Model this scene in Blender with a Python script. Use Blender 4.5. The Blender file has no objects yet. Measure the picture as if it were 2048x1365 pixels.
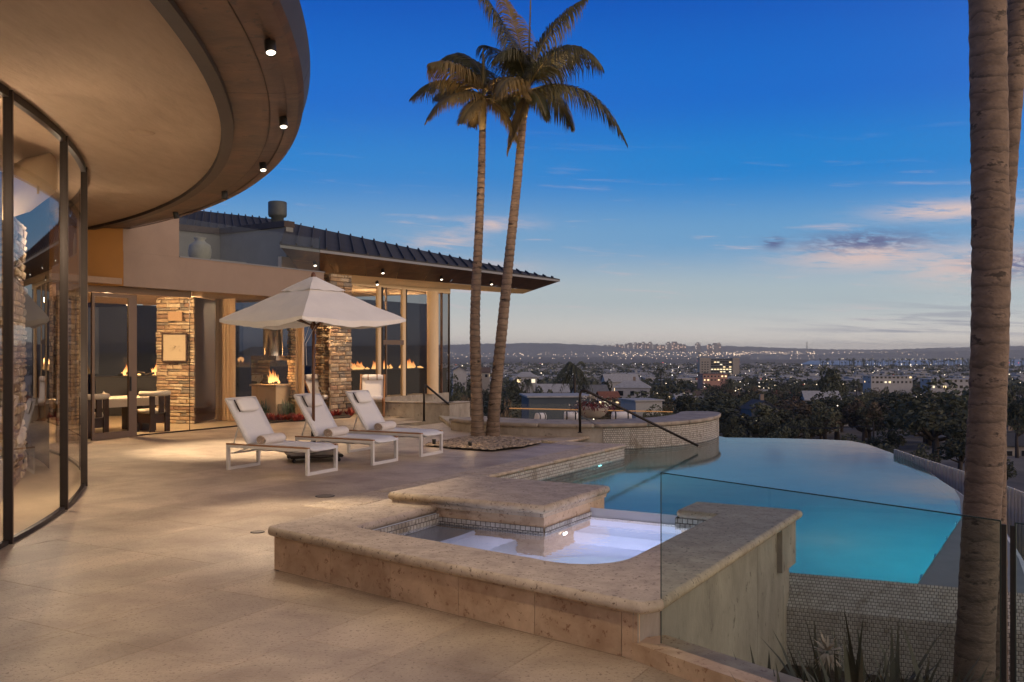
import bpy, bmesh, math, random
import numpy as np
from mathutils import Vector, Matrix

random.seed(7)
scene = bpy.context.scene
C = scene.collection
PI = math.pi

def lin(c):
    """sRGB 0-255 triple -> linear"""
    o = []
    for v in c[:3]:
        v = v/255.0
        o.append(v/12.92 if v <= 0.04045 else ((v+0.055)/1.055)**2.4)
    return tuple(o)

# ------------------------------------------------------------------ camera
F_PX, HOR, CX, EYE = 1900.0, 700.0, 1024.0, 1.8      # photograph pixels (2048 wide), eye height in metres
cam_d = bpy.data.cameras.new('camera'); cam = bpy.data.objects.new('camera', cam_d); C.objects.link(cam)
cam.location = (0, 0, EYE); cam.rotation_euler = (PI/2, 0, 0)
cam_d.sensor_width = 36; cam_d.lens = F_PX/2048*36
cam_d.shift_y = (HOR-682.5)/2048
cam_d.clip_start = 0.05; cam_d.clip_end = 60000
scene.camera = cam

# ------------------------------------------------------------------ world: dusk sky
world = bpy.data.worlds.new('World'); scene.world = world; world.use_nodes = True
wn, wl = world.node_tree.nodes, world.node_tree.links
bgn = wn['Background']
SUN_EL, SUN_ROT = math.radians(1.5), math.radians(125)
def wnode(t, **k):
    n = wn.new(t)
    for a, b in k.items(): setattr(n, a, b)
    return n
def wmath(op, a, b=None, clamp=False):
    n = wnode('ShaderNodeMath', operation=op, use_clamp=clamp)
    if op == 'MULTIPLY_ADD': n.inputs[2].default_value = 0.5
    for i, v in enumerate((a, b)):
        if v is None: continue
        if isinstance(v, (int, float)): n.inputs[i].default_value = v
        else: wl.new(v, n.inputs[i])
    return n.outputs[0]
def wmix(fac, a, b, blend='MIX'):
    n = wnode('ShaderNodeMix', data_type='RGBA', blend_type=blend)
    for sock, v in ((n.inputs[0], fac), (n.inputs[6], a), (n.inputs[7], b)):
        if isinstance(v, (int, float)): sock.default_value = v
        elif isinstance(v, tuple): sock.default_value = (*v, 1)
        else: wl.new(v, sock)
    return n.outputs[2]
sky = wnode('ShaderNodeTexSky', sky_type='NISHITA', sun_disc=False)
sky.sun_elevation = SUN_EL; sky.sun_rotation = SUN_ROT; sky.ozone_density = 6; sky.dust_density = 0.4
tc = wnode('ShaderNodeTexCoord')
sep = wnode('ShaderNodeSeparateXYZ'); wl.new(tc.outputs['Generated'], sep.inputs[0])
dx, dy, dz = sep.outputs
elev = wmath('MULTIPLY', wmath('ARCSINE', dz), 180/PI)            # degrees
azim = wmath('MULTIPLY', wmath('ARCTAN2', dx, dy), 180/PI)        # degrees, 0 = straight ahead
def ramp(x, lo, hi, stops):
    m = wnode('ShaderNodeMapRange'); wl.new(x, m.inputs[0]); m.inputs[1].default_value = lo; m.inputs[2].default_value = hi
    r = wnode('ShaderNodeValToRGB'); wl.new(m.outputs[0], r.inputs[0]); r.color_ramp.interpolation = 'EASE'
    els = r.color_ramp.elements
    while len(els) < len(stops): els.new(0.5)
    for e, (p, c) in zip(els, stops):
        e.position = (p-lo)/(hi-lo); e.color = (*lin(c), 1)
    return r.outputs[0]
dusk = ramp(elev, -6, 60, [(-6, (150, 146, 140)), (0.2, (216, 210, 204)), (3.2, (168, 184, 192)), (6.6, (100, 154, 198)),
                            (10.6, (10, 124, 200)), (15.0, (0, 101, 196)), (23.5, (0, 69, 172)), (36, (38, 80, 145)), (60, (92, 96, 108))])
base = wmix(0.04, dusk, sky.outputs[0])
# warm afterglow low over the left half of the view, cooler to the right
glow = wmath('MULTIPLY', wmath('POWER', 2.718, wmath('MULTIPLY', wmath('POWER', wmath('DIVIDE', wmath('ADD', azim, 6.0), 16.0), 2.0), -1.0)),
             wmath('POWER', 2.718, wmath('MULTIPLY', wmath('ABSOLUTE', elev), -0.2)))
base = wmix(wmath('MULTIPLY', glow, 0.55, True), base, lin((196, 188, 178)))
# cirrus streaks
def streak(seed, sx, sy, lo, hi, det=5.0, rough=0.62):
    cmb = wnode('ShaderNodeCombineXYZ')
    wl.new(wmath('MULTIPLY', wmath('ADD', azim, wmath('MULTIPLY', elev, 0.5)), sx), cmb.inputs[0]); wl.new(wmath('MULTIPLY', wmath('ADD', elev, wmath('MULTIPLY', azim, 0.05)), sy), cmb.inputs[1]); cmb.inputs[2].default_value = seed
    t = wnode('ShaderNodeTexNoise'); t.inputs['Scale'].default_value = 1.0; t.inputs['Detail'].default_value = det; t.inputs['Roughness'].default_value = rough
    t.inputs['Distortion'].default_value = 0.35
    wl.new(cmb.outputs[0], t.inputs['Vector'])
    m = wnode('ShaderNodeMapRange', interpolation_type='SMOOTHSTEP'); wl.new(t.outputs['Fac'], m.inputs[0]); m.inputs[1].default_value = lo; m.inputs[2].default_value = hi
    return m.outputs[0]
def blob(a0, e0, sa, se):
    a = wmath('POWER', wmath('DIVIDE', wmath('SUBTRACT', azim, a0), sa), 2.0)
    e = wmath('POWER', wmath('DIVIDE', wmath('SUBTRACT', elev, e0), se), 2.0)
    return wmath('POWER', 2.718, wmath('MULTIPLY', wmath('ADD', a, e), -1.0))
band = wmath('MULTIPLY', wmath('POWER', 2.718, wmath('MULTIPLY', wmath('POWER', wmath('DIVIDE', wmath('SUBTRACT', elev, 5.2), 4.4), 2.0), -1.0)), 1.0)
c1 = wmath('MULTIPLY', streak(3.1, 0.16, 1.9, 0.56, 0.80), band)
cl = wmath('MULTIPLY', streak(11.7, 0.22, 1.0, 0.44, 0.66), wmath('MAXIMUM', wmath('MAXIMUM', blob(-4.0, 6.2, 2.2, 0.9), blob(-1.5, 7.5, 2.6, 0.4)), blob(-2.8, 4.8, 3.2, 0.7)))
cr = wmath('MULTIPLY', streak(5.3, 0.42, 3.2, 0.32, 0.55, 8.0, 0.68), wmath('MAXIMUM', wmath('MAXIMUM', blob(20.6, 5.3, 4.2, 0.75), blob(26.0, 4.6, 3.6, 1.0)), blob(25.0, 7.6, 3.6, 0.5)))
dk = wmath('MULTIPLY', streak(8.9, 0.9, 3.4, 0.36, 0.56, 8.0, 0.7), wmath('MAXIMUM', wmath('MAXIMUM', blob(20.4, 6.1, 3.2, 0.55), blob(15.4, 6.2, 0.6, 0.35)), blob(28.5, 4.6, 2.4, 0.7)))
lowbar = wmath('MULTIPLY', streak(21.0, 0.13, 2.6, 0.46, 0.64), blob(24, 1.3, 7.0, 1.1))
col = wmix(wmath('MULTIPLY', c1, 0.85), base, lin((205, 186, 190)))
col = wmix(wmath('MULTIPLY', cl, 0.8), col, lin((216, 190, 182)))
col = wmix(wmath('MULTIPLY', cr, 0.95), col, lin((214, 190, 184)))
col = wmix(wmath('MULTIPLY', dk, 0.95), col, lin((88, 98, 140)))
col = wmix(wmath('MULTIPLY', lowbar, 0.7), col, lin((120, 128, 152)))
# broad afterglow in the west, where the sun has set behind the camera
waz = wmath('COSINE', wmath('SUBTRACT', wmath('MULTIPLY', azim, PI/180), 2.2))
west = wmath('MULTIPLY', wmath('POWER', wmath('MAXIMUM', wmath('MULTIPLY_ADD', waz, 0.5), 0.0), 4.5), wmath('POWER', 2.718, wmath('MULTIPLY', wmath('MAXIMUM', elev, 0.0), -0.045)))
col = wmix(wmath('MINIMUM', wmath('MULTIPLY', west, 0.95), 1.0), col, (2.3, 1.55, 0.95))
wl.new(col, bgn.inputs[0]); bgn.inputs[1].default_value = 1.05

# the last light of the set sun: very weak and very soft
sd = bpy.data.lights.new('sun', 'SUN'); sd.energy = 0.85; sd.angle = math.radians(75); sd.color = (1.0, 0.82, 0.64)
so = bpy.data.objects.new('sun', sd); C.objects.link(so); so.rotation_euler = (math.radians(82), 0, -SUN_ROT+PI*1.0)
so.rotation_euler = Vector((math.sin(SUN_ROT)*-1, math.cos(SUN_ROT)*-1, -0.55)).to_track_quat('-Z', 'Y').to_euler()

vs = scene.view_settings
vs.view_transform = 'Standard'; vs.look = 'None'; vs.exposure = 0.0; vs.gamma = 1.0; vs.use_curve_mapping = False
scene.render.engine = 'CYCLES'
cy = scene.cycles
cy.use_denoising = True; cy.max_bounces = 10; cy.diffuse_bounces = 4; cy.glossy_bounces = 4; cy.transmission_bounces = 8
cy.transparent_max_bounces = 24; cy.sample_clamp_indirect = 4.0; cy.sample_clamp_direct = 30.0; cy.caustics_reflective = False; cy.caustics_refractive = True
cy.blur_glossy = 0.5

# ------------------------------------------------------------------ photo pixel -> place in the scene
def G(px, py, z=0.0):
    """ground-type unprojection: the point at height z seen at that pixel"""
    Y = F_PX*(EYE-z)/(py-HOR)
    return Vector(((px-CX)/F_PX*Y, Y, z))
def D(px, py, Y):
    """the point at depth Y*DS seen at that pixel"""
    Y = Y*DS
    return Vector(((px-CX)/F_PX*Y, Y, EYE-(py-HOR)*Y/F_PX))
DS = 1900.0/1547.0
def W(x, y, z=0.0): return Vector((x, y*DS, z))
# terrace frame: origin at the near spa corner, a runs left/back along the deck joints, b runs right/back towards the view
PU = Vector((-0.872, 0.4895, 0)).normalized(); QV = Vector((0.4895, 0.872, 0)).normalized(); O0 = Vector((0.726, 5.499, 0))
def T(p, q, z=0.0): return O0 + PU*p + QV*q + Vector((0, 0, z))

# ------------------------------------------------------------------ object helpers
def tag(o, label=None, cat=None, group=None, kind=None):
    if label: o['label'] = label
    if cat: o['category'] = cat
    if group: o['group'] = group
    if kind: o['kind'] = kind
    return o
def empty(name, loc=(0, 0, 0), rz=0.0, label=None, cat=None, group=None):
    o = bpy.data.objects.new(name, None); C.objects.link(o); o.location = loc; o.rotation_euler = (0, 0, rz)
    o.empty_display_size = 0.1
    return tag(o, label, cat, group)
def link(name, me, parent=None, loc=(0, 0, 0), rot=(0, 0, 0)):
    o = bpy.data.objects.new(name, me); C.objects.link(o)
    o.location = loc; o.rotation_euler = rot
    if parent is not None: o.parent = parent
    return o
def wloc(o):
    v = Vector((0, 0, 0))
    while o is not None:
        v += Vector(o.location); o = o.parent
    return v
def copy_tree(o, parent=None):
    c = o.copy(); C.objects.link(c)
    c.parent = parent
    for ch in list(o.children): copy_tree(ch, c)
    return c

class MB:
    """collects faces of one mesh"""
    def __init__(s): s.v = []; s.f = []; s.sm = []; s.mi = []; s.cur = 0
    def add(s, vs, fs, smooth=False):
        n = len(s.v); s.v += [tuple(v) for v in vs]
        s.f += [tuple(i+n for i in f) for f in fs]; s.sm += [smooth]*len(fs); s.mi += [s.cur]*len(fs)
        return s
    def box(s, x0, x1, y0, y1, z0, z1, M=None):
        vs = [Vector(q) for q in ((x0,y0,z0),(x1,y0,z0),(x1,y1,z0),(x0,y1,z0),(x0,y0,z1),(x1,y0,z1),(x1,y1,z1),(x0,y1,z1))]
        if M is not None: vs = [M @ q for q in vs]
        return s.add(vs, [(0,3,2,1),(4,5,6,7),(0,1,5,4),(1,2,6,5),(2,3,7,6),(3,0,4,7)])
    def bar(s, a, b, w, h, up=(0, 0, 1)):
        """rectangular bar from a to b"""
        a, b = Vector(a), Vector(b); d = (b-a).normalized(); up = Vector(up)
        x = d.cross(up)
        if x.length < 1e-4: x = d.cross(Vector((0, 1, 0)))
        x.normalize(); y = x.cross(d).normalized()
        vs = []
        for c in (a, b):
            for sx, sy in ((-1,-1),(1,-1),(1,1),(-1,1)): vs.append(c + x*(sx*w/2) + y*(sy*h/2))
        return s.add(vs, [(0,3,2,1),(4,5,6,7),(0,1,5,4),(1,2,6,5),(2,3,7,6),(3,0,4,7)])
    def tube(s, pts, r, n=8, cap=True, smooth=True):
        pts = [Vector(p) for p in pts]; m = len(pts)
        rs = r if isinstance(r, (list, tuple)) else [r]*m
        t0 = (pts[1]-pts[0]).normalized()
        x = t0.cross(Vector((0, 0, 1)))
        if x.length < 1e-3: x = t0.cross(Vector((1, 0, 0)))
        x.normalize(); vs = []
        for i in range(m):
            t = (pts[min(i+1, m-1)]-pts[max(i-1, 0)]).normalized()
            x = (x - t*x.dot(t)).normalized(); y = t.cross(x)
            for k in range(n):
                a = 2*PI*k/n; vs.append(pts[i] + (x*math.cos(a)+y*math.sin(a))*rs[i])
        fs = [(i*n+k, i*n+(k+1) % n, (i+1)*n+(k+1) % n, (i+1)*n+k) for i in range(m-1) for k in range(n)]
        s.add(vs, fs, smooth)
        if cap:
            b = len(s.v)-len(vs)
            s.f += [tuple(b+k for k in reversed(range(n))), tuple(b+(m-1)*n+k for k in range(n))]; s.sm += [False, False]; s.mi += [s.cur]*2
        return s
    def lathe(s, prof, n=24, c=(0, 0, 0), smooth=True, a0=0.0, a1=2*PI):
        full = abs(a1-a0-2*PI) < 1e-6; cols = n if full else n+1
        vs = [(c[0]+r*math.cos(a0+(a1-a0)*k/n), c[1]+r*math.sin(a0+(a1-a0)*k/n), c[2]+z) for r, z in prof for k in range(cols)]
        fs = []
        for i in range(len(prof)-1):
            for k in range(n):
                k2 = (k+1) % cols
                fs.append((i*cols+k, i*cols+k2, (i+1)*cols+k2, (i+1)*cols+k))
        return s.add(vs, fs, smooth)
    def prism(s, poly, z0, z1):
        """poly: list of (x,y) counter-clockwise"""
        n = len(poly)
        vs = [(x, y, z0) for x, y in poly]+[(x, y, z1) for x, y in poly]
        fs = [tuple(reversed(range(n))), tuple(range(n, 2*n))]+[(i, (i+1) % n, n+(i+1) % n, n+i) for i in range(n)]
        return s.add(vs, fs)
    def quad(s, a, b, c, d): return s.add([a, b, c, d], [(0, 1, 2, 3)])
    def mesh(s, name, mats, off=(0, 0, 0)):
        me = bpy.data.meshes.new(name)
        off = Vector(off)
        me.from_pydata([tuple(Vector(v)-off) for v in s.v] if off.length else s.v, [], s.f)
        for m in (mats if isinstance(mats, (list, tuple)) else [mats]): me.materials.append(m)
        me.polygons.foreach_set('use_smooth', s.sm); me.polygons.foreach_set('material_index', s.mi)
        me.update()
        return me
    def build(s, name, mats, parent=None, local=False):
        """vertices in world space unless local; the object is put under parent"""
        off = (0, 0, 0) if (parent is None or local) else wloc(parent)
        return link(name, s.mesh(name, mats, off), parent)
    def thing(s, name, mats, label, cat, group=None, kind=None):
        """a thing of one mesh with its origin at its base"""
        xs = np.array(s.v); c = Vector((float((xs[:,0].min()+xs[:,0].max())/2), float((xs[:,1].min()+xs[:,1].max())/2), float(xs[:,2].min())))
        return tag(link(name, s.mesh(name, mats, c), None, c), label, cat, group, kind)

def offset_poly(poly, d):
    """inward offset of a ccw polygon (list of Vector2-like)"""
    n = len(poly); out = []
    for i in range(n):
        p0, p1, p2 = (Vector(poly[i-1][:2]), Vector(poly[i][:2]), Vector(poly[(i+1) % n][:2]))
        a = (p1-p0).normalized(); b = (p2-p1).normalized()
        na = Vector((-a.y, a.x)); nb = Vector((-b.y, b.x))
        m = na+nb
        k = d/max(0.35, (1+na.dot(nb)))
        out.append(p1 + m*k)
    return out
def ccw(poly):
    a = sum(poly[i-1][0]*poly[i][1]-poly[i][0]*poly[i-1][1] for i in range(len(poly)))
    return list(poly) if a > 0 else list(reversed(poly))
def slab(mb, poly, z0, z1, nose=0.03, steps=3):
    """a slab with a bullnose all round its edge"""
    poly = ccw([Vector(p[:2]) for p in poly]); n = len(poly); h = z1-z0; rings = []
    for k in range(2*steps+1):
        a = -PI/2 + PI*k/(2*steps)
        rings.append((nose*(1-math.cos(a)), z0+h/2+h/2*math.sin(a)))
    vs = []
    for d, z in rings:
        vs += [(p.x, p.y, z) for p in offset_poly(poly, d)]
    fs = [tuple(reversed(range(n)))]
    m = len(rings)
    side = [(r*n+i, r*n+(i+1) % n, (r+1)*n+(i+1) % n, (r+1)*n+i) for r in range(m-1) for i in range(n)]
    base = len(mb.v)
    mb.add(vs, side, True)
    mb.f += [tuple(base+i for i in fs[0]), tuple(base+(m-1)*n+i for i in range(n))]; mb.sm += [False, False]; mb.mi += [mb.cur]*2
    return mb
def clip(poly, pt, nrm):
    """keep the side of the line through pt that nrm points to"""
    out = []; n = len(poly)
    for i in range(n):
        a, b = Vector(poly[i][:2]), Vector(poly[(i+1) % n][:2])
        da, db = (a-pt).dot(nrm), (b-pt).dot(nrm)
        if da >= 0: out.append(a)
        if da*db < 0: out.append(a+(b-a)*(da/(da-db)))
    return out
def arc(cx, cy, r, a0, a1, n):
    return [Vector((cx+r*math.cos(a0+(a1-a0)*k/n), cy+r*math.sin(a0+(a1-a0)*k/n))) for k in range(n+1)]

# ------------------------------------------------------------------ materials
MATS = {}
def M_(name, color, rough=0.6, var=0.0, vscale=4.0, bump=0.0, bscale=30.0, metal=0.0, color2=None, emit=None, estr=0.0, alpha=None,
       vdist=1.0, trans=0.0, coat=0.0, stretch=None, det=6.0, obj=True, spots=None, rand=0.0, spec=None, sheen=0.0):
    m = bpy.data.materials.new(name); m.use_nodes = True
    n, l = m.node_tree.nodes, m.node_tree.links; b = n['Principled BSDF']
    b.inputs['Roughness'].default_value = rough; b.inputs['Metallic'].default_value = metal
    b.inputs['Base Color'].default_value = (*color, 1)
    if trans: b.inputs['Transmission Weight'].default_value = trans
    if coat: b.inputs['Coat Weight'].default_value = coat
    if spec is not None: b.inputs['Specular IOR Level'].default_value = spec
    if sheen: b.inputs['Sheen Weight'].default_value = sheen
    if emit: b.inputs['Emission Color'].default_value = (*emit, 1); b.inputs['Emission Strength'].default_value = estr
    need = var or bump or color2 or spots
    if need:
        t = n.new('ShaderNodeNewGeometry' if not obj else 'ShaderNodeTexCoord')
        vec = t.outputs['Position' if not obj else 'Object']
        if stretch:
            mp = n.new('ShaderNodeMapping'); mp.inputs['Scale'].default_value = stretch; l.new(vec, mp.inputs[0]); vec = mp.outputs[0]
    colout = None
    if var or color2:
        nz = n.new('ShaderNodeTexNoise'); nz.inputs['Scale'].default_value = vscale; nz.inputs['Detail'].default_value = det; nz.inputs['Distortion'].default_value = vdist*0.4
        nz.inputs['Roughness'].default_value = 0.6
        l.new(vec, nz.inputs['Vector'])
        mr = n.new('ShaderNodeMapRange'); mr.inputs[1].default_value = 0.3; mr.inputs[2].default_value = 0.7; l.new(nz.outputs['Fac'], mr.inputs[0])
        mx = n.new('ShaderNodeMix'); mx.data_type = 'RGBA'; l.new(mr.outputs[0], mx.inputs[0])
        lo = tuple(c*(1-var) for c in color); hi = color2 or tuple(min(1, c*(1+var)) for c in color)
        mx.inputs[6].default_value = (*lo, 1); mx.inputs[7].default_value = (*hi, 1)
        colout = mx.outputs[2]
    if spots:
        sc, thr, scol = spots
        vz = n.new('ShaderNodeTexNoise'); vz.inputs['Scale'].default_value = sc; vz.inputs['Detail'].default_value = 4; vz.inputs['Roughness'].default_value = 0.7
        l.new(vec, vz.inputs['Vector'])
        mr = n.new('ShaderNodeMapRange'); mr.inputs[1].default_value = thr; mr.inputs[2].default_value = thr+0.06; l.new(vz.outputs['Fac'], mr.inputs[0])
        mx = n.new('ShaderNodeMix'); mx.data_type = 'RGBA'; l.new(mr.outputs[0], mx.inputs[0])
        if colout is None: mx.inputs[6].default_value = (*color, 1)
        else: l.new(colout, mx.inputs[6])
        mx.inputs[7].default_value = (*scol, 1); colout = mx.outputs[2]
    if rand:
        oi = n.new('ShaderNodeObjectInfo'); mr = n.new('ShaderNodeMapRange'); mr.inputs[3].default_value = 1-rand; mr.inputs[4].default_value = 1+rand; l.new(oi.outputs['Random'], mr.inputs[0])
        vm = n.new('ShaderNodeVectorMath'); vm.operation = 'SCALE'; l.new(mr.outputs[0], vm.inputs['Scale'])
        if colout is None: vm.inputs[0].default_value = color
        else: l.new(colout, vm.inputs[0])
        colout = vm.outputs[0]
    if colout is not None: l.new(colout, b.inputs['Base Color'])
    if bump:
        bz = n.new('ShaderNodeTexNoise'); bz.inputs['Scale'].default_value = bscale; bz.inputs['Detail'].default_value = 5; l.new(vec, bz.inputs['Vector'])
        bp = n.new('ShaderNodeBump'); bp.inputs['Strength'].default_value = 1.0; bp.inputs['Distance'].default_value = bump; l.new(bz.outputs['Fac'], bp.inputs['Height']); l.new(bp.outputs[0], b.inputs['Normal'])
    MATS[name] = m
    return m
def glass_mat(name, tint=(0.86, 0.93, 0.9), ior=1.5, rough=0.0, refl=1.0):
    """architectural pane: see-through with Fresnel reflection, lets light pass"""
    m = bpy.data.materials.new(name); m.use_nodes = True
    n, l = m.node_tree.nodes, m.node_tree.links
    for x in list(n):
        if x.type != 'OUTPUT_MATERIAL': n.remove(x)
    out = [x for x in n if x.type == 'OUTPUT_MATERIAL'][0]
    tr = n.new('ShaderNodeBsdfTransparent'); tr.inputs[0].default_value = (*tint, 1)
    gl = n.new('ShaderNodeBsdfGlossy'); gl.inputs['Roughness'].default_value = rough
    fr = n.new('ShaderNodeFresnel'); fr.inputs[0].default_value = ior
    mu = n.new('ShaderNodeMath'); mu.operation = 'MULTIPLY'; mu.inputs[1].default_value = refl; mu.use_clamp = True; l.new(fr.outputs[0], mu.inputs[0])
    mx = n.new('ShaderNodeMixShader'); l.new(mu.outputs[0], mx.inputs[0]); l.new(tr.outputs[0], mx.inputs[1]); l.new(gl.outputs[0], mx.inputs[2])
    l.new(mx.outputs[0], out.inputs[0])
    MATS[name] = m
    return m
def emit_mat(name, color, strength):
    m = bpy.data.materials.new(name); m.use_nodes = True
    n, l = m.node_tree.nodes, m.node_tree.links
    e = n.new('ShaderNodeEmission'); e.inputs[0].default_value = (*color, 1); e.inputs[1].default_value = strength
    l.new(e.outputs[0], n['Material Output'].inputs[0])
    return m

WARM = (1.0, 0.66, 0.36); WARM2 = (1.0, 0.79, 0.56)
GAIN = {'spot_lamp': 1.3, 'pavilion_lamp': 1.6, 'ceiling_lamp': 3.0, 'wall_wash_lamp': 2.6, 'pier_wash_lamp': 4.0, 'fire_lamp': 3.0, 'uplight_lamp': 4.5, 'uplight_spill': 5.0, 'pool_lamp': 10.0, 'deep_pool_lamp': 0.45, 'spa_lamp': 120.0}
def lamp(kind, name, loc, power, color=WARM2, parent=None, target=None, size=0.05, cone=70, blend=0.6):
    d = bpy.data.lights.new(name, kind); d.energy = power*GAIN.get(name, 1.0); d.color = color
    if kind == 'SPOT': d.spot_size = math.radians(cone); d.spot_blend = blend; d.shadow_soft_size = size
    elif kind == 'POINT': d.shadow_soft_size = size
    elif kind == 'AREA': d.shape = 'DISK'; d.size = size
    o = bpy.data.objects.new(name, d); C.objects.link(o)
    if 'pool' in name or 'spa' in name: o.visible_transmission = False; o.visible_glossy = False      # only modelled lenses are seen; the fill lamps have none
    loc = Vector(loc)
    if target is not None: o.rotation_euler = (Vector(target)-loc).to_track_quat('-Z', 'Y').to_euler()
    if parent is not None: o.parent = parent; o.location = loc-wloc(parent)
    else: o.location = loc
    return o
# ------------------------------------------------------------------ terrace materials
trav = lin((205, 184, 158))
m_slab = M_('travertine_paver', lin((152, 132, 112)), 0.5, 0.12, 1.6, 0.005, 55, color2=lin((188, 170, 146)), spots=(40, 0.57, lin((122, 102, 86))), rand=0.12, obj=False, det=14)
m_cope = M_('travertine_coping', lin((176, 156, 134)), 0.7, 0.15, 7, 0.004, 38, color2=lin((200, 182, 158)), spots=(34, 0.58, lin((112, 96, 80))), obj=False, det=10)
m_clad = M_('travertine_cladding', lin((186, 152, 118)), 0.5, 0.2, 4, 0.002, 60, color2=lin((212, 184, 150)), spots=(22, 0.58, lin((150, 114, 84))), rand=0.08, obj=False)
m_stain = M_('weathered_travertine', lin((146, 136, 122)), 0.7, 0.14, 4, 0.004, 40, color2=lin((172, 162, 146)), spots=(11, 0.62, lin((104, 94, 82))), stretch=(1, 1, 0.55), obj=False, det=10)
m_grout = M_('sandy_joint', lin((150, 130, 108)), 0.9)
m_tile = M_('mosaic_tile', lin((170, 162, 148)), 0.35, 0.15, 14, rand=0.0, obj=False, color2=lin((204, 198, 186)), spots=(2.2, 0.56, lin((148, 138, 122))))
m_tgrout = M_('mosaic_grout', lin((98, 92, 86)), 0.9)
m_plast = M_('pool_plaster', lin((150, 148, 134)), 0.6, 0.08, 2, obj=False)
m_shelf = M_('grey_overflow_tile', lin((132, 132, 122)), 0.7, 0.1, 4, obj=False)
m_spaplast = M_('spa_plaster', lin((206, 210, 216)), 0.6, 0.05, 2, obj=False)
m_chrome = M_('brushed_steel', (0.62, 0.6, 0.57), 0.25, metal=1.0)
m_dark = M_('dark_bronze', lin((46, 40, 36)), 0.45, metal=0.6)
m_black = M_('black_metal', lin((22, 21, 21)), 0.5)
m_soil = M_('garden_soil', lin((58, 48, 40)), 0.95, 0.4, 6, 0.02, 20, obj=False)

def water_mat(name, tint, rough, bump_d, bscale):
    m = bpy.data.materials.new(name); m.use_nodes = True
    n, l = m.node_tree.nodes, m.node_tree.links
    for x in list(n):
        if x.type != 'OUTPUT_MATERIAL': n.remove(x)
    out = [x for x in n if x.type == 'OUTPUT_MATERIAL'][0]
    tr = n.new('ShaderNodeBsdfRefraction'); tr.inputs[0].default_value = (*tint, 1); tr.inputs['IOR'].default_value = 1.33; tr.inputs['Roughness'].default_value = rough
    gl = n.new('ShaderNodeBsdfGlossy'); gl.inputs['Roughness'].default_value = rough
    fr = n.new('ShaderNodeFresnel'); fr.inputs[0].default_value = 1.33
    geo = n.new('ShaderNodeNewGeometry')
    nz = n.new('ShaderNodeTexNoise'); nz.inputs['Scale'].default_value = bscale; nz.inputs['Detail'].default_value = 3; l.new(geo.outputs['Position'], nz.inputs['Vector'])
    bp = n.new('ShaderNodeBump'); bp.inputs['Distance'].default_value = bump_d; l.new(nz.outputs['Fac'], bp.inputs['Height'])
    l.new(bp.outputs[0], gl.inputs['Normal']); l.new(bp.outputs[0], tr.inputs['Normal'])
    mx = n.new('ShaderNodeMixShader'); l.new(fr.outputs[0], mx.inputs[0]); l.new(tr.outputs[0], mx.inputs[1]); l.new(gl.outputs[0], mx.inputs[2])
    l.new(mx.outputs[0], out.inputs[0])
    return m
m_pool = water_mat('pool_water', (0.84, 0.90, 0.86), 0.06, 0.0015, 1.6)
m_spaw = water_mat('spa_water', (0.92, 0.95, 1.0), 0.03, 0.006, 7.0)
m_pane = glass_mat('clear_pane', (0.90, 0.95, 0.94), 1.45, 0.0, 0.9)
m_rail = glass_mat('balustrade_glass', (0.70, 0.82, 0.80), 1.5, 0.0, 0.8)
m_gedge = M_('glass_edge', lin((34, 54, 52)), 0.3)
m_guard = glass_mat('thin_guard_glass', (0.9, 0.94, 0.93), 1.4, 0.0, 0.25)

ZW, ZB = -0.25, 0.27          # pool water level, curved bench top
PE = 4.90                    # pool edge line (p) along the deck
# ------------------------------------------------------------------ deck: slabs with recessed joints
LC = W(1.45, 19.70).xy; LR = 3.74       # sunken lounge: ellipse LR wide, LR*DS deep
def el(r, a): return Vector((LC.x+r*math.cos(a), LC.y+r*DS*math.sin(a)))
def earc(r, a0, a1, n): return [el(r, a0+(a1-a0)*k/n) for k in range(n+1)]
gl0 = Vector((0.863, 5.502)); gdir = Vector((0.604, -0.797)).normalized(); gn = Vector((gdir.y, -gdir.x))   # balustrade line; gn points to the deck side
if gn.dot(Vector((-1, -1))) < 0: gn = -gn
def rect_minus(r, e):
    """rectangles of r (p0,p1,q0,q1) outside e"""
    p0, p1, q0, q1 = r; a0, a1, b0, b1 = e
    if p1 <= a0 or p0 >= a1 or q1 <= b0 or q0 >= b1: return [r]
    out = []
    if p0 < a0: out.append((p0, a0, q0, q1))
    if p1 > a1: out.append((a1, p1, q0, q1))
    m0, m1 = max(p0, a0), min(p1, a1)
    if q0 < b0: out.append((m0, m1, q0, b0))
    if q1 > b1: out.append((m0, m1, b1, q1))
    return [x for x in out if x[1]-x[0] > 0.02 and x[3]-x[2] > 0.02]
excl = [(-20, 5.42, 3.20, 60), (-20, 6.70, 11.10, 60)]
FS = 0.1963                                # the spa front is skewed to the deck joints
def front(a): return a*FS
deck = tag(empty('deck'), kind='structure')
bed_mb = MB(); far_mb = MB(); cells = []
CWID, CLEN = 0.69, 1.22
fn = (T(0, 0)-T(3.443, 0.676)).normalized(); fnn = Vector((fn.y, -fn.x)); fnn = fnn if fnn.y < 0 else -fnn
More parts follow.
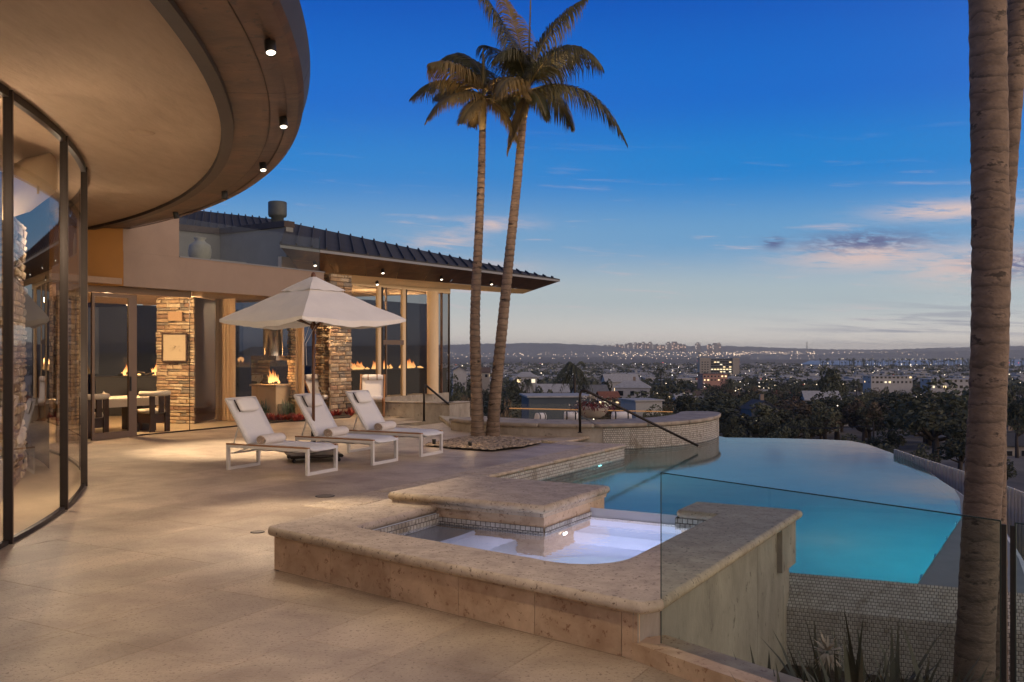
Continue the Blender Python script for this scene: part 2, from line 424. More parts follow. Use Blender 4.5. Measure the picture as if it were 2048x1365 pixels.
for c in range(-12, 26):
    a0 = 4.04 + c*CWID
    for r in range(-8, 24):
        b0 = 0.59 + r*CLEN + (0.61 if (c//3) % 2 else 0.0)
        rs = [(a0, a0+CWID, b0, b0+CLEN)]
        for e in excl: rs = [y for x in rs for y in rect_minus(x, e)]
        if a0 < 3.443 < a0+CWID: rs = [y for x in rs for y in ((x[0], min(3.443, x[1]), x[2], x[3]), (max(3.443, x[0]), x[1], x[2], x[3])) if y[1]-y[0] > 0.01]
        for (a, b_, cc0, d) in rs:
            poly = ccw([T(a, cc0).xy, T(b_, cc0).xy, T(b_, d).xy, T(a, d).xy])
            if (a+b_)/2 < 3.443 and (a+b_)/2 > 0: poly = clip(poly, O0.xy, fnn)
            elif (a+b_)/2 <= 0: poly = clip(poly, gl0 + gn*0.09, gn)
            if len(poly) < 3: continue
            if a0 < 0 < a0+CWID: poly = clip(poly, gl0 + gn*0.02, gn)
            if len(poly) < 3: continue
            cc = sum((Vector(v) for v in poly), Vector((0, 0)))/len(poly)
            e2 = (cc-LC); e2.y /= DS
            if e2.length < LR-0.5: continue
            if cc.x < -20 or cc.y < -4 or cc.y > 31: continue
            if cc.x > -2.6 and cc.y > 23.2: continue
            cells.append((poly, cc))
cells.sort(key=lambda c: c[1].length)
cnt = 0
for poly, cc in cells:
    bed_mb.add([(v.x, v.y, -0.007) for v in poly], [tuple(range(len(poly)))])
    ins = offset_poly(poly, 0.0015)
    if len(ins) < 3: continue
    vis = cc.y > 2.2 and abs(cc.x) < cc.y*0.56+1.0 and cnt < 300
    mb = MB() if vis else far_mb
    n = len(ins); i2 = offset_poly(poly, 0.0035)
    vs = [(v.x, v.y, -0.007) for v in ins]+[(v.x, v.y, -0.002) for v in ins]+[(v.x, v.y, 0.0) for v in i2]
    mb.add(vs, [(i, (i+1) % n, n+(i+1) % n, n+i) for i in range(n)]+[(n+i, n+(i+1) % n, 2*n+(i+1) % n, 2*n+i) for i in range(n)]+[tuple(range(2*n, 3*n))])
    if vis: mb.build('paving_slab', m_slab, deck); cnt += 1
bed_mb.build('joint_bed', m_grout, deck)
tag(far_mb.build('paving_slab_rest', m_slab, deck), kind='stuff')
# pool coping stones along the deck edge
def cope_run(r, along, n, nose=0.02):
    p0, p1, q0, q1 = r
    for k in range(n):
        if along == 'q': a, b, c, d = p0, p1, q0+(q1-q0)*k/n+0.002, q0+(q1-q0)*(k+1)/n-0.002
        else: a, b, c, d = p0+(p1-p0)*k/n+0.002, p0+(p1-p0)*(k+1)/n-0.002, q0, q1
        mb = MB(); slab(mb, [T(a, c).xy, T(b, c).xy, T(b, d).xy, T(a, d).xy], -0.055, 0.006, nose, 2)
        mb.build('coping_stone', m_cope, deck)
cope_run((PE-0.03, 5.415, 3.53, 11.63), 'q', 8)
cope_run((3.55, 5.415, 3.205, 3.525), 'p', 2)
cope_run((5.42, 6.23, 11.10, 11.63), 'p', 1)
cope_run((6.17, 6.695, 11.635, 13.6), 'q', 2)

def mosaic(mb, P00, P10, P11, P01, tw, th, gap, nrm, proud=0.003, brick=True):
    P00, P10, P11, P01 = map(Vector, (P00, P10, P11, P01)); nrm = Vector(nrm).normalized()
    L = ((P10-P00).length+(P11-P01).length)/2; H = ((P01-P00).length+(P11-P10).length)/2
    nu, nv = max(1, round(L/tw)), max(1, round(H/th))
    def at(u, v): return (P00*(1-u)+P10*u)*(1-v) + (P01*(1-u)+P11*u)*v
    gu, gv = gap/L/2, gap/H/2
    for j in range(nv):
        off = 0.5 if (brick and j % 2) else 0.0
        for i in range(-1 if off else 0, nu):
            u0, u1 = (i+off)/nu, (i+1+off)/nu
            u0, u1 = max(0, u0)+gu, min(1, u1)-gu
            if u1-u0 < 0.2/nu: continue
            v0, v1 = j/nv+gv, (j+1)/nv-gv
            b = [at(u0, v0), at(u1, v0), at(u1, v1), at(u0, v1)]
            e = 0.12; du, dv = (u1-u0)*e, (v1-v0)*e
            t = [at(u0+du, v0+dv)+nrm*proud, at(u1-du, v0+dv)+nrm*proud, at(u1-du, v1-dv)+nrm*proud, at(u0+du, v1-dv)+nrm*proud]
            mb.add(b+t, [(4, 5, 6, 7), (0, 1, 5, 4), (1, 2, 6, 5), (2, 3, 7, 6), (3, 0, 4, 7)])

# ------------------------------------------------------------------ swimming pool
K0 = T(PE, 3.53); E0 = T(PE, 11.60); F0 = T(6.20, 11.60); F1 = T(6.20, 13.3)
a_start = math.atan2((F1.y-LC.y)/DS, F1.x-LC.x); a_end = math.radians(-20)
if a_start > 0: a_start -= 2*PI
ring = earc(LR-0.07, a_start, a_end, 26)
far_pts = [G(1452, 875.5, ZW), G(1560, 877, ZW), G(1650, 879.5, ZW), G(1700, 882, ZW), G(1735, 889, ZW), G(1780, 905, ZW), G(1827, 926, ZW), G(1856, 943, ZW), G(1879, 960, ZW), G(1908, 978, ZW), G(1932, 996, ZW)]
out_pts = [W(6.0, 9.9, ZW), W(5.55, 8.75, ZW), W(4.98, 7.6, ZW), W(4.36, 6.50, ZW)]
near_pts = [G(1835, 1167, ZW), G(1700, 1156, ZW), G(1574, 1145, ZW)]
inner_r = [G(1932, 996, ZW).xy+Vector((-0.10, -0.03)), W(5.50, 9.46).xy]
pool_poly = [K0.xy, E0.xy, F0.xy]+[v for v in ring]+[v.xy for v in far_pts[:-1]]+inner_r+[v.xy for v in near_pts]+[T(-0.05, 3.3).xy, T(3.3, 3.3).xy, T(3.48, 3.53).xy]
wmb = MB(); pp = ccw(pool_poly); wmb.add([(v.x, v.y, ZW) for v in pp], [tuple(range(len(pp)))])
tag(wmb.build('pool_water', m_pool), 'still teal water of the infinity pool', None, None, 'structure')
basin = empty('infinity_pool', T(1.5, 7, -1.6), 0, 'pale plaster infinity pool with vanishing edge beyond the stone deck', 'pool')
ipoly = pp
ZF = -1.35
mb = MB(); n = len(ipoly)
mb.add([(v.x, v.y, ZF) for v in ipoly], [tuple(range(n))]); mb.build('basin_floor', m_plast, basin)
mb = MB()
mb.add([(v.x, v.y, ZF) for v in ipoly]+[(v.x, v.y, ZW-0.02) for v in ipoly], [((i+1) % n, i, n+i, n+(i+1) % n) for i in range(n)])
mb.build('basin_wall', m_plast, basin)
mb = MB()                                                # shallow overflow shelf on the right
shelf = ccw([far_pts[-2].xy, far_pts[-1].xy]+[v.xy for v in out_pts]+[near_pts[0].xy]+[inner_r[1], inner_r[0]])
mb.prism([(v.x, v.y) for v in shelf], ZW-0.5, ZW-0.006)
mb.build('overflow_shelf', m_shelf, basin)
# tile band under the deck coping
mb = MB(); gb = MB()
for (a, b, nr) in ((K0, E0, -PU), (E0, F0, -QV*-1)):
    mosaic(mb, a+Vector((0, 0, ZW-0.12)), b+Vector((0, 0, ZW-0.12)), b+Vector((0, 0, -0.06)), a+Vector((0, 0, -0.06)), 0.06, 0.055, 0.008, nr, 0.004)
    gb.quad(a+Vector((0, 0, ZF)), b+Vector((0, 0, ZF)), b+Vector((0, 0, -0.056)), a+Vector((0, 0, -0.056)))
gbo = gb.build('band_backing', m_tgrout, basin)
tag(mb.build('waterline_tile', m_tile, basin), kind='stuff')
# vanishing edge lip along the far side
mb = MB(); lip = [v.xy for v in far_pts]+[v.xy for v in out_pts]
for i in range(len(lip)-1):
    a, b = lip[i], lip[i+1]; d = (b-a).normalized(); nn = Vector((-d.y, d.x))
    if i == 0: side = 1 if nn.dot(a-Vector((3, 12))) > 0 else -1
    nn = nn*side
    mb.quad((a.x, a.y, ZW-0.004), (b.x, b.y, ZW-0.004), (b.x+nn.x*0.05, b.y+nn.y*0.05, ZW-0.03), (a.x+nn.x*0.05, a.y+nn.y*0.05, ZW-0.03))
    mb.quad((a.x+nn.x*0.05, a.y+nn.y*0.05, ZW-0.03), (b.x+nn.x*0.05, b.y+nn.y*0.05, ZW-0.03), (b.x+nn.x*0.05, b.y+nn.y*0.05, -3.5), (a.x+nn.x*0.05, a.y+nn.y*0.05, -3.5))
mb.build('vanishing_edge', m_tile, basin)
# sloped weir and wall in mosaic on the near side
W0, W1 = G(1574, 1145, ZW), out_pts[-1]
wd = (W1-W0).normalized(); wn_ = Vector((wd.y, -wd.x, 0)); wn_ = wn_ if wn_.y < 0 else -wn_
S0, S1 = W0 + wn_*0.30 + Vector((0, 0, -0.24)), W1 + wn_*0.30 + Vector((0, 0, -0.24))
S0 = S0 - wd*0.06
B0, B1 = Vector((S0.x, S0.y, -2.3)), Vector((S1.x, S1.y, -2.3))
mb = MB(); gb = MB(); sn = (S0-W0).cross(wd); sn = sn if sn.z > 0 else -sn
mosaic(mb, S0, S1, W1, W0, 0.034, 0.034, 0.005, sn, 0.003)
mosaic(mb, B0, B1, S1, S0, 0.034, 0.034, 0.005, wn_, 0.003)
e = sn.normalized()*0.001
gb.quad(S0-e, S1-e, W1-e, W0-e); gb.quad(B0, B1, S1, S0)
E1 = W1 + (out_pts[-2]-W1).normalized()*3
gb.quad(B1, Vector((E1.x, E1.y, -2.3)), E1, S1)
gb.build('weir_backing', m_tgrout, basin)
tag(mb.build('weir_mosaic', m_tile, basin), 'small off-white mosaic on the sloping weir and wall', kind='stuff')
# underwater lamps
CY = (0.05, 0.62, 1.0)
def pool_lamp(loc, nrm, power, label, col=CY, lens=(0.35, 0.95, 1.0), ls=6.0):
    o = empty('pool_light', loc, 0, label, 'pool light', None)
    q = Vector(nrm).to_track_quat('Z', 'Y').to_matrix().to_4x4()
    a = MB(); a.lathe([(0.085, 0.0), (0.09, 0.012), (0.075, 0.016)], 16); a.v = [tuple(q @ Vector(v)) for v in a.v]; a.build('trim_ring', m_chrome, o, True)
    a = MB(); a.lathe([(0.075, 0.014), (0.04, 0.02), (0.0, 0.021)], 16); a.v = [tuple(q @ Vector(v)) for v in a.v]; a.build('lens', emit_mat('pool_lens', lens, ls), o, True)
    lamp('POINT', 'pool_lamp', Vector(loc)+Vector(nrm)*0.16, power, col, o, None, 0.05)
pw = T(PE-0.015, 10.4); pool_lamp((pw.x, pw.y, ZW-0.14), -PU, 9, 'small round cyan pool light in the wall below the deck coping')
for k_, (s_, lb_) in enumerate(((0.04, 'cyan pool light deep in the vanishing-edge corner beside the palm'), (0.30, 'added cyan light on the overflow wall nearest the far corner'), (0.58, 'added cyan light midway along the overflow wall'), (0.85, 'added cyan light on the overflow wall nearest the mosaic weir'))):  # last three lights added to carry the cyan glow along this wall
    v_ = inner_r[1]+(near_pts[0].xy-inner_r[1])*s_; pool_lamp((v_.x-0.03, v_.y+0.02, ZW-0.30), (-0.82, 0.45, 0), (22, 12, 7, 6)[k_], lb_, ls=1.5)
lamp('POINT', 'deep_pool_lamp', T(3.6, 9.4, ZF+0.35), 14, (0.50, 0.66, 0.64), basin, None, 0.1)  # two fills without fixtures, added to brighten the pool water
lamp('POINT', 'deep_pool_lamp', T(0.3, 6.6, ZF+0.4), 14, (0.58, 0.64, 0.58), basin, None, 0.1)

# ------------------------------------------------------------------ raised spa
spa = empty('raised_spa', T(1.6, 1.5, 0), 0, 'raised square travertine spa with glowing water and mosaic waterline', 'spa')
ZC0, ZC1, ZS = 0.288, 0.36, 0.20
def rc(cx, cy, r, a0, a1, n=8): return [Vector((cx+r*math.cos(math.radians(a0+(a1-a0)*k/n)), cy+r*math.sin(math.radians(a0+(a1-a0)*k/n)))) for k in range(n+1)]
# coping outline in (a,b): the front edge is skewed
SB = 3.60
def fa(a, off): return Vector((a, front(a)+off))
oc = [Vector((3.50, 2.30)), Vector((3.50, front(3.5)-0.02)), fa(3.44, -0.075), fa(-0.06, -0.075), Vector((-0.14, 0.02)), Vector((-0.16, SB-0.04)), Vector((-0.12, SB)), Vector((0.845, SB)), Vector((0.845, 3.06)), Vector((0.80, 3.02)), Vector((0.46, 3.0))]
oc += [Vector((0.46+0.55*(1-math.cos(t)), 1.05+(-0.55+0.12*(1-math.cos(t)))*math.sin(t)+0.05*(1-math.cos(t)))) for t in [PI/2*k/9 for k in range(10)]]
oc += [fa(2.80, 0.43), Vector((2.85, front(2.85)+0.48)), Vector((2.85, 2.30))]
mb = MB(); slab(mb, [T(v.x, v.y).xy for v in oc], ZC0, ZC1, 0.03, 3); mb.build('coping', m_cope, spa)
# front cladding panels with open joints, and the plinth behind
FL, FR = T(3.443, front(3.443)), T(0, 0)
fd = (FR-FL).normalized(); fnv = Vector((fd.y, -fd.x, 0)); fnv = fnv if fnv.y < 0 else -fnv
def clad(a, b, z0, z1, nr, cuts, mat=m_clad, th=0.03):
    a, b = Vector(a), Vector(b); d = (b-a); L = d.length; d.normalize(); nr = Vector(nr)
    cuts = [0]+list(cuts)+[L]
    for i in range(len(cuts)-1):
        s0, s1 = cuts[i]+0.0025, cuts[i+1]-0.0025
        m = MB(); M = Matrix(((d.x, nr.x, 0, a.x), (d.y, nr.y, 0, a.y), (0, 0, 1, 0), (0, 0, 0, 1)))
        m.box(s0, s1, -th, random.uniform(0, 0.0015), z0, z1, M); m.build('cladding_panel', mat, spa)
def cpx(px, py):                       # distance along the front face of a joint seen at that pixel
    g = G(px, py); return (Vector((g.x, g.y, 0))-FL).length
clad(FL, FR, 0.004, ZC0-0.028, fnv, [cpx(660, 1168), cpx(783, 1198), cpx(917, 1232), cpx(1070, 1270), cpx(1243, 1314)])
clad(FL, FR, ZC0-0.026, ZC0, fnv, [1.4, 2.5])
clad(T(3.443, 3.2), FL, 0.004, ZC0, PU, [1.2, 1.9])
RB = T(-0.05, 3.52)
rd = (RB-FR).normalized(); rn = Vector((rd.y, -rd.x, 0)); rn = rn if rn.x > 0 else -rn
clad(FR+rd*0.002, RB, -2.2, ZC0, rn, [0.35, 1.3, 2.5], m_stain)
mb = MB()
for poly in ([(0.03, 0.04), (3.41, 0.70), (3.41, 1.06), (0.03, 0.40)], [(0.03, 0.40), (0.43, 0.44), (0.43, 3.5), (-0.01, 3.5)],
             [(2.88, 0.95), (3.41, 1.0), (3.41, 3.2), (2.88, 3.2)], [(0.43, 3.06), (0.80, 3.06), (0.80, 3.5), (0.43, 3.5)]):
    mb.prism([tuple(v) for v in ccw([T(*p).xy for p in poly])], -2.2, ZC0-0.004)
mb.build('core', m_grout, spa)
# pilaster on the far right corner
mb = MB(); mb.prism([tuple(v) for v in ccw([T(*p).xy for p in ((-0.09, 3.1), (0.3, 3.1), (0.3, 3.56), (-0.10, 3.56))])], -0.12, ZC0-0.002)
mb.build('corner_pilaster', m_stain, spa)
# spill wall between platform and return
mb = MB(); slab(mb, [T(*p).xy for p in ((0.80, 3.16), (1.80, 3.16), (1.80, 3.50), (0.80, 3.50))], -0.9, ZS+0.015, 0.012, 1); mb.build('spill_ledge', m_cope, spa)
# basin
mb = MB(); ip = [Vector((1.75, 3.16)), Vector((0.48, 3.16))]+[Vector((0.48+0.55*(1-math.cos(t)), 1.07+(-0.55+0.12*(1-math.cos(t)))*math.sin(t)+0.05*(1-math.cos(t)))) for t in [PI/2*k/9 for k in range(10)]]+[fa(2.87, 0.44), Vector((2.87, 2.20)), Vector((1.75, 2.20))]
ipw = ccw([T(v.x, v.y).xy for v in ip]); n = len(ipw)
mb.add([(v.x, v.y, -0.65) for v in ipw]+[(v.x, v.y, ZC0) for v in ipw], [((i+1) % n, i, n+i, n+(i+1) % n) for i in range(n)]+[tuple(range(n))])
mb.build('basin', m_spaplast, spa)
mb = MB(); mb.add([(v.x, v.y, ZS) for v in ipw], [tuple(range(n))]); mb.build('spa_water', m_spaw, spa)
# bench and steps inside
for (x0, x1, zt_) in ((2.45, 2.865, 0.02), (2.02, 2.447, -0.16)):
    mb = MB(); mb.prism([tuple(v) for v in ccw([T(*p).xy for p in ((x0, front(x0)+0.45), (x1, front(x1)+0.45), (x1, 2.255), (x0, 2.255))])], -0.64, zt_); mb.build('step', m_spaplast, spa)
mb = MB(); mb.prism([tuple(v) for v in ccw([T(*p).xy for p in ((0.85, 2.80), (1.775, 2.80), (1.775, 3.155), (0.85, 3.155))])], -0.64, -0.2); mb.build('bench', m_spaplast, spa)
# mosaic waterline band inside
mb = MB(); gb = MB()
def band(a, b, nr, z0=ZS-0.10, z1=ZC0-0.002, tw=0.05):
    a, b = T(*a), T(*b); up = Vector((0, 0, 1)); nr = Vector(nr)
    a, b = a+nr*0.004, b+nr*0.004
    gb.quad(a+up*z0, b+up*z0, b+up*z1, a+up*z1)
    mosaic(mb, a+up*z0+nr*0.002, b+up*z0+nr*0.002, b+up*z1+nr*0.002, a+up*z1+nr*0.002, tw, 0.044, 0.007, nr, 0.004)
band((2.85, 1.03), (2.85, 2.25), -PU)
band((2.87, 2.19), (1.745, 2.19), -QV, ZS-0.12, ZS+0.055)
band((1.738, 2.19), (1.738, 3.16), -PU, ZS-0.12, ZS+0.055)
band((1.765, 3.155), (0.85, 3.155), -QV, ZS-0.12, ZS+0.0)
band((0.85, 3.16), (0.85, 3.07), PU, ZS-0.1, ZC0)
band((0.85, 3.035), (0.47, 3.035), -QV, ZS-0.1, ZC0)
gb.build('band_backing', m_tgrout, spa)
tag(mb.build('waterline_mosaic', m_tile, spa), kind='stuff')
# lamp, drain
WL = (0.80, 0.86, 1.0)
o = empty('spa_light', T(1.73, 2.55, -0.06), 0, 'round white light glowing under the spa water', 'spa light')
q = (-PU).to_track_quat('Z', 'Y').to_matrix().to_4x4()
a = MB(); a.lathe([(0.06, 0.0), (0.065, 0.015), (0.05, 0.02)], 16); a.v = [tuple(q @ Vector(v)) for v in a.v]; a.build('trim_ring', m_chrome, o, True)
a = MB(); a.lathe([(0.05, 0.018), (0.03, 0.026), (0.0, 0.027)], 16); a.v = [tuple(q @ Vector(v)) for v in a.v]; a.build('lens', emit_mat('spa_lens', (1.0, 0.95, 0.98), 8), o, True)
lamp('SPOT', 'spa_lamp', T(1.60, 2.5, 0.05), 70, WL, o, T(0.95, 1.65, -0.65), 0.05, 85, 0.9)
lamp('POINT', 'spa_lamp', T(1.3, 2.2, -0.05), 1.6, (0.75, 0.72, 1.0), o, None, 0.05)
o = empty('spa_drain', T(0.80, 0.95, -0.645), 0, 'round white drain cover on the spa floor by the rounded corner', 'drain')
a = MB(); a.lathe([(0.10, 0.0), (0.10, 0.02), (0.085, 0.026)], 20); a.build('rim', m_chrome, o, True)
a = MB(); a.lathe([(0.082, 0.01), (0.05, 0.028), (0.0, 0.03)], 20); a.build('cover', m_spaplast, o, True)
# platform block between spa and pool
plat = empty('stone_platform', T(2.5, 2.8, -0.3), 0, 'low square travertine block between spa and pool', 'platform')
mb = MB(); slab(mb, [T(*p).xy for p in ((1.70, 2.12), (3.37, 2.12), (3.37, 3.53), (1.70, 3.53))], 0.378, 0.455, 0.028, 3); mb.build('top_slab', m_cope, plat)
mb = MB(); mb.prism([tuple(v) for v in ccw([T(*p).xy for p in ((1.728, 2.15), (3.345, 2.15), (3.345, 3.505), (1.728, 3.505))])], 0.345, 0.3785); mb.build('neck', m_cope, plat)
mb = MB(); mb.prism([tuple(v) for v in ccw([T(*p).xy for p in ((1.745, 2.195), (3.33, 2.195), (3.33, 3.49), (1.745, 3.49))])], -1.3, 0.346); mb.build('block', m_clad, plat)

# ------------------------------------------------------------------ glass balustrade on its kerb
kerb = tag(empty('kerb', (1.4, 4.7, 0)), kind='structure')
def gpt(t, off=0.0): return gl0 + gdir*t - gn*off
mb = MB(); pts = [gpt(-0.17, -0.12), gpt(-0.1, 0.14), gpt(4.0, 0.14), gpt(4.0, -0.12)]
mb.prism([tuple(v) for v in ccw(pts)], -1.9, 0.10); mb.build('stone_kerb', m_clad, kerb)
bal = empty('glass_balustrade', (gl0.x, gl0.y, 0.1), 0, 'frameless clear glass balustrade on a stone kerb beside the spa', 'balustrade')
def pane(t0, t1, z0, z1):
    mb = MB(); a, b = gpt(t0), gpt(t1)
    th = gn*0.006
    mb.quad((a.x, a.y, z0), (b.x, b.y, z0), (b.x, b.y, z1), (a.x, a.y, z1))
    o = mb.build('glass_panel', m_rail, bal)
    e = MB()
    up = Vector((0, 0, 1))
    for A, B in (((a.x, a.y, z1), (b.x, b.y, z1)), ((a.x, a.y, z0), (a.x, a.y, z1)), ((b.x, b.y, z0), (b.x, b.y, z1))):
        e.bar(A, B, 0.006, 0.003, up=(gn.x, gn.y, 0))
    e.build('polished_edge', m_gedge, o)
pane(0.0, 1.94, 0.10, 1.088)
pane(2.0, 3.4, 0.10, 1.088)
for t in (1.955, 1.99):
    mb = MB(); a = gpt(t); mb.bar((a.x, a.y, 0.1), (a.x, a.y, 1.075), 0.008, 0.02, up=(gdir.x, gdir.y, 0)); mb.build('edge_seal', m_black, bal)

# ------------------------------------------------------------------ planting bed below the balustrade, ribbed fence
fen = empty('ribbed_fence', W(7.1, 12, -2.4), 0, 'pale ribbed fence of vertical boards curving below the pool edge', 'fence')
path = [W(*v).xy for v in ((7.45, 15.0), (7.32, 13.8), (7.22, 12.6), (7.10, 11.4), (6.90, 10.2), (6.55, 9.0), (6.05, 7.9), (5.4, 6.9), (4.75, 6.05))]
m_fence = M_('pale_ribbed_board', lin((176, 174, 166)), 0.6, 0.06, 3, rand=0.05)
L = 0; segs = []
for a, b in zip(path, path[1:]): segs.append((L, a, b)); L += (b-a).length
def on_path(s):
    for s0, a, b in reversed(segs):
        if s >= s0: return a+(b-a).normalized()*(s-s0), (b-a).normalized()
    return segs[0][1], (segs[0][2]-segs[0][1]).normalized()
w = 0.125; k = 0; s = 0.0
slat_me = MB(); slat_me.box(-0.042, 0.042, -0.035, 0.0, 0, 2.25); slat_me.box(-0.062, 0.062, 0.0005, 0.012, 0, 2.23); slat_mesh = slat_me.mesh('board', m_fence)
while s < L-0.05:
    p, d = on_path(s)
    zt = -0.13 - 0.02*max(0, (s-5.5))
    so_ = link('board', slat_mesh, fen, (p.x-7.1, p.y-12*DS, zt-2.25+2.4), (0, 0, math.atan2(d.y, d.x)))
    s += w
# ------------------------------------------------------------------ curved bench wall round the sunken lounge
m_bench = M_('weathered_stone_coping', lin((136, 124, 110)), 0.7, 0.2, 3, 0.003, 50, color2=lin((164, 152, 136)), spots=(14, 0.63, lin((98, 88, 78))), obj=False)
lw = empty('curved_bench_wall', (LC.x, LC.y-LR*DS, -0.3), 0, 'curved low stone bench wall round the sunken lounge at the pool', 'bench wall')
A0, A1 = math.radians(-140), math.radians(-14)
NSEG = 7
for k in range(NSEG):
    a, b = A0+(A1-A0)*k/NSEG, A0+(A1-A0)*(k+1)/NSEG
    ga = 0.0008
    pr = earc(LR, a+ga, b-ga, 8)
    inn = earc(LR-1.0, b-ga, a+ga, 8)
    mb = MB(); slab(mb, pr+inn, ZB-0.085, ZB, 0.02, 2); mb.build('bench_slab', m_bench, lw)
endc = el(LR-0.5, A1)
mb = MB(); slab(mb, arc(endc.x, endc.y, 0.5, A1, A1+PI, 12), ZB-0.085, ZB, 0.02, 2); mb.build('bench_slab', m_bench, lw)
mb = MB(); pr = earc(LR-0.06, A0, A1, 40)+earc(LR-0.94, A1, A0, 40)
mb.prism([tuple(v) for v in ccw(pr)], -3.0, ZB-0.0855); mb.build('wall_core', m_stain, lw)
mb = MB(); mb.prism([tuple(v) for v in ccw(arc(endc.x, endc.y, 0.44, A1, A1+PI, 12))], -3.0, ZB-0.0855); mb.build('wall_core', m_stain, lw)
mb = MB(); gb = MB()
ma0 = a_start+0.005
for i in range(30):
    a, b = ma0+(A1-ma0)*i/30, ma0+(A1-ma0)*(i+1)/30
    R1 = LR-0.052
    pa, pb = el(R1, a).to_3d(), el(R1, b).to_3d()
    nr = Vector((math.cos((a+b)/2), math.sin((a+b)/2), 0)); up = Vector((0, 0, 1))
    gb.quad(pa+up*-0.6, pb+up*-0.6, pb+up*(ZB-0.088), pa+up*(ZB-0.088))
    mosaic(mb, pa+up*(ZW-0.10)+nr*.002, pb+up*(ZW-0.10)+nr*.002, pb+up*(ZB-0.10)+nr*.002, pa+up*(ZB-0.10)+nr*.002, 0.05, 0.044, 0.009, nr, 0.003)
gb.build('mosaic_backing', m_tgrout, lw)
tag(mb.build('mosaic', m_tile, lw), kind='stuff')
# floor of the sunken lounge
mb = MB(); mb.add([(v.x, v.y, -0.75) for v in earc(LR-0.9, 0, 2*PI*39/40, 39)], [tuple(range(40))])
tag(mb.build('lounge_floor', m_slab), kind='structure')
# step down slab left of the wall
mb = MB(); slab(mb, [G(878, 840).xy, G(900, 856).xy, G(1000, 861).xy, G(1190, 866).xy, G(1190, 860).xy, G(1000, 850).xy], 0.002, 0.11, 0.01, 1)
stp = tag(mb.build('path_step', m_stain), kind='structure')
# low retaining wall behind the deck
rw = empty('retaining_wall', W(-3, 20.8), 0, 'low grey stone retaining wall behind the folding chair', 'wall')
wp = [G(690, 829).xy, G(754, 832).xy, G(830, 834.5).xy, G(899, 837).xy, G(940, 832).xy]
for a, b in zip(wp, wp[1:]):
    d = (b-a).normalized(); nn = Vector((-d.y, d.x)); nn = nn if nn.y > 0 else -nn
    mb = MB(); mb.prism([tuple(v) for v in ccw([a+d*0.003, b-d*0.003, b-d*0.003+nn*0.35, a+d*0.003+nn*0.35])], -0.6, 0.36); mb.build('wall_block', m_stain, rw)
    mb = MB(); slab(mb, [a+d*0.003-nn*0.02, b-d*0.003-nn*0.02, b-d*0.003+nn*0.37, a+d*0.003+nn*0.37], 0.361, 0.40, 0.01, 1); mb.build('cap_stone', m_bench, rw)
# drains in the deck
def drain(px, py, lab, r=0.12):
    g = G(px, py); o = empty('deck_drain', (g.x, g.y, 0.002), 0, lab, 'drain', None)
    a = MB(); a.lathe([(r, 0.0), (r, 0.004), (r*0.86, 0.005)], 24); a.build('rim', m_dark, o, True)
    a = MB(); a.lathe([(r*0.86, 0.004), (r*0.5, 0.003), (0, 0.003)], 24); a.build('cover', m_chrome if 0 else M_('grey_drain_cover', lin((120, 108, 94)), 0.6), o, True)
drain(650, 993, 'round grey drain cover in the paving between loungers and stone block')
drain(515, 1065, 'round grey drain cover beside the left corner of the spa', 0.07)
# ------------------------------------------------------------------ house materials
m_plaster = M_('tan_soffit_plaster', lin((152, 128, 106)), 0.85, 0.06, 2.2, 0.005, 9, color2=lin((162, 137, 114)), stretch=(3, 0.8, 1), obj=False)
m_stucco = M_('taupe_stucco', lin((144, 126, 112)), 0.9, 0.06, 2, 0.002, 40, obj=False)
m_ochre = M_('ochre_stucco', lin((158, 112, 58)), 0.9, 0.06, 2, obj=False)
m_greywall = M_('grey_stucco', lin((120, 122, 118)), 0.9, 0.10, 1.5, 0.002, 30, obj=False)
m_copper = M_('aged_copper', lin((74, 57, 46)), 0.5, 0.3, 2.5, 0.003, 12, metal=0.25, color2=lin((106, 76, 58)), spots=(5, 0.58, lin((66, 52, 44))), rand=0.10, obj=False)
m_copper_d = M_('dark_copper_fascia', lin((58, 48, 44)), 0.55, 0.2, 3, metal=0.3, rand=0.06, obj=False)
m_steel = M_('champagne_mullion', lin((112, 94, 80)), 0.4, metal=0.5)
m_mull = M_('dark_mullion', lin((44, 36, 32)), 0.4, metal=0.5)
m_cream = M_('cream_paint', lin((224, 198, 160)), 0.8, 0.04, 2)
m_floor_in = M_('polished_limestone', lin((206, 184, 150)), 0.3, 0.08, 2, obj=False)
m_wood_d = M_('dark_walnut', lin((58, 38, 28)), 0.4, 0.3, 6, stretch=(8, 8, 1))
m_cloth = M_('cream_upholstery', lin((222, 208, 186)), 0.9)
m_curt = M_('sheer_tan_curtain', lin((190, 160, 124)), 0.9, 0.1, 4, stretch=(6, 6, 0.3))
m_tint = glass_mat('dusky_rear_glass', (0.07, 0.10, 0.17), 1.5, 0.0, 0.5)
m_facade = glass_mat('facade_glass', (0.86, 0.86, 0.84), 1.5, 0.0, 0.5)
m_curved = glass_mat('curved_glass', (0.94, 0.92, 0.90), 1.45, 0.0, 0.4)
m_seam = M_('zinc_roof', lin((70, 70, 70)), 0.8, 0.12, 2, rand=0.12, spec=0.15)
m_tinted = glass_mat('tinted_wing_glass', (0.40, 0.40, 0.41), 1.5, 0.0, 0.5)
m_zinc = M_('pale_metal_flashing', lin((128, 130, 132)), 0.5, metal=0.3)
STONES = [M_('ledge_stone_%s' % n, lin(c), 0.85, 0.25, 9, 0.006, 30, rand=0.16) for n, c in
          (('honey', (164, 138, 108)), ('tan', (178, 156, 126)), ('rust', (140, 112, 90)), ('buff', (190, 172, 144)), ('grey', (132, 122, 108)))]
lens_mat = emit_mat('lamp_lens', (1.0, 0.86, 0.66), 4.0)

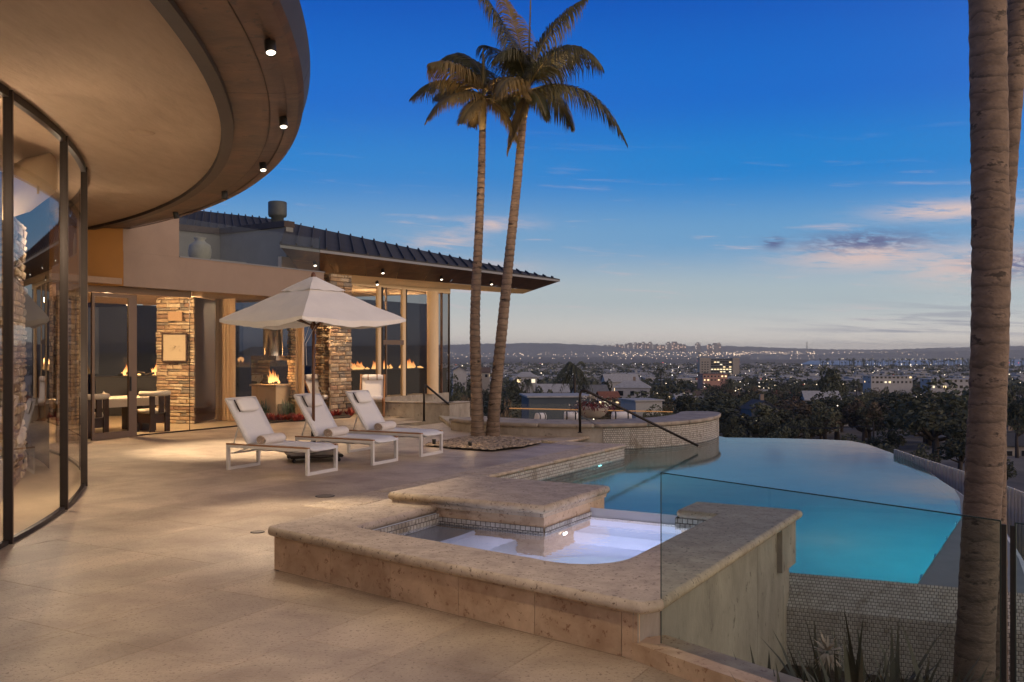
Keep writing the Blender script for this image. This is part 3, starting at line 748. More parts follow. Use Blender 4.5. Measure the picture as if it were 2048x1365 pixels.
def stone_face(parent, A, B, z0, z1, depth=0.06, seed=1, avg=0.28, h0=0.05, h1=0.12, fixed=None, core=True):
    """dry-stacked ledge stones between A and B (world xy), facing the side to the right of A->B"""
    rnd = random.Random(seed); A, B = Vector(A[:2]), Vector(B[:2]); d = (B-A); L = d.length; d.normalize(); nr = Vector((d.y, -d.x))
    off = wloc(parent); z = z0; ang = math.atan2(d.y, d.x)
    while z < z1-0.02:
        h = min(rnd.uniform(h0, h1), z1-z); x = 0.0
        while x < L-0.01:
            w = rnd.uniform(0.5, 1.6)*avg; w = min(w, L-x)
            if L-x-w < 0.08: w = L-x
            pr = rnd.uniform(0.0, depth*0.75)
            hh = h
            mb = MB(); e = 0.008
            # rough block: front face pushed in at its corners, y=0 is the wall plane, -y proud
            j = lambda s: rnd.uniform(-s, s)
            x0, x1, a, b = e/2, w-e/2, e/2, hh-e/2
            vs = [(x0, 0.03, a), (x1, 0.03, a), (x1, 0.03, b), (x0, 0.03, b),
                  (x0+abs(j(.006)), -pr+0.012, a+abs(j(.006))), (x1-abs(j(.006)), -pr+0.012, a+abs(j(.006))), (x1-abs(j(.006)), -pr+0.012, b-abs(j(.006))), (x0+abs(j(.006)), -pr+0.012, b-abs(j(.006))),
                  (x0+w*.25, -pr-rnd.uniform(0, .014), a+h*.28), (x1-w*.25, -pr-rnd.uniform(0, .014), a+h*.25), (x1-w*.22, -pr-rnd.uniform(0, .014), b-h*.25), (x0+w*.2, -pr-rnd.uniform(0, .014), b-h*.28)]
            mb.add(vs, [(0,1,5,4),(1,2,6,5),(2,3,7,6),(3,0,4,7),(4,5,9,8),(5,6,10,9),(6,7,11,10),(7,4,8,11),(8,9,10,11)])
            P = A + d*x
            link('stone', mb.mesh('stone', STONES[rnd.choice((0, 0, 1, 1, 2, 3, 4))]), parent, (P.x-off.x, P.y-off.y, z-off.z), (0, 0, ang))
            x += w
        z += h
    if core:
        mb = MB(); a, b = A-nr*0.03, B-nr*0.03
        mb.quad((a.x, a.y, z0), (b.x, b.y, z0), (b.x, b.y, z1), (a.x, a.y, z1)); mb.build('stone_backing', m_wood_d, parent)

# ------------------------------------------------------------------ round pavilion (left)
GC, GR, ZCEIL = Vector((-20.28, 6.65)), 15.77, 4.20
SC = Vector((-20.7, 5.1)); R_IN, R_MID, R_OUT = 18.30, 18.80, 19.08
pav = empty('round_pavilion', (GC.x, GC.y, 0), 0, 'round glass pavilion with a wide curved plaster and copper roof overhang', 'pavilion')
def pol(c, r, a): return Vector((c.x+r*math.cos(a), c.y+r*math.sin(a)))
rad = math.radians
def annulus(mb, c, r0, z0, r1, z1, a0, a1, n, smooth=True):
    vs = []
    for k in range(n+1):
        a = a0+(a1-a0)*k/n
        p, q = pol(c, r0, a), pol(c, r1, a); vs += [(p.x, p.y, z0), (q.x, q.y, z1)]
    mb.add(vs, [(2*i, 2*i+1, 2*i+3, 2*i+2) for i in range(n)], smooth)
mb = MB(); annulus(mb, SC, 0.2, ZCEIL, R_IN, ZCEIL, rad(-60), rad(90), 90); mb.build('plaster_soffit', m_plaster, pav)
st = rad(8.3)
for k in range(-6, 10):
    a0, a1 = rad(11.7)+k*st+rad(0.03), rad(11.7)+(k+1)*st-rad(0.03)
    mb = MB(); annulus(mb, SC, R_IN, ZCEIL, R_IN+0.005, ZCEIL-0.05, a0, a1, 8); annulus(mb, SC, R_IN+0.005, ZCEIL-0.05, R_IN+0.13, ZCEIL-0.05, a0, a1, 8); annulus(mb, SC, R_IN+0.13, ZCEIL-0.05, R_IN+0.135, ZCEIL-0.005, a0, a1, 8)
    mb.build('soffit_lip', m_copper_d, pav)
    mb = MB(); annulus(mb, SC, R_IN+0.137, ZCEIL-0.005, R_MID-0.004, ZCEIL+0.002, a0, a1, 8); mb.build('copper_panel', m_copper, pav)
    mb = MB(); annulus(mb, SC, R_MID+0.004, ZCEIL+0.003, R_OUT-0.12, ZCEIL+0.02, a0, a1, 8); mb.build('copper_panel', m_copper, pav)
    mb = MB(); annulus(mb, SC, R_OUT-0.115, ZCEIL+0.005, R_OUT, ZCEIL+0.02, a0, a1, 8); annulus(mb, SC, R_OUT, ZCEIL+0.02, R_OUT+0.05, ZCEIL+0.06, a0, a1, 8); mb.build('edge_trim', m_copper, pav)
    mb = MB(); annulus(mb, SC, R_OUT+0.03, ZCEIL+0.062, R_OUT+0.11, ZCEIL+0.30, a0, a1, 8); annulus(mb, SC, R_OUT+0.11, ZCEIL+0.30, R_OUT-0.1, ZCEIL+0.34, a0, a1, 8); mb.build('fascia_panel', m_copper_d, pav)
mb = MB(); annulus(mb, SC, R_IN, ZCEIL+0.03, R_OUT-0.0, ZCEIL+0.06, rad(-60), rad(90), 60); annulus(mb, SC, 0.2, ZCEIL+0.42, R_OUT+0.1, ZCEIL+0.335, rad(-60), rad(90), 60); mb.build('roof_deck', m_copper_d, pav)
# ceiling speaker / access discs
for px, py in ((284, 266), (240, 404)):
    g = G(px, py, ZCEIL-0.004); mb = MB(); mb.lathe([(0.0, -0.012), (0.12, -0.012), (0.14, 0.0)], 24, (g.x, g.y, ZCEIL-0.002)); mb.build('ceiling_disc', m_plaster, pav)
# spotlights under the copper rim
def spot(px, py, parent, z, tgt, power, cone=75, loc=None, r=0.044, zc=None, on=True):
    g = Vector(loc) if loc is not None else G(px, py, z)
    d = (Vector(tgt)-g).normalized() if tgt else Vector((0, 0, -1))
    q = d.to_track_quat('Z', 'Y').to_matrix().to_4x4()
    h = MB(); h.lathe([(0.0, -0.075), (r*0.9, -0.075), (r, -0.068), (r, 0.045), (r*0.9, 0.05), (r*0.86, 0.03)], 16); h.v = [tuple(g+(q @ Vector(v))) for v in h.v]
    h.tube([g+Vector((0, 0, 0.02)), Vector((g.x, g.y, zc or z+0.12))], 0.015, 6)
    hs = h.build('spotlight', m_black, parent)
    e = MB(); e.lathe([(0.0, 0.034), (r*0.86, 0.034)], 16); e.v = [tuple(g+(q @ Vector(v))) for v in e.v]
    e.build('lens', lens_mat if on else m_black, hs)
    if on and power: lamp('SPOT', 'spot_lamp', g+d*0.07, power, WARM2, parent, g+d*4, 0.04, cone, 0.8)
spot(541, 98, pav, 4.14, W(-1.0, 4.4), 80, 70, zc=4.22)
spot(567, 248, pav, 4.14, W(-1.7, 6.4), 120, 60, zc=4.22)
spot(526, 336, pav, 4.14, W(-2.15, 8.1), 700, 46, zc=4.22)
spot(449, 392, pav, 4.14, None, 0, zc=4.22, on=False)
spot(352, 432, pav, 4.14, W(-5.0, 14.0), 1500, 58, zc=4.22)
for a, tg, pw in ((-1.0, (0.2, 4.0, 0), 130), (-9.5, (-1.2, 1.2, 0), 16)):      # the ring goes on above the frame; unseen spots added to light the foreground
    p = pol(SC, R_OUT-0.14, rad(a)); spot(0, 0, pav, 4.1, tg, pw, 85, loc=(p.x, p.y, 4.10), zc=4.22)
# glass wall: curved panes and mullions
MA = [7.7+6.95*k for k in range(-5, 7)]
for i in range(len(MA)-1):
    a0, a1 = rad(MA[i])+0.003, rad(MA[i+1])-0.003
    mb = MB(); annulus(mb, GC, GR, 0.05, GR, 4.12, a0, a1, 10); mb.build('glass_pane', m_curved, pav)
    mb = MB(); annulus(mb, GC, GR-0.03, 4.12, GR+0.03, 4.12, a0, a1, 10); annulus(mb, GC, GR+0.03, 4.12, GR+0.03, 4.199, a0, a1, 10); annulus(mb, GC, GR-0.03, 4.199, GR-0.03, 4.12, a0, a1, 10); mb.build('head_frame', m_mull, pav)
    mb = MB(); annulus(mb, GC, GR+0.025, 0.008, GR+0.025, 0.05, a0, a1, 10); annulus(mb, GC, GR-0.025, 0.05, GR+0.025, 0.05, a0, a1, 10); annulus(mb, GC, GR-0.025, 0.05, GR-0.025, 0.008, a0, a1, 10); mb.build('sill_frame', m_mull, pav)
for a in MA:
    M = Matrix.Translation((*pol(GC, GR, rad(a)), 0)) @ Matrix.Rotation(rad(a), 4, 'Z')
    mb = MB(); mb.box(-0.035, 0.045, -0.014, 0.014, 0.01, 4.195, M); mo = mb.build('mullion', m_mull, pav)
    mb = MB(); mb.box(0.0455, 0.05, -0.007, 0.007, 0.01, 4.19, M); mb.build('gasket', m_steel, mo)
# inside: floor, ring border, drum wall, rear wall
mb = MB(); annulus(mb, GC, 0.2, 0.006, GR-0.01, 0.006, rad(-60), rad(80), 60); mb.build('interior_floor', m_floor_in, pav)
mb = MB(); annulus(mb, GC, 13.95, 0.012, 14.0, 0.012, rad(-60), rad(80), 60); mb.build('floor_inlay', m_mull, pav)
mb = MB(); colp = [(4, 360, 440, 10.4), (27, 352, 434, 10.6), (60, 332, 424, 10.9), (85, 314, 405, 11.2), (100, 306, 394, 11.5), (110, 316, 384, 11.9), (115, 334, 374, 12.3)]
fr_ = [(D(x, t, y/DS), D(x, bt_, y/DS)) for x, t, bt_, y in colp]
mb.add([v for p in fr_ for v in p]+[v+Vector((-0.5, 0.35, 0)) for p in fr_ for v in p], [(2*i, 2*i+1, 2*i+3, 2*i+2) for i in range(6)]+[(14+2*i, 14+2*i+2, 14+2*i+3, 14+2*i+1) for i in range(6)]+[(2*i, 2*i+2, 16+2*i, 14+2*i) for i in range(6)]+[(2*i+1, 15+2*i, 17+2*i, 2*i+3) for i in range(6)], True)
mb.build('curved_gallery_front', m_cream, pav)
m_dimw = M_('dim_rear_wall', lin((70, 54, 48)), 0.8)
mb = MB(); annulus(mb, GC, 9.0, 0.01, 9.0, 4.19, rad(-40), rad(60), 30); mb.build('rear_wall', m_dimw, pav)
mb = MB(); annulus(mb, GC, 15.35, 0.01, 15.35, 4.19, rad(29.5), rad(75), 30); mb.build('dark_backing_wall', m_wood_d, pav)  # added dark backing; blocks the view through and brings out reflections
s0, s1, s2 = D(-60, 800, 13.0/DS), D(20, 800, 12.2/DS), D(48, 800, 13.6/DS)
pc = empty('stone_column', (s1.x, s1.y, 0), 0, 'ledge stone column standing inside the round glass pavilion', 'column')
stone_face(pc, s0, s1, 0.01, 3.55, seed=4, avg=0.3, h0=0.06, h1=0.13)
stone_face(pc, s1, s2, 0.01, 3.55, seed=5, avg=0.3, h0=0.06, h1=0.13)
for px_, yy, zz, pw in ((10, 10.2, 2.9, 36), (60, 11.0, 1.4, 60), (-120, 8.5, 3.2, 60), (100, 13.8, 3.3, 30)):
    p = D(px_, 700, yy/DS); lamp('POINT', 'pavilion_lamp', (p.x, p.y, zz), pw, WARM2, pav, None, 0.12)
# a white tub armchair just inside the glass
ac = empty('tub_armchair', (-5.55, 9.4, 0.012), rad(200), 'white rounded armchair just inside the curved glass at the picture edge', 'armchair')
mb = MB(); mb.lathe([(0.0, 0.12), (0.36, 0.12), (0.40, 0.2), (0.38, 0.38), (0.0, 0.42)], 24); mb.build('seat', m_cloth, ac, True)
mb = MB(); mb.lathe([(0.40, 0.13), (0.46, 0.3), (0.47, 0.62), (0.43, 0.72), (0.38, 0.68), (0.36, 0.40)], 20, a0=rad(60), a1=rad(300)); mb.build('backrest', m_cloth, ac, True)
mb = MB(); mb.lathe([(0.30, 0.0), (0.30, 0.12), (0.0, 0.12)], 20); mb.build('base', m_wood_d, ac, True)

# ------------------------------------------------------------------ rear wing with balcony
FT = 1.1586
P0 = W(-8.35, 15.30); U3 = -PU; V3 = QV
def FP(t, off=0.0, z=0.0): return P0 + V3*(t*FT) + U3*off + Vector((0, 0, z))
rear = empty('rear_wing', (P0.x, P0.y, 0), 0, 'rear house wing with taupe balcony over sliding glass doors', 'house wing')
def fbox(mb, t0, t1, o0, o1, z0, z1):
    M = Matrix(((V3.x, U3.x, 0, P0.x), (V3.y, U3.y, 0, P0.y), (0, 0, 1, 0), (0, 0, 0, 1)))
    return mb.box(t0*FT, t1*FT, o0, o1, z0, z1, M)
ZP0, ZP1 = 3.07, 3.76
mb = MB(); fbox(mb, 0.35, 5.55, 0.28, 0.48, ZP0, ZP1); fbox(mb, 5.35, 5.55, -6.0, 0.279, ZP0, ZP1); mb.build('balcony_parapet', m_stucco, rear)
mb = MB(); fbox(mb, 0.34, 1.55, 0.30, 0.482, ZP1+0.001, 4.62); mb.build('upper_wall', m_stucco, rear)
mb = MB(); a = FP(0.345, 0.48); b = W(-10.2, 14.1); d = (b-a).normalized(); n_ = Vector((d.y, -d.x, 0))
mb.prism([tuple(v.xy) for v in (lambda q: [Vector(x) for x in ccw(q)])([a.xy, b.xy, (b+n_*0.25).xy if (b+n_*0.25).y > b.y else (b-n_*0.25).xy, (a+Vector((0.0, 0.3, 0))).xy])], ZP0, 4.62); mb.build('angled_wall', m_ochre, rear)
mb = MB(); fbox(mb, 1.551, 5.57, 0.26, 0.50, ZP1, ZP1+0.025); mb.build('parapet_cap', m_zinc, rear)
mb = MB(); fbox(mb, -14.0, 5.34, -6.5, 0.279, ZP0+0.03, ZP0+0.15); mb.build('ceiling_slab', m_plaster, rear)
mb = MB(); fbox(mb, -3.0, 0.339, 0.279, 0.47, ZP0+0.03, ZP0+0.15); mb.build('ceiling_slab', m_plaster, rear)
mb = MB(); fbox(mb, -14.0, 5.34, -6.5, -0.03, 0.003, 0.008); mb.build('interior_floor', m_floor_in, rear)
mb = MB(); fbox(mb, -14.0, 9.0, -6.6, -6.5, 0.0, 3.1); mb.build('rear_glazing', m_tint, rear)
# header and glazing
mb = MB(); fbox(mb, -0.6, 2.17, -0.05, 0.05, 2.95, 3.098); mb.build('header', m_steel, rear)
for t0, t1, zt in ((0.93, 2.165, 2.93), (2.175, 3.40, 3.09), (3.41, 5.18, 3.09)):
    mb = MB(); mb.quad(FP(t0, 0, 0.03), FP(t1, 0, 0.03), FP(t1, 0, zt), FP(t0, 0, zt)); mb.build('glass_pane', m_facade, rear)
    mb = MB(); fbox(mb, t0, t1, -0.02, 0.02, 0.009, 0.03); mb.build('sill_rail', m_mull, rear)
mb = MB(); fbox(mb, 0.80, 0.92, -0.03, 0.06, 0.01, 2.93); mb.build('mullion', m_steel, rear)
mb = MB(); fbox(mb, 2.166, 2.174, -0.008, 0.008, 0.03, 3.09); mb.build('glass_joint', m_mull, rear)
dr = MB(); fbox(dr, -0.02, 0.79, 0.055, 0.10, 0.01, 0.14); fbox(dr, -0.02, 0.79, 0.055, 0.10, 2.86, 2.93); fbox(dr, -0.02, 0.03, 0.055, 0.10, 0.14, 2.86); fbox(dr, 0.72, 0.79, 0.055, 0.10, 0.14, 2.86)
door = dr.build('sliding_door', m_steel, rear)
mb = MB(); mb.quad(FP(0.03, 0.07, 0.14), FP(0.72, 0.07, 0.14), FP(0.72, 0.07, 2.86), FP(0.03, 0.07, 2.86)); mb.build('pane', m_facade, door)
mb = MB(); fbox(mb, 0.74, 0.765, 0.101, 0.125, 0.95, 1.25); mb.build('handle', m_black, door)
# balcony balustrade glass
for t0, t1 in ((1.56, 2.9), (2.91, 4.25), (4.26, 5.50)):
    mb = MB(); mb.quad(FP(t0, 0.38, ZP1+0.03), FP(t1, 0.38, ZP1+0.03), FP(t1, 0.38, ZP1+0.86), FP(t0, 0.38, ZP1+0.86)); mb.build('balcony_glass', m_pane, rear)
mb = MB(); mb.bar(FP(5.5, 0.38, ZP1+0.03), FP(5.5, 0.38, ZP1+0.9), 0.008, 0.02); mb.build('glass_edge', m_gedge, rear)
# upper storey behind the balcony: grey parapet walls with dark cap
up = [D(300, 440, 21.0).xy, D(440, 460, 22.3).xy, D(572, 455, 20.9).xy, D(578, 455, 24).xy]
zt = [D(300, 440, 21.0).z-0.05, D(440, 464, 22.3).z, D(572, 455, 20.9).z, D(578, 455, 24).z]
for i in range(2):
    a, b = up[i], up[i+1]; d = (b-a).normalized(); nn = Vector((-d.y, d.x)); nn = nn if nn.y > 0 else -nn
    z = 5.12
    mb = MB(); mb.prism([tuple(v) for v in ccw([a, b, b+nn*0.25, a+nn*0.25])], 3.2, z); mb.build('upper_parapet', m_greywall, rear)
    mb = MB(); mb.prism([tuple(v) for v in ccw([a-nn*0.06, b-nn*0.06, b+nn*0.3, a+nn*0.3])], z+0.002, z+0.17); mb.build('parapet_cap', m_copper_d, rear)
# ribbed roof above it
def ribbed(parent, A, B, C_, D_, n, name='roof_pan'):
    """quad A(eave start) B(eave end) C(ridge end) D(ridge start), n pans with raised seams"""
    A, B, C_, D_ = map(Vector, (A, B, C_, D_)); nr = (B-A).cross(D_-A).normalized(); nr = nr if nr.z > 0 else -nr
    for k in range(n):
        u0, u1 = k/n, (k+1)/n
        a, b, c, d = A+(B-A)*u0, A+(B-A)*u1, D_+(C_-D_)*u1, D_+(C_-D_)*u0
        mb = MB(); t = 0.03
        e = (b-a).normalized()*0.02
        top = [a+nr*t, b-e+nr*t, c-e+nr*t, d+nr*t]
        mb.add([a, b, c, d]+top, [(3, 2, 1, 0), (4, 5, 6, 7), (0, 1, 5, 4), (1, 2, 6, 5), (2, 3, 7, 6), (3, 0, 4, 7)])
        mb.bar(a+nr*0.05, d+nr*0.05, 0.035, 0.07, up=nr)
        mb.build(name, m_seam, parent)
ribbed(rear, D(335, 458, 22.6), D(560, 462, 24.5), D(545, 440, 27.5), D(352, 418, 27.0), 14)
# roof vent
mb = MB(); g = D(555, 450, 23.6); mb.lathe([(0.19, -0.3), (0.19, 0.22), (0.26, 0.24), (0.28, 0.30), (0.28, 0.68), (0.25, 0.70), (0.0, 0.70)], 20, (g.x, g.y, g.z)); mb.build('roof_vent', M_('verdigris_vent', lin((70, 76, 74)), 0.6, 0.2, 4), rear)
# ledge stone piers
pa0, pa1, pa2 = D(313, 845, 18.95), D(389, 848, 18.65), D(438, 842, 20.4)
pierA = empty('stone_pier', (pa0.x, pa0.y, 0), 0, 'honey coloured ledge stone pier with the framed picture inside the doors', 'pier')
stone_face(pierA, pa0, pa1, 0.01, 3.08, seed=11, avg=0.26, h0=0.05, h1=0.11)
mb = MB(); d = (pa2-pa1); mb.quad((pa1.x, pa1.y, 0.01), (pa2.x, pa2.y, 0.01), (pa2.x, pa2.y, 3.08), (pa1.x, pa1.y, 3.08)); mb.build('side_panel', m_wood_d, pierA)
pl0, pl1 = FP(-0.55, -0.12), FP(-0.03, -0.12)
pierL = empty('stone_pier', (pl0.x, pl0.y, 0), 0, 'narrow ledge stone pier at the hinge side of the sliding door', 'pier')
stone_face(pierL, pl0, pl1, 0.01, 3.08, seed=12, avg=0.25)
pb0, pb1, pb2 = D(632, 830, 21.6), D(660, 830, 20.75), D(703, 830, 21.4)
pierB = empty('stone_pier', (pb1.x, pb1.y, 0), 0, 'tall ledge stone pier behind the parasol beside the lit fire trough', 'pier')
stone_face(pierB, pb1, pb2, 0.0, 3.85, seed=21, avg=0.26, h0=0.055, h1=0.13)
stone_face(pierB, pb0, pb1, 0.0, 3.85, seed=22, avg=0.3, h0=0.055, h1=0.13)
pcu0, pcu1 = D(576, 830, 21.0), D(592, 830, 20.6)
pierC = empty('stone_pier', (pcu0.x, pcu0.y, 0), 0, 'narrow lit stone pier between the fireplace flue and the curtain', 'pier')
stone_face(pierC, pcu0, pcu1, 0.0, 3.08, seed=23, avg=0.14, h0=0.05, h1=0.11)
# picture and blank plate on the pier
def on_pier(px, py): 
    s = (px-313)/(389-313); Y = 18.95+(18.65-18.95)*s - 0.11
    return D(px, py, Y)
fr = empty('framed_picture', on_pier(350, 723), 0, 'cream framed drawing hung on the ledge stone pier', 'picture')
c = [on_pier(326, 723), on_pier(374, 723), on_pier(374, 668), on_pier(326, 668)]
nrm = (c[1]-c[0]).cross(c[3]-c[0]).normalized(); nrm = nrm if nrm.y < 0 else -nrm
def inset(k, off): 
    ctr = sum(c, Vector())/4; return [ctr+(v-ctr)*k+nrm*off for v in c]
mb = MB()
for i in range(4): mb.bar(c[i]+nrm*0.015, c[(i+1) % 4]+nrm*0.015, 0.035, 0.04, up=nrm)
mb.build('frame', m_wood_d, fr)
mb = MB(); mb.quad(*inset(0.97, 0.012)); mb.build('mount', M_('ivory_mount', lin((178, 162, 136)), 0.8), fr)
ctr = sum(c, Vector())/4; rx = (c[1]-c[0]).normalized(); mb = MB(); rnd = random.Random(3)
for k in range(34):
    a = ctr+rx*rnd.gauss(0, 0.075)+Vector((0, 0, rnd.gauss(0.0, 0.035)))+nrm*0.0145
    mb.tube([a, a+rx*rnd.uniform(-.05, .05)+Vector((0, 0, rnd.uniform(-.03, .03)))], 0.0022, 4)
mb.build('drawing', M_('pencil_line', lin((84, 70, 54)), 0.9), fr)
mb = MB(); q = [on_pier(337, 642), on_pier(364, 642), on_pier(364, 624), on_pier(337, 624)]
mb.add([v-nrm*0.05 for v in q]+[v+nrm*0.01 for v in q], [(4, 5, 6, 7), (0, 1, 5, 4), (1, 2, 6, 5), (2, 3, 7, 6), (3, 0, 4, 7)])
mb.thing('wall_speaker', M_('tan_grille', lin((172, 140, 106)), 0.8), 'plain tan grille set into the stone pier above the picture', 'speaker grille')
# curtains
def curtain(pa, pb, z1, lab, waves=7):
    a, b = Vector(pa), Vector(pb); d = (b-a); L = d.length; d.normalize(); nn = Vector((-d.y, d.x, 0)); mb = MB(); n = waves*8; vs = []
    for k in range(n+1):
        s = k/n; w = math.sin(s*waves*2*PI)*0.05+math.sin(s*waves*4.7)*0.02
        for z in (0.02, z1*0.5, z1):
            v = a+d*(L*s)+nn*w*(0.8+0.3*(1-z/z1)); vs.append((v.x, v.y, z))
    mb.add(vs, [(3*i+j, 3*i+3+j, 3*i+4+j, 3*i+1+j) for i in range(n) for j in range(2)], True)
    mb.thing('curtain', m_curt, lab, 'curtain')
curtain(D(431, 850, 19.6).xy.to_3d(), D(470, 850, 19.3).xy.to_3d(), 3.08, 'tan full-height curtain gathered beside the dark panelled wall')
curtain(D(592, 850, 20.3).xy.to_3d(), D(608, 850, 20.1).xy.to_3d(), 3.08, 'narrow tan curtain gathered beside the stone pier near the parasol pole', 4)
# fireplace with steel flue
fpc = D(546, 830, 20.9); fp = empty('glass_fireplace', (fpc.x, fpc.y, 0), rad(-30), 'lit glass-sided fireplace on a cream base under a steel flue', 'fireplace')
mb = MB(); mb.box(-0.44, 0.44, -0.35, 0.35, 0, 0.82); mb.build('base', m_cream, fp, True)
mb = MB(); mb.box(-0.48, 0.48, -0.39, 0.39, 0.821, 0.87); mb.build('hearth', m_cope, fp, True)
mb = MB(); mb.box(-0.46, 0.46, -0.36, 0.36, 1.52, 1.64); mb.build('hood', m_chrome, fp, True)
mb = MB(); mb.lathe([(0.26, 1.641), (0.26, 2.4), (0.27, 2.4), (0.27, 2.44), (0.26, 2.44), (0.26, 3.09)], 24); mb.build('flue', m_chrome, fp, True)
for s in ((-0.45, -0.35, 0.45, -0.35), (0.45, -0.35, 0.45, 0.35), (-0.45, 0.35, -0.45, -0.35)):
    mb = MB(); mb.quad((s[0], s[1], 0.87), (s[2], s[3], 0.87), (s[2], s[3], 1.52), (s[0], s[1], 1.52)); mb.build('glass_side', m_pane, fp, True)
def flame_mat(name, c0, c1, s):
    m = bpy.data.materials.new(name); m.use_nodes = True
    n, l = m.node_tree.nodes, m.node_tree.links
    for x in list(n):
        if x.type != 'OUTPUT_MATERIAL': n.remove(x)
    out = [x for x in n if x.type == 'OUTPUT_MATERIAL'][0]
    t = n.new('ShaderNodeTexCoord'); sp = n.new('ShaderNodeSeparateXYZ'); l.new(t.outputs['Generated'], sp.inputs[0])
    r = n.new('ShaderNodeValToRGB'); l.new(sp.outputs[2], r.inputs[0]); r.color_ramp.elements[0].color = (*c0, 1); r.color_ramp.elements[1].color = (*c1, 1); r.color_ramp.elements[1].position = 0.8
    e = n.new('ShaderNodeEmission'); l.new(r.outputs[0], e.inputs[0]); e.inputs[1].default_value = s
    tr = n.new('ShaderNodeBsdfTransparent'); mx = n.new('ShaderNodeMixShader')
    nz = n.new('ShaderNodeTexNoise'); nz.inputs['Scale'].default_value = 5; l.new(t.outputs['Object'], nz.inputs['Vector'])
    ad = n.new('ShaderNodeMath'); ad.operation = 'MULTIPLY_ADD'; l.new(nz.outputs['Fac'], ad.inputs[0]); ad.inputs[1].default_value = 0.5; l.new(sp.outputs[2], ad.inputs[2])
    mr = n.new('ShaderNodeMapRange'); l.new(ad.outputs[0], mr.inputs[0]); mr.inputs[1].default_value = 0.35; mr.inputs[2].default_value = 1.15; mr.inputs[3].default_value = 0.15; mr.inputs[4].default_value = 0.97
    l.new(mr.outputs[0], mx.inputs[0]); l.new(e.outputs[0], mx.inputs[1]); l.new(tr.outputs[0], mx.inputs[2]); l.new(mx.outputs[0], out.inputs[0])
    return m
m_flame = flame_mat('gas_flame', (1.0, 0.55, 0.18), (0.95, 0.22, 0.04), 3.2)
def flames(parent, spots_, h, w, name='flame', seed=0):
    rnd = random.Random(seed)
    for (x, y, z) in spots_:
        mb = MB()
        for k in range(16):
            u_ = rnd.gauss(0, 1); cx, cy = x+u_*w*0.7, y+rnd.gauss(0, w*0.2); hh = h*rnd.uniform(0.35, 1.0)*math.exp(-u_*u_*0.25); r = w*rnd.uniform(0.14, 0.3); lean = rnd.uniform(-.4, .4)*hh
            pts = [(cx+lean*(s**2), cy, z+hh*s) for s in (0, .15, .35, .6, .8, 1)]
            mb.tube(pts, [r*.5, r, r*.9, r*.5, r*.25, r*.03], 8)
        mb.build(name, m_flame, parent, True)
flames(fp, [(0.1, -0.1, 0.90)], 0.45, 0.15, seed=1)
mb = MB()
for k in range(4): mb.tube([(-0.25+0.02*k, -0.12+0.07*k, 0.90), (0.28-0.03*k, -0.1+0.06*k, 0.93)], 0.035, 8)
mb.build('log', m_wood_d, fp, True)
lamp('POINT', 'fire_lamp', fpc+Vector((0.05, -0.25, 1.2-fpc.z)), 14, (1.0, 0.5, 0.2), None, None, 0.12)
# dining table and chairs behind the sliding door
dt = FP(1.25, -1.35); tb = empty('dining_table', (dt.x, dt.y, 0.008), rad(60), 'dining table with a pale cloth top behind the sliding door', 'dining table')
mb = MB(); mb.box(-1.15, 1.15, -0.55, 0.55, 0.70, 0.745); mb.build('table_top', m_cloth, tb, True)
mb = MB(); mb.box(-1.1, 1.1, -0.5, 0.5, 0.56, 0.699); mb.build('apron', m_cloth, tb, True)
for sx in (-0.75, 0.75):
    mb = MB(); mb.box(sx-0.12, sx+0.12, -0.35, 0.35, 0, 0.559); mb.build('leg', m_wood_d, tb, True)
def dchair(loc, rz, lab):
    o = empty('dining_chair', loc, rz, lab, 'dining chair', 'dining chairs behind the glass')
    mb = MB(); slab(mb, [Vector((-.26, -.25)), Vector((.26, -.25)), Vector((.26, .25)), Vector((-.26, .25))], 0.40, 0.50, 0.04, 2); mb.build('seat', m_cloth, o, True)
    mb = MB(); pts = [(0.33*math.cos(a), -0.02-0.30*math.sin(a), 0.84) for a in [PI*k/12 for k in range(13)]]; mb.tube(pts, 0.06, 8); mb.build('top_rail', m_cloth, o, True)
    for x in (-0.2, 0.0, 0.2):
        mb = MB(); mb.box(x-0.06, x+0.06, -0.31+abs(x)*0.25, -0.27+abs(x)*0.25, 0.0 if x else 0.42, 0.80); mb.build('back_post', m_wood_d, o, True)
    for x in (-0.22, 0.22):
        mb = MB(); mb.box(x-0.03, x+0.03, 0.18, 0.24, 0, 0.40); mb.build('leg', m_wood_d, o, True)
    mb = MB(); mb.box(-0.25, 0.25, -0.22, 0.17, 0.20, 0.399); mb.build('apron', m_wood_d, o, True)
for i, (t, of) in enumerate(((0.35, -0.55), (1.75, -0.62))):
    f_ = FP(t, of); dchair((f_.x, f_.y, 0.008), rad(60), ['cream topped dining chair seen through the sliding door pane', 'cream topped dining chair beside the lit stone pier'][i])
nap = m_cloth
for i, (t, of) in enumerate(((0.55, -1.15), (1.1, -1.25), (1.65, -1.2))):
    f_ = FP(t, of, 0.754); mb = MB(); mb.lathe([(0.07, 0), (0.05, 0.07), (0.0, 0.16)], 5, f_)
    mb.thing('folded_napkin', nap, ['peaked white napkin standing at the left end of the dining table', 'peaked white napkin standing in the middle of the dining table', 'peaked white napkin standing at the pier end of the dining table'][i], 'napkin')
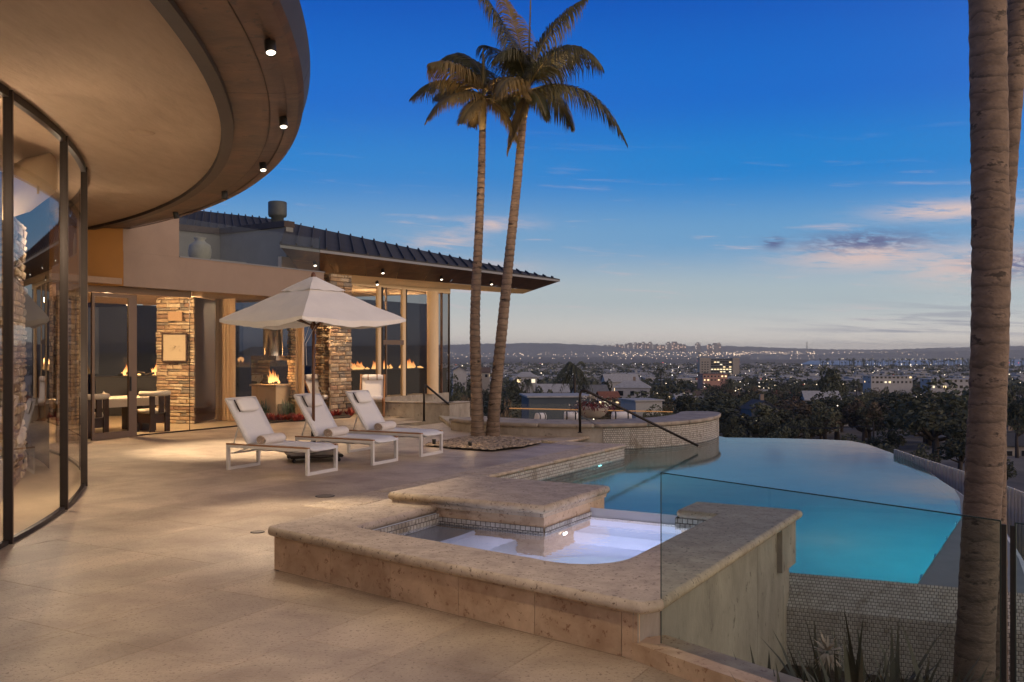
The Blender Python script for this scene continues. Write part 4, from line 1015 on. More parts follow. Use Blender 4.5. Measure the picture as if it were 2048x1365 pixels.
# fire troughs
def trough(A, B, z, lab, fl, seed, fh=0.36, fw=0.42):
    A, B = Vector(A), Vector(B); o = empty('fire_trough', (A.x, A.y, 0.0), math.atan2(B.y-A.y, B.x-A.x), lab, 'fire trough'); L = (B-A).length
    mb = MB(); mb.box(-0.1, L+0.1, -0.22, 0.22, 0.0, z-0.06); mb.build('plinth', M_('charcoal_plinth', lin((34, 30, 30)), 0.5), o, True)
    mb = MB(); mb.box(-0.14, L+0.14, -0.26, 0.26, z-0.059, z-0.02); mb.build('rim', m_dark, o, True)
    flames(o, [(x, 0, z) for x in fl], fh, fw, seed=seed)
    rnd = random.Random(seed)
    for x in fl:
        mb = MB(); mb.tube([(x-0.3, -.05, z), (x+0.1, .02, z+0.10), (x+0.38, -.03, z+0.05)], 0.04, 7); mb.build('log', m_black, o, True)
        M = o.matrix_basis if False else None
        lamp('POINT', 'fire_lamp', A+(B-A).normalized()*x+Vector((0, -0.1, z+0.25)), 7, (1.0, 0.45, 0.15), None, None, 0.12)
ta, tb_ = D(200, 760, 21.0), D(330, 760, 21.5)
trough((ta.x, ta.y, 0), (tb_.x, tb_.y, 0), 1.10, 'dark fire trough with two flames behind the dining table', [0.75, 1.45], 5, 0.40, 0.17)
# room lamps
for t, of, pw in ((1.0, -1.0, 170), (3.6, -1.8, 40), (0.2, -2.6, 40)):
    f_ = FP(t, of, 2.85); lamp('POINT', 'ceiling_lamp', f_, pw, WARM, rear, None, 0.08)
f_ = FP(2.3, -0.35, 2.95); lamp('SPOT', 'wall_wash_lamp', f_, 120, WARM, rear, FP(2.0, -1.7, 0.9), 0.05, 100, 0.8)

# things on the balcony
vz = FP(2.62, -0.25, ZP1-0.45); mb = MB()
vb = empty('pottery_urn', (vz.x, vz.y, ZP1-0.10), 0, 'pale ribbed pottery urn standing on the balcony', 'urn')
prof = [(0.10, 0.0), (0.15, 0.04)]+[(0.17+0.08*math.sin(PI*k/18)+(0.006 if k % 2 else 0), 0.06+0.033*k) for k in range(15)]+[(0.13, 0.58), (0.10, 0.62), (0.13, 0.66), (0.11, 0.66)]
mb = MB(); mb.lathe(prof, 24); mb.build('body', M_('pale_clay', lin((150, 150, 142)), 0.8, 0.1, 5), vb, True)
mb = MB(); mb.lathe([(0.115, 0.655), (0.14, 0.665), (0.14, 0.68), (0.11, 0.685)], 24); mb.build('rim', MATS['pale_clay'], vb, True)
bt = FP(3.2, -0.2, 0); bb = empty('balcony_bench', (bt.x, bt.y, ZP1-0.30), rad(60), 'slim pale bench on the balcony beside the urn', 'bench')
mb = MB(); mb.box(-0.55, 0.55, -0.17, 0.17, 0.37, 0.41); mb.build('seat', m_zinc, bb, True)
for sx in (-0.45, 0.45):
    mb = MB(); mb.box(sx-0.02, sx+0.02, -0.15, 0.15, 0, 0.37); mb.build('leg', m_zinc, bb, True)
mb = MB(); fbox(mb, 0.4, 5.34, -6.4, 0.27, ZP0+0.151, ZP0+0.36); mb.build('balcony_floor', m_slab, rear)

# ------------------------------------------------------------------ right wing with the prow roof
prow = empty('prow_wing', W(-4, 23), 0, 'glass-walled wing under a long pointed ribbed roof', 'house wing')
ZE = 4.30
EA, ET = G(560, 494.3, ZE), G(1120, 563, ZE)
GA = W(-5.6, 21.17); GB = W(-2.13, 26.1)
ed = (ET-EA).normalized()
# hip/ridge line: from the tip back to the high point
RD = D(575, 447, 22.6); RT = ET
def on_line(A, B, s): return A+(B-A)*s
ribbed(prow, EA+Vector((0, 0, 0.05)), ET+Vector((0, 0, 0.05)), ET+Vector((-0.02, 0.05, 0.06)), RD, 26)
# soffit: from the eave down/in to the glass head; copper outer part in panels, cream inner part
ZG = 3.72
nb = 9
GH0 = Vector((GA.x, GA.y, ZG)); 
inner0 = GH0; inner1 = Vector((GB.x+0.6, GB.y+0.9, ZG))
tip_in = D(1046, 588, 28.9)
def sof(u, v):
    """u along the eave 0..1, v from eave 0 to glass 1"""
    e = EA+(ET-EA)*u
    g = inner0+(tip_in-inner0)*u
    return e+(g-e)*v
for k in range(nb):
    u0, u1 = k/nb+0.0006, (k+1)/nb-0.0006
    for v0, v1 in ((0.02, 0.36), (0.365, 0.70)):
        mb = MB(); mb.quad(sof(u0, v0), sof(u1, v0), sof(u1, v1), sof(u0, v1)); mb.build('copper_soffit_panel', m_copper, prow)
mb = MB(); mb.quad(sof(0, 0.703), sof(1, 0.703), sof(1, 1.0), sof(0, 1.0)); mb.build('cream_soffit', m_cream, prow)
mb = MB(); a, b = EA, ET; o2 = Vector((0, 0, 0.06)); mb.add([a-o2*0.3, b-o2*0.3, b+o2, a+o2], [(0, 1, 2, 3)]); mb.build('eave_edge', m_zinc, prow)
mb = MB(); mb.add([ET, tip_in, Vector((tip_in.x-0.6, tip_in.y+1.0, ZG+0.25)), ET+Vector((-.5, .8, .2))], [(0, 1, 2, 3)]); mb.build('prow_end', m_copper_d, prow)
mb = MB(); mb.quad(EA+Vector((0, 0, 0.03)), ET+Vector((0, 0, 0.03)), tip_in+Vector((0, 0, 0.2)), inner0+Vector((0, 0, 0.5))); mb.build('roof_liner', m_mull, prow)
def GPp(px):
    """point on the glass line seen at that picture column"""
    k = (px-CX)/F_PX; d = GB-GA; s = (k*GA.y-GA.x)/(d.x-k*d.y); return GA+d*s
# ceiling and floor inside
gd = (GB-GA).normalized(); gi = Vector((-gd.y, gd.x, 0))
mb = MB(); a, b = GA-gd*1, GB+gd*0.0; mb.quad((a.x, a.y, ZG-0.02), (b.x, b.y, ZG-0.02), (b.x+gi.x*5, b.y+gi.y*5, ZG-0.02), (a.x+gi.x*5, a.y+gi.y*5, ZG-0.02)); mb.build('interior_ceiling', m_cream, prow)
mb = MB(); mb.quad((a.x, a.y, 0.30), (b.x, b.y, 0.30), (b.x+gi.x*5, b.y+gi.y*5, 0.30), (a.x+gi.x*5, a.y+gi.y*5, 0.30)); mb.build('interior_floor', m_floor_in, prow)
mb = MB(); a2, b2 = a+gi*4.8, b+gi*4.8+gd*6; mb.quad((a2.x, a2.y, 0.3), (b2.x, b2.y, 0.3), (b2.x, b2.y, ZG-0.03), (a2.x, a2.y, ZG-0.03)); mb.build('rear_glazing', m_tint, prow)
mb = MB(); a, b = GA-gd, GB; mb.prism([tuple(v) for v in ccw([a.xy, b.xy, (b+gi*0.2).xy, (a+gi*0.2).xy])], -0.5, 0.36); mb.build('glass_plinth', m_stain, prow)
cols = [690, 762, 808, 872, 898]
for i in range(len(cols)-1):
    a, b = GPp(cols[i]), GPp(cols[i+1]); mb = MB(); mb.quad((a.x, a.y, 0.36), (b.x, b.y, 0.36), (b.x, b.y, ZG-0.03), (a.x, a.y, ZG-0.03)); mb.build('glass_pane', m_tinted, prow)
def post(px, w, dep, z0=0.36, z1=ZG-0.021, mat=m_steel, off=0.0):
    p = GPp(px)-gi*off; mb = MB(); M = Matrix(((gd.x, gi.x, 0, p.x), (gd.y, gi.y, 0, p.y), (0, 0, 1, 0), (0, 0, 0, 1))); mb.box(-w/2, w/2, -dep/2, dep/2, z0, z1, M); mb.build('mullion', mat, prow)
post(757, 0.14, 0.10, mat=m_cream); post(762.6, 0.06, 0.06, mat=m_mull, off=0.02); post(806.5, 0.14, 0.10, mat=m_cream); post(811, 0.05, 0.05, mat=m_mull, off=0.02); post(772, 0.05, 0.05); post(883, 0.06, 0.06, mat=m_copper); post(898, 0.05, 0.05, mat=m_mull)
a, b = GPp(765), GPp(806); z = D(785, 685, a.y/DS).z
mb = MB(); mb.bar((a.x, a.y-0.04, z), (b.x, b.y-0.04, z), 0.08, 0.14); mb.build('door_head', m_steel, prow)
c_ = GPp(867); mb = MB(); mb.lathe([(0.19, 0.36), (0.19, ZG-0.022)], 24, (c_.x, c_.y-0.3, 0)); mb.build('round_column', m_cream, prow)
f_ = (GA+GB)/2; 
for k, s in enumerate((0.25, 0.6, 0.9)):
    p = GA+(GB-GA)*s+gi*1.3; lamp('POINT', 'ceiling_lamp', (p.x, p.y, ZG-0.35), 45, WARM, prow, None, 0.08)
mb = MB(); a, b = GA-gd, GB+gd*0.1; mb.prism([tuple(v) for v in ccw([a.xy, b.xy, (b+gi*0.12).xy, (a+gi*0.12).xy])], ZG-0.029, ZG+0.55); mb.build('header_beam', m_cream, prow)
# eave spotlights
def on_soffit(px, py):
    best = None
    for iu in range(101):
        for iv in range(0, 31):
            p = sof(iu/100, iv/30*0.98); e_ = (CX+p.x/p.y*F_PX-px)**2+(HOR-(p.z-EYE)/p.y*F_PX-py)**2
            if best is None or e_ < best[0]: best = (e_, p)
    return best[1]
for px, py in ((628, 524), (766, 538), (882, 551), (982, 562), (752, 562)):
    g = on_soffit(px, py)+Vector((0, 0, -0.09)); spot(0, 0, prow, 0, (g.x+0.9, g.y-2.6, 0), 60 if px < 900 else 0, 95, loc=g, r=0.05, zc=g.z+0.1)
ta, tb_ = D(700, 760, 24.6), D(880, 760, 28.0)
trough((ta.x, ta.y, 0), (tb_.x, tb_.y, 0), 1.17, 'long dark fire trough with three flames inside the glass wing', [0.25, 1.55, 3.0], 9)
lamp('SPOT', 'pier_wash_lamp', (pb2.x-0.3, pb2.y-1.3, 3.4), 70, WARM, prow, (pb2.x-0.3, pb2.y-0.05, 1.0), 0.05, 100, 0.8)
# ------------------------------------------------------------------ loungers, parasol, chairs, rails
m_white = M_('white_powder_coat', lin((206, 202, 198)), 0.5)
m_sling = M_('white_sling_mesh', lin((214, 212, 212)), 0.85, 0.04, 40)
m_teak = M_('oiled_teak', lin((148, 104, 66)), 0.5, 0.25, 10, stretch=(1, 8, 8))
m_towel = M_('white_towel', lin((214, 206, 198)), 0.95, 0.05, 20, 0.004, 120)
m_canvas = M_('off_white_canvas', lin((226, 222, 218)), 0.85, 0.05, 3, 0.002, 60)
m_pole = M_('dark_teak_pole', lin((92, 58, 38)), 0.45, 0.25, 8, stretch=(6, 6, 1))
# lounger: x along its length from head to foot, y across, measured from the near foot of the head end
LN = [W(-4.28, 11.58), W(-3.53, 12.58), W(-2.89, 13.53)]
LF = W(-2.91, 11.02)
ld = (LF-LN[0]); LLEN = ld.length; LROT = math.atan2(ld.y, ld.x); LWID = 0.70
def sheet(mb, rows, th=0.012):
    """a closed sheet from rows of points (list of lists), th thick downwards"""
    R, K = len(rows), len(rows[0]); vs = [Vector(v) for r in rows for v in r]+[Vector(v)-Vector((0, 0, th)) for r in rows for v in r]; n = R*K
    fs = []
    for i in range(R-1):
        for j in range(K-1):
            a = i*K+j; fs += [(a, a+1, a+K+1, a+K), (n+a, n+a+K, n+a+K+1, n+a+1)]
    for i in range(R-1):
        a = i*K; fs.append((a, a+K, n+a+K, n+a)); a = i*K+K-1; fs.append((a+K, a, n+a, n+a+K))
    for j in range(K-1):
        a = j; fs.append((a+1, a, n+a, n+a+1)); a = (R-1)*K+j; fs.append((a, a+1, n+a+1, n+a))
    mb.add(vs, fs, True)
def lounger(loc, lab, tow, towlab):
    o = empty('sun_lounger', loc, LROT, lab, 'sun lounger', 'white sun loungers in a row')
    L, Wd, H = LLEN, LWID, 0.40; b = 0.045
    for y in (0.0, Wd-b):
        mb = MB(); mb.box(0, L, y, y+b, H-0.06, H-0.018); mb.build('side_rail', m_white, o, True)
        mb = MB(); mb.box(0, L, y-0.004, y+b+0.004, H-0.0175, H); mb.build('teak_trim', m_teak, o, True)
    for x in (0.0, L-b):
        mb = MB()
        for y in (0.0, Wd-b): mb.box(x, x+b, y, y+b, 0, H-0.0605)
        mb.box(x+0.002, x+b-0.002, b, Wd-b, 0.0, b)
        mb.build('leg_frame', m_white, o, True)
    mb = MB(); mb.box(0.06, 0.085, b, Wd-b, H-0.16, H-0.135); mb.bar((0.06, 0.09, H-0.15), (0.38, 0.09, H-0.05), 0.016, 0.016); mb.bar((0.06, Wd-0.09, H-0.15), (0.38, Wd-0.09, H-0.05), 0.016, 0.016); mb.build('support_rack', m_white, o, True)
    # flat sling, sagging a little
    hx = 0.40; rows = []
    for i in range(9):
        x = hx+(L+0.05-hx)*i/8
        rows.append([(x, 0.05+(Wd-0.10)*j/6, H+0.012-0.03*math.sin(PI*j/6)*(0.4+0.6*math.sin(PI*i/8))-(0.05 if i == 8 else 0)) for j in range(7)])
    mb = MB(); sheet(mb, rows); mb.build('seat_sling', m_sling, o, True)
    mb = MB(); rows = [[(hx+0.1+(L-0.2-hx)*i/8, 0.03+(Wd-0.06)*j/6, H-0.055-0.025*math.sin(PI*i/8*3)**2-0.03*math.sin(PI*j/6)) for j in range(7)] for i in range(9)]; sheet(mb, rows, 0.006); mb.build('under_sling', m_sling, o, True)
    # raised back
    bt = Vector((-0.04, 0, 1.06)); bb = Vector((hx, 0, H+0.0)); d = bt-bb
    mb = MB()
    for y in (0.035, Wd-0.035): mb.bar((bb.x, y, bb.z), (bt.x, y, bt.z), 0.03, 0.03, up=(0, 1, 0))
    mb.bar((bt.x, 0.035, bt.z), (bt.x, Wd-0.035, bt.z), 0.03, 0.03)
    mb.build('back_frame', m_white, o, True)
    rows = []
    nx = Vector((d.z, 0, -d.x)).normalized()
    for i in range(17):
        s = 0.02+0.965*i/16
        puff = 0.012*abs(math.sin(PI*s*5))
        rows.append([tuple(bb+d*s+nx*(0.015+puff-0.015*math.sin(PI*j/6))+Vector((0, 0.045+(Wd-0.09)*j/6, 0))) for j in range(7)])
    mb = MB(); sheet(mb, rows, 0.02); mb.build('back_sling', m_sling, o, True)
    # head pillow
    c = bb+d*0.80+nx*0.06; mb = MB(); vs = []
    e1 = d.normalized(); K = 12
    for i in range(9):
        ph = -PI/2+PI*i/8
        for k in range(K):
            a = 2*PI*k/K
            sx, sy = math.copysign(abs(math.cos(a))**0.45, math.cos(a)), math.copysign(abs(math.sin(a))**0.45, math.sin(a))
            r = max(0.02, math.cos(ph))**0.35
            vs.append(tuple(c+e1*(sx*r*0.115)+Vector((0, Wd/2+sy*r*0.21, 0))+nx*(0.045*math.sin(ph))))
    mb.add(vs, [(i*K+k, i*K+(k+1) % K, (i+1)*K+(k+1) % K, (i+1)*K+k) for i in range(8) for k in range(K)]+[tuple(range(K)), tuple(8*K+k for k in range(K))], True)
    pl = mb.build('head_pillow', m_canvas, o, True)
    mb = MB(); mb.bar(c+Vector((0, Wd/2-0.225, 0))+e1*0.10, c+Vector((0, Wd/2-0.225, 0))-e1*0.11, 0.012, 0.014, up=nx); mb.build('strap', m_dark, pl, True)
    for y in (0.07, Wd-0.07):
        mb = MB(); mb.tube([bb+d*0.45+Vector((0, y, 0))-nx*0.02, (0.08, y, H-0.03)], 0.011, 6); mb.build('back_prop', m_white, o, True)
    # rolled towel on the seat: a thing of its own
    ca, sa = math.cos(LROT), math.sin(LROT)
    tx, ty, tl, tr = tow
    tp = Vector(loc)+Vector((ca*tx-sa*ty, sa*tx+ca*ty, H-0.015))
    t = empty('rolled_towel', tp, LROT+0.12, towlab, 'towel', 'rolled towels on the loungers')
    mb = MB(); K = 26; vs = []
    prof = []
    for k in range(K):
        a = 2*PI*k/K; r = tr*(1+0.03*math.sin(3*a+1)); prof.append((r*math.cos(a)*1.12, tr*0.92+r*math.sin(a)*0.92))
    sl = [0, 0.02, 0.06, 0.5, 0.94, 0.98, 1]; sc = [0.86, 0.97, 1.0, 1.02, 0.99, 0.96, 0.86]
    for s_, k_ in zip(sl, sc): vs += [(x*k_, s_*tl, tr*0.92+(z-tr*0.92)*k_) for x, z in prof]
    mb.add(vs, [(i*K+k, i*K+(k+1) % K, (i+1)*K+(k+1) % K, (i+1)*K+k) for i in range(len(sl)-1) for k in range(K)]+[tuple(range(K)), tuple((len(sl)-1)*K+k for k in range(K))], True)
    mb.build('roll', m_towel, t, True)
    mb = MB(); pts = []
    for k in range(40):
        a = k*0.42; r = tr*0.84*(1-k/44.0); pts.append((r*math.cos(a), -0.004, tr*0.92+r*math.sin(a)*0.9))
    mb.tube(pts, 0.009, 5); mb.build('spiral_end', M_('towel_fold', lin((176, 156, 140)), 0.95), t, True)
    mb = MB(); mb.box(-0.02, tr*1.5, 0.02, tl-0.02, 0.001, 0.016); mb.build('loose_flap', m_towel, t, True)
    return o
lounger(LN[0], 'white sun lounger nearest the doors, parasol stand behind its foot', (0.62, 0.06, 0.52, 0.085), 'rolled white towel on the lounger nearest the doors')
lounger(LN[1], 'white sun lounger in the middle, partly behind the parasol pole', (0.62, 0.06, 0.52, 0.085), 'rolled white towel on the middle lounger')
lounger(LN[2], 'white sun lounger nearest the gravel bed and palms', (0.62, 0.06, 0.52, 0.085), 'rolled white towel on the lounger nearest the palms')
# parasol
UB = W(-3.24, 12.62); um = empty('market_parasol', UB, 0, 'square off-white canvas parasol with vented top on a dark wooden pole', 'parasol')
mb = MB(); mb.tube([(0, 0, 0.12), (0, 0, 1.3), (0, 0, 2.95)], [0.027, 0.025, 0.022], 12); mb.build('pole', m_pole, um, True)
mb = MB(); mb.tube([(0, 0, 0.10), (0, 0, 0.62)], 0.038, 12); mb.build('pole_sleeve', m_black, um, True)
mb = MB(); slab(mb, [Vector(v) for v in ((-0.42, -0.42), (0.42, -0.42), (0.42, 0.42), (-0.42, 0.42))], 0.075, 0.125, 0.015, 1); bp = mb.build('base_plate', m_dark, um, True); bp.rotation_euler[2] = 0.35
for k in range(4):
    a = PI/4+k*PI/2+0.35; x, y = 0.50*math.cos(a), 0.50*math.sin(a)
    mb = MB(); mb.lathe([(0.0, -0.012), (0.026, -0.012), (0.032, 0), (0.026, 0.012), (0.0, 0.012)], 12)
    mb.v = [(x+v[0], y+v[2], 0.034+v[1]) for v in mb.v]; mb.box(x-0.012, x+0.012, y-0.012, y+0.012, 0.05, 0.08); mb.build('caster', m_black, um, True)
CR = 1.50; ca0 = -PI/2+0.10
corners = [ca0+k*PI/2 for k in range(4)]
ZR, ZV, ZT = 2.30, 2.80, 3.00
def canopy(r0, z0, r1, z1, sag, scal, rows=8, cols=10):
    mb = MB()
    for k in range(4):
        a0, a1 = corners[k], corners[(k+1) % 4]
        c0, c1 = Vector((math.cos(a0), math.sin(a0))), Vector((math.cos(a1), math.sin(a1)))
        vs = []
        for i in range(rows+1):
            s = i/rows; r = r0+(r1-r0)*s
            for j in range(cols+1):
                t = j/cols; p = (c0*(1-t)+c1*t)*r
                bow = 1-scal*math.sin(PI*t)*s
                z = z0+(z1-z0)*s - sag*math.sin(PI*s)*(0.5+0.5*math.sin(PI*t)) - 0.035*math.sin(PI*t)*s*r + 0.02*math.sin(PI*s)*math.sin(PI*t) + 0.007*math.sin(t*17+k*2.1+s*4)*s + 0.006*math.sin(s*13+k+t*3)
                vs.append((p.x*bow, p.y*bow, z))
        mb.add(vs, [(i*(cols+1)+j, i*(cols+1)+j+1, (i+1)*(cols+1)+j+1, (i+1)*(cols+1)+j) for i in range(rows) for j in range(cols)], True)
        # hem dropping a few centimetres
        e = vs[-(cols+1):]; n = len(e)
        if z1 < 2.6: mb.add(e+[(x*1.0, y*1.0, z-0.045-0.05*math.sin(PI*i/(n-1))-0.008*math.sin(i*2.1)) for i, (x, y, z) in enumerate(e)], [(i, i+1, n+i+1, n+i) for i in range(n-1)], True)
    return mb
cn = canopy(0.30, 2.83, CR, ZR, 0.02, 0.04, 12, 14).build('canopy', m_canvas, um, True)
canopy(0.02, ZT, 0.52, 2.765, 0.0, 0.04, 4, 8).build('vent_cap', m_canvas, um, True)
mb = MB(); mb.lathe([(0.03, 2.96), (0.045, 3.0), (0.03, 3.05), (0.0, 3.07)], 12); mb.build('finial', m_pole, um, True)
for k in range(4):
    for a, r in ((corners[k], CR), (corners[k]+PI/4, CR*0.66)):
        dz_ = 0.0 if r == CR else -0.10
        mb = MB(); mb.tube([(0.05*math.cos(a), 0.05*math.sin(a), 2.72), (r*0.55*math.cos(a), r*0.55*math.sin(a), 2.47+dz_), (r*0.97*math.cos(a), r*0.97*math.sin(a), ZR-0.03+dz_*0.6)], 0.012, 6); rb = mb.build('rib', m_pole, um, True)
        mb = MB(); mb.tube([(0.04*math.cos(a), 0.04*math.sin(a), 2.20), (r*0.5*math.cos(a), r*0.5*math.sin(a), 2.45+dz_)], 0.009, 6); mb.build('stretcher', m_pole, rb, True)
mb = MB(); mb.lathe([(0.025, 2.13), (0.055, 2.15), (0.055, 2.22), (0.025, 2.24)], 12); mb.build('runner_hub', m_pole, um, True)
for sx in (-1, 1):
    mb = MB(); mb.tube([(0.12*sx*0.4, -0.05, 2.2), (-0.13+0.02*sx, -0.06, 1.9), (-0.13+0.03*sx, -0.05, 1.55)], 0.004, 5); mb.build('cord', m_canvas, um, True)
# folding sling chairs
def sling_chair(loc, rz, lab):
    o = empty('folding_sling_chair', loc, rz, lab, 'folding chair', 'folding white sling chairs'); w = 0.64
    for s in (0, 1):
        y = s*w
        mb = MB(); mb.bar((0.0, y, 0.02), (0.62, y, 1.12), 0.028, 0.045, up=(0, 1, 0)); mb.build('back_rail', m_teak, o, True)
        mb = MB(); mb.bar((0.62, y+(0.03 if s == 0 else -0.03), 0.02), (-0.12, y+(0.03 if s == 0 else -0.03), 0.50), 0.028, 0.045, up=(0, 1, 0)); mb.build('leg_rail', m_teak, o, True)
    for x, z in ((0.0, 0.05), (0.62, 0.05), (0.61, 1.10), (-0.10, 0.48)):
        mb = MB(); mb.tube([(x, -0.01, z), (x, w+0.01, z)], 0.016, 8); mb.build('cross_bar', m_teak, o, True)
    rows = []
    P = [(-0.11, 0.51), (-0.02, 0.47), (0.10, 0.42), (0.22, 0.41), (0.32, 0.50), (0.40, 0.66), (0.49, 0.84), (0.57, 1.0), (0.61, 1.10)]
    for i, (x, z) in enumerate(P): rows.append([(x, 0.04+(w-0.08)*j/5, z+0.01*abs(math.sin(i*1.6))) for j in range(6)])
    mb = MB(); sheet(mb, rows, 0.03); mb.build('padded_sling', m_sling, o, True)
    mb = MB(); mb.tube([(0.545, 0.05, 1.05), (0.53, 0.12, 1.05), (0.53, w-0.12, 1.05), (0.545, w-0.05, 1.05)], [0.06, 0.075, 0.075, 0.06], 12); bol = mb.build('bolster', m_canvas, o, True)
    for y in (0.2, w-0.2):
        mb = MB(); mb.lathe([(0.079, -0.012), (0.079, 0.012)], 14); mb.v = [(0.53+v[0], y+v[2], 1.05+v[1]) for v in mb.v]; mb.build('strap', m_teak, bol, True)
    mb = MB(); mb.tube([(-0.12, 0.05, 0.52), (-0.12, w-0.05, 0.52)], 0.06, 12); mb.build('front_roll', m_canvas, o, True)
    return o
c1 = G(768, 835); sling_chair((c1.x, c1.y, 0.004), math.radians(96), 'folding white sling chair facing the deck by the low stone wall') 
c2 = G(678, 831); c2o = sling_chair((c2.x-0.1, c2.y, 0.004), math.radians(145), 'folding white sling chair half hidden behind the parasol pole')
# handrails
def rail(pts, lab, r=0.027, foot=True):
    pts = [Vector(p) for p in pts]; o = empty('handrail', (pts[0].x, pts[0].y, pts[0].z), 0, lab, 'handrail')
    # post with bend then sloping bar
    top = pts[1]; end = pts[2]; d = (end-top).normalized(); arcp = []
    for k in range(7):
        t = k/6; a = top+Vector((0, 0, -0.18)); b = top+Vector((0, 0, 0.02)); c = top+d*0.2
        arcp.append(a*(1-t)**2+b*2*t*(1-t)+c*t*t)
    mb = MB(); mb.tube([pts[0]]+arcp+[end], r, 10); mb.build('rail_tube', m_dark, o)
    mb = MB(); mb.lathe([(0.05, 0.0), (0.05, 0.012), (0.025, 0.02)], 16, pts[0]); mb.build('foot_flange', m_dark, o)
b0 = D(1160, 866, 19.25/DS); rail([b0, Vector((b0.x, b0.y, D(1160, 776, b0.y/DS).z)), D(1396, 892, 19.35/DS)], 'dark bronze handrail running down into the pool by the curved wall')
b0 = G(848, 843); rail([b0, Vector((b0.x, b0.y, D(848, 768, b0.y/DS).z)), D(913, 822, b0.y/DS*1.06)], 'dark handrail sloping down in front of the glass wing column')
# glass guard and rail of the sunken lounge
lg = empty('lounge_guard', D(1160, 838, 19.5), 0, 'low glass guard with a slim bronze rail behind the curved bench', 'guard rail')
ga_, gb_ = D(1018, 817, 21.5), D(1345, 824, 24.5)
mb = MB(); mb.bar(ga_, gb_, 0.035, 0.03); mb.build('top_rail', M_('polished_bronze', lin((150, 120, 84)), 0.35, metal=0.8), lg)
mb = MB(); dz = Vector((0, 0, -0.75)); mb.quad(ga_+dz, gb_+dz, gb_+Vector((0, 0, 0.25)), ga_+Vector((0, 0, 0.12))); mb.build('glass_panel', m_guard, lg)
# chair tops showing over the curved wall, flower bowl
def bolster(px, py, Y, lab, wpx, rz):
    c = D(px, py, Y); o = empty('lounge_chair', (c.x, c.y, -0.75), rz, lab, 'lounge chair', 'lounge chairs in the sunken lounge'); hw = wpx/2*Y*DS/F_PX; zc = c.z+0.75
    mb = MB(); mb.tube([(-hw, 0, zc), (-hw*0.92, 0, zc), (hw*0.92, 0, zc), (hw, 0, zc)], [0.07, 0.1, 0.1, 0.07], 14); bo = mb.build('bolster', m_canvas, o, True)
    for s in (-0.62, 0.62):
        mb = MB(); mb.lathe([(0.104, -0.015), (0.104, 0.015)], 16); mb.v = [(hw*s+v[2], v[0], zc+v[1]) for v in mb.v]; mb.build('strap', m_dark, bo, True)
    mb = MB(); rows = [[(-hw+2*hw*j/4, 0.1-0.5*s*0.6+0.0, zc-0.02-(zc-0.38)*s) for j in range(5)] for s in (0, .25, .5, .75, 1)]; sheet(mb, rows, 0.04); mb.build('backrest', m_sling, o, True)
    mb = MB(); mb.box(-hw, hw, -0.85, -0.2, 0.30, 0.38); mb.build('seat', m_sling, o, True)
    for sx in (-1, 1):
        for y in (-0.8, -0.2):
            mb = MB(); mb.box(sx*(hw-0.03)-0.02, sx*(hw-0.03)+0.02, y-0.02, y+0.02, 0, 0.30); mb.build('leg', m_teak, o, True)
bolster(1081, 834, 19.0, 'white bolster of the lounge chair nearest the palm trunks, above the curved wall', 20, 0.6)
bolster(1142, 832, 18.6, 'white bolstered lounge chair partly behind the flower bowl', 28, 0)
bolster(1243, 832, 18.6, 'white bolstered lounge chair right of the flower bowl', 40, 0)
fb = D(1186, 840, 17.35); bowl = empty('flower_bowl', (fb.x, fb.y, ZB+0.002), 0, 'pale bowl on the curved wall overflowing with white and dark red flowers', 'planter')
mb = MB(); mb.lathe([(0.0, 0.0), (0.16, 0.0), (0.26, 0.06), (0.33, 0.16), (0.36, 0.24), (0.33, 0.24), (0.30, 0.2), (0.0, 0.2)], 24); mb.build('bowl', M_('pale_stone_bowl', lin((176, 166, 154)), 0.7, 0.1, 8), bowl, True)
def leaf_blade(mb, base, dirv, length, width, droop=0.3, segs=3, up=Vector((0, 0, 1))):
    base, d = Vector(base), Vector(dirv).normalized(); side = d.cross(up)
    if side.length < 1e-3: side = Vector((1, 0, 0))
    side.normalize(); vs = []
    for i in range(segs+1):
        s = i/segs; p = base+d*(length*s)-up*(droop*length*s*s); w = width*(1-s**1.5)*(0.5+0.5*min(1, s*4+0.3)) if i < segs else 0.0005
        vs += [p-side*w/2, p+side*w/2]
    mb.add(vs, [(2*i, 2*i+1, 2*i+3, 2*i+2) for i in range(segs)], False)
rnd = random.Random(31)
m_petal = M_('white_petal', lin((200, 190, 172)), 0.8); m_redf = M_('dark_red_foliage', lin((92, 34, 36)), 0.7, 0.3, 12); m_leaf = M_('dark_leaf', lin((58, 70, 44)), 0.6, 0.35, 8)
fl = MB(); rd_ = MB()
for k in range(260):
    a = rnd.uniform(0, 2*PI); r = abs(rnd.gauss(0, 0.24)); h = 0.30+0.22*max(0, 1-(r/0.45)**2)*rnd.uniform(0.6, 1)
    leaf_blade(fl, (r*math.cos(a), r*math.sin(a), h), (rnd.gauss(0, 1), rnd.gauss(0, 1), 0.8), 0.06, 0.04, 0.3, 2)
for k in range(420):
    a = rnd.uniform(0, 2*PI); r = rnd.uniform(0.25, 0.52); h = 0.30-0.5*max(0, r-0.3)*rnd.uniform(0.2, 1.6)+rnd.uniform(-.04, .08)
    leaf_blade(rd_, (r*math.cos(a), r*math.sin(a), h), (math.cos(a), math.sin(a), rnd.uniform(-.8, .6)), 0.07, 0.04, 0.4, 2)
fl.build('blossoms', m_petal, bowl, True); rd_.build('trailing_foliage', m_redf, bowl, True)

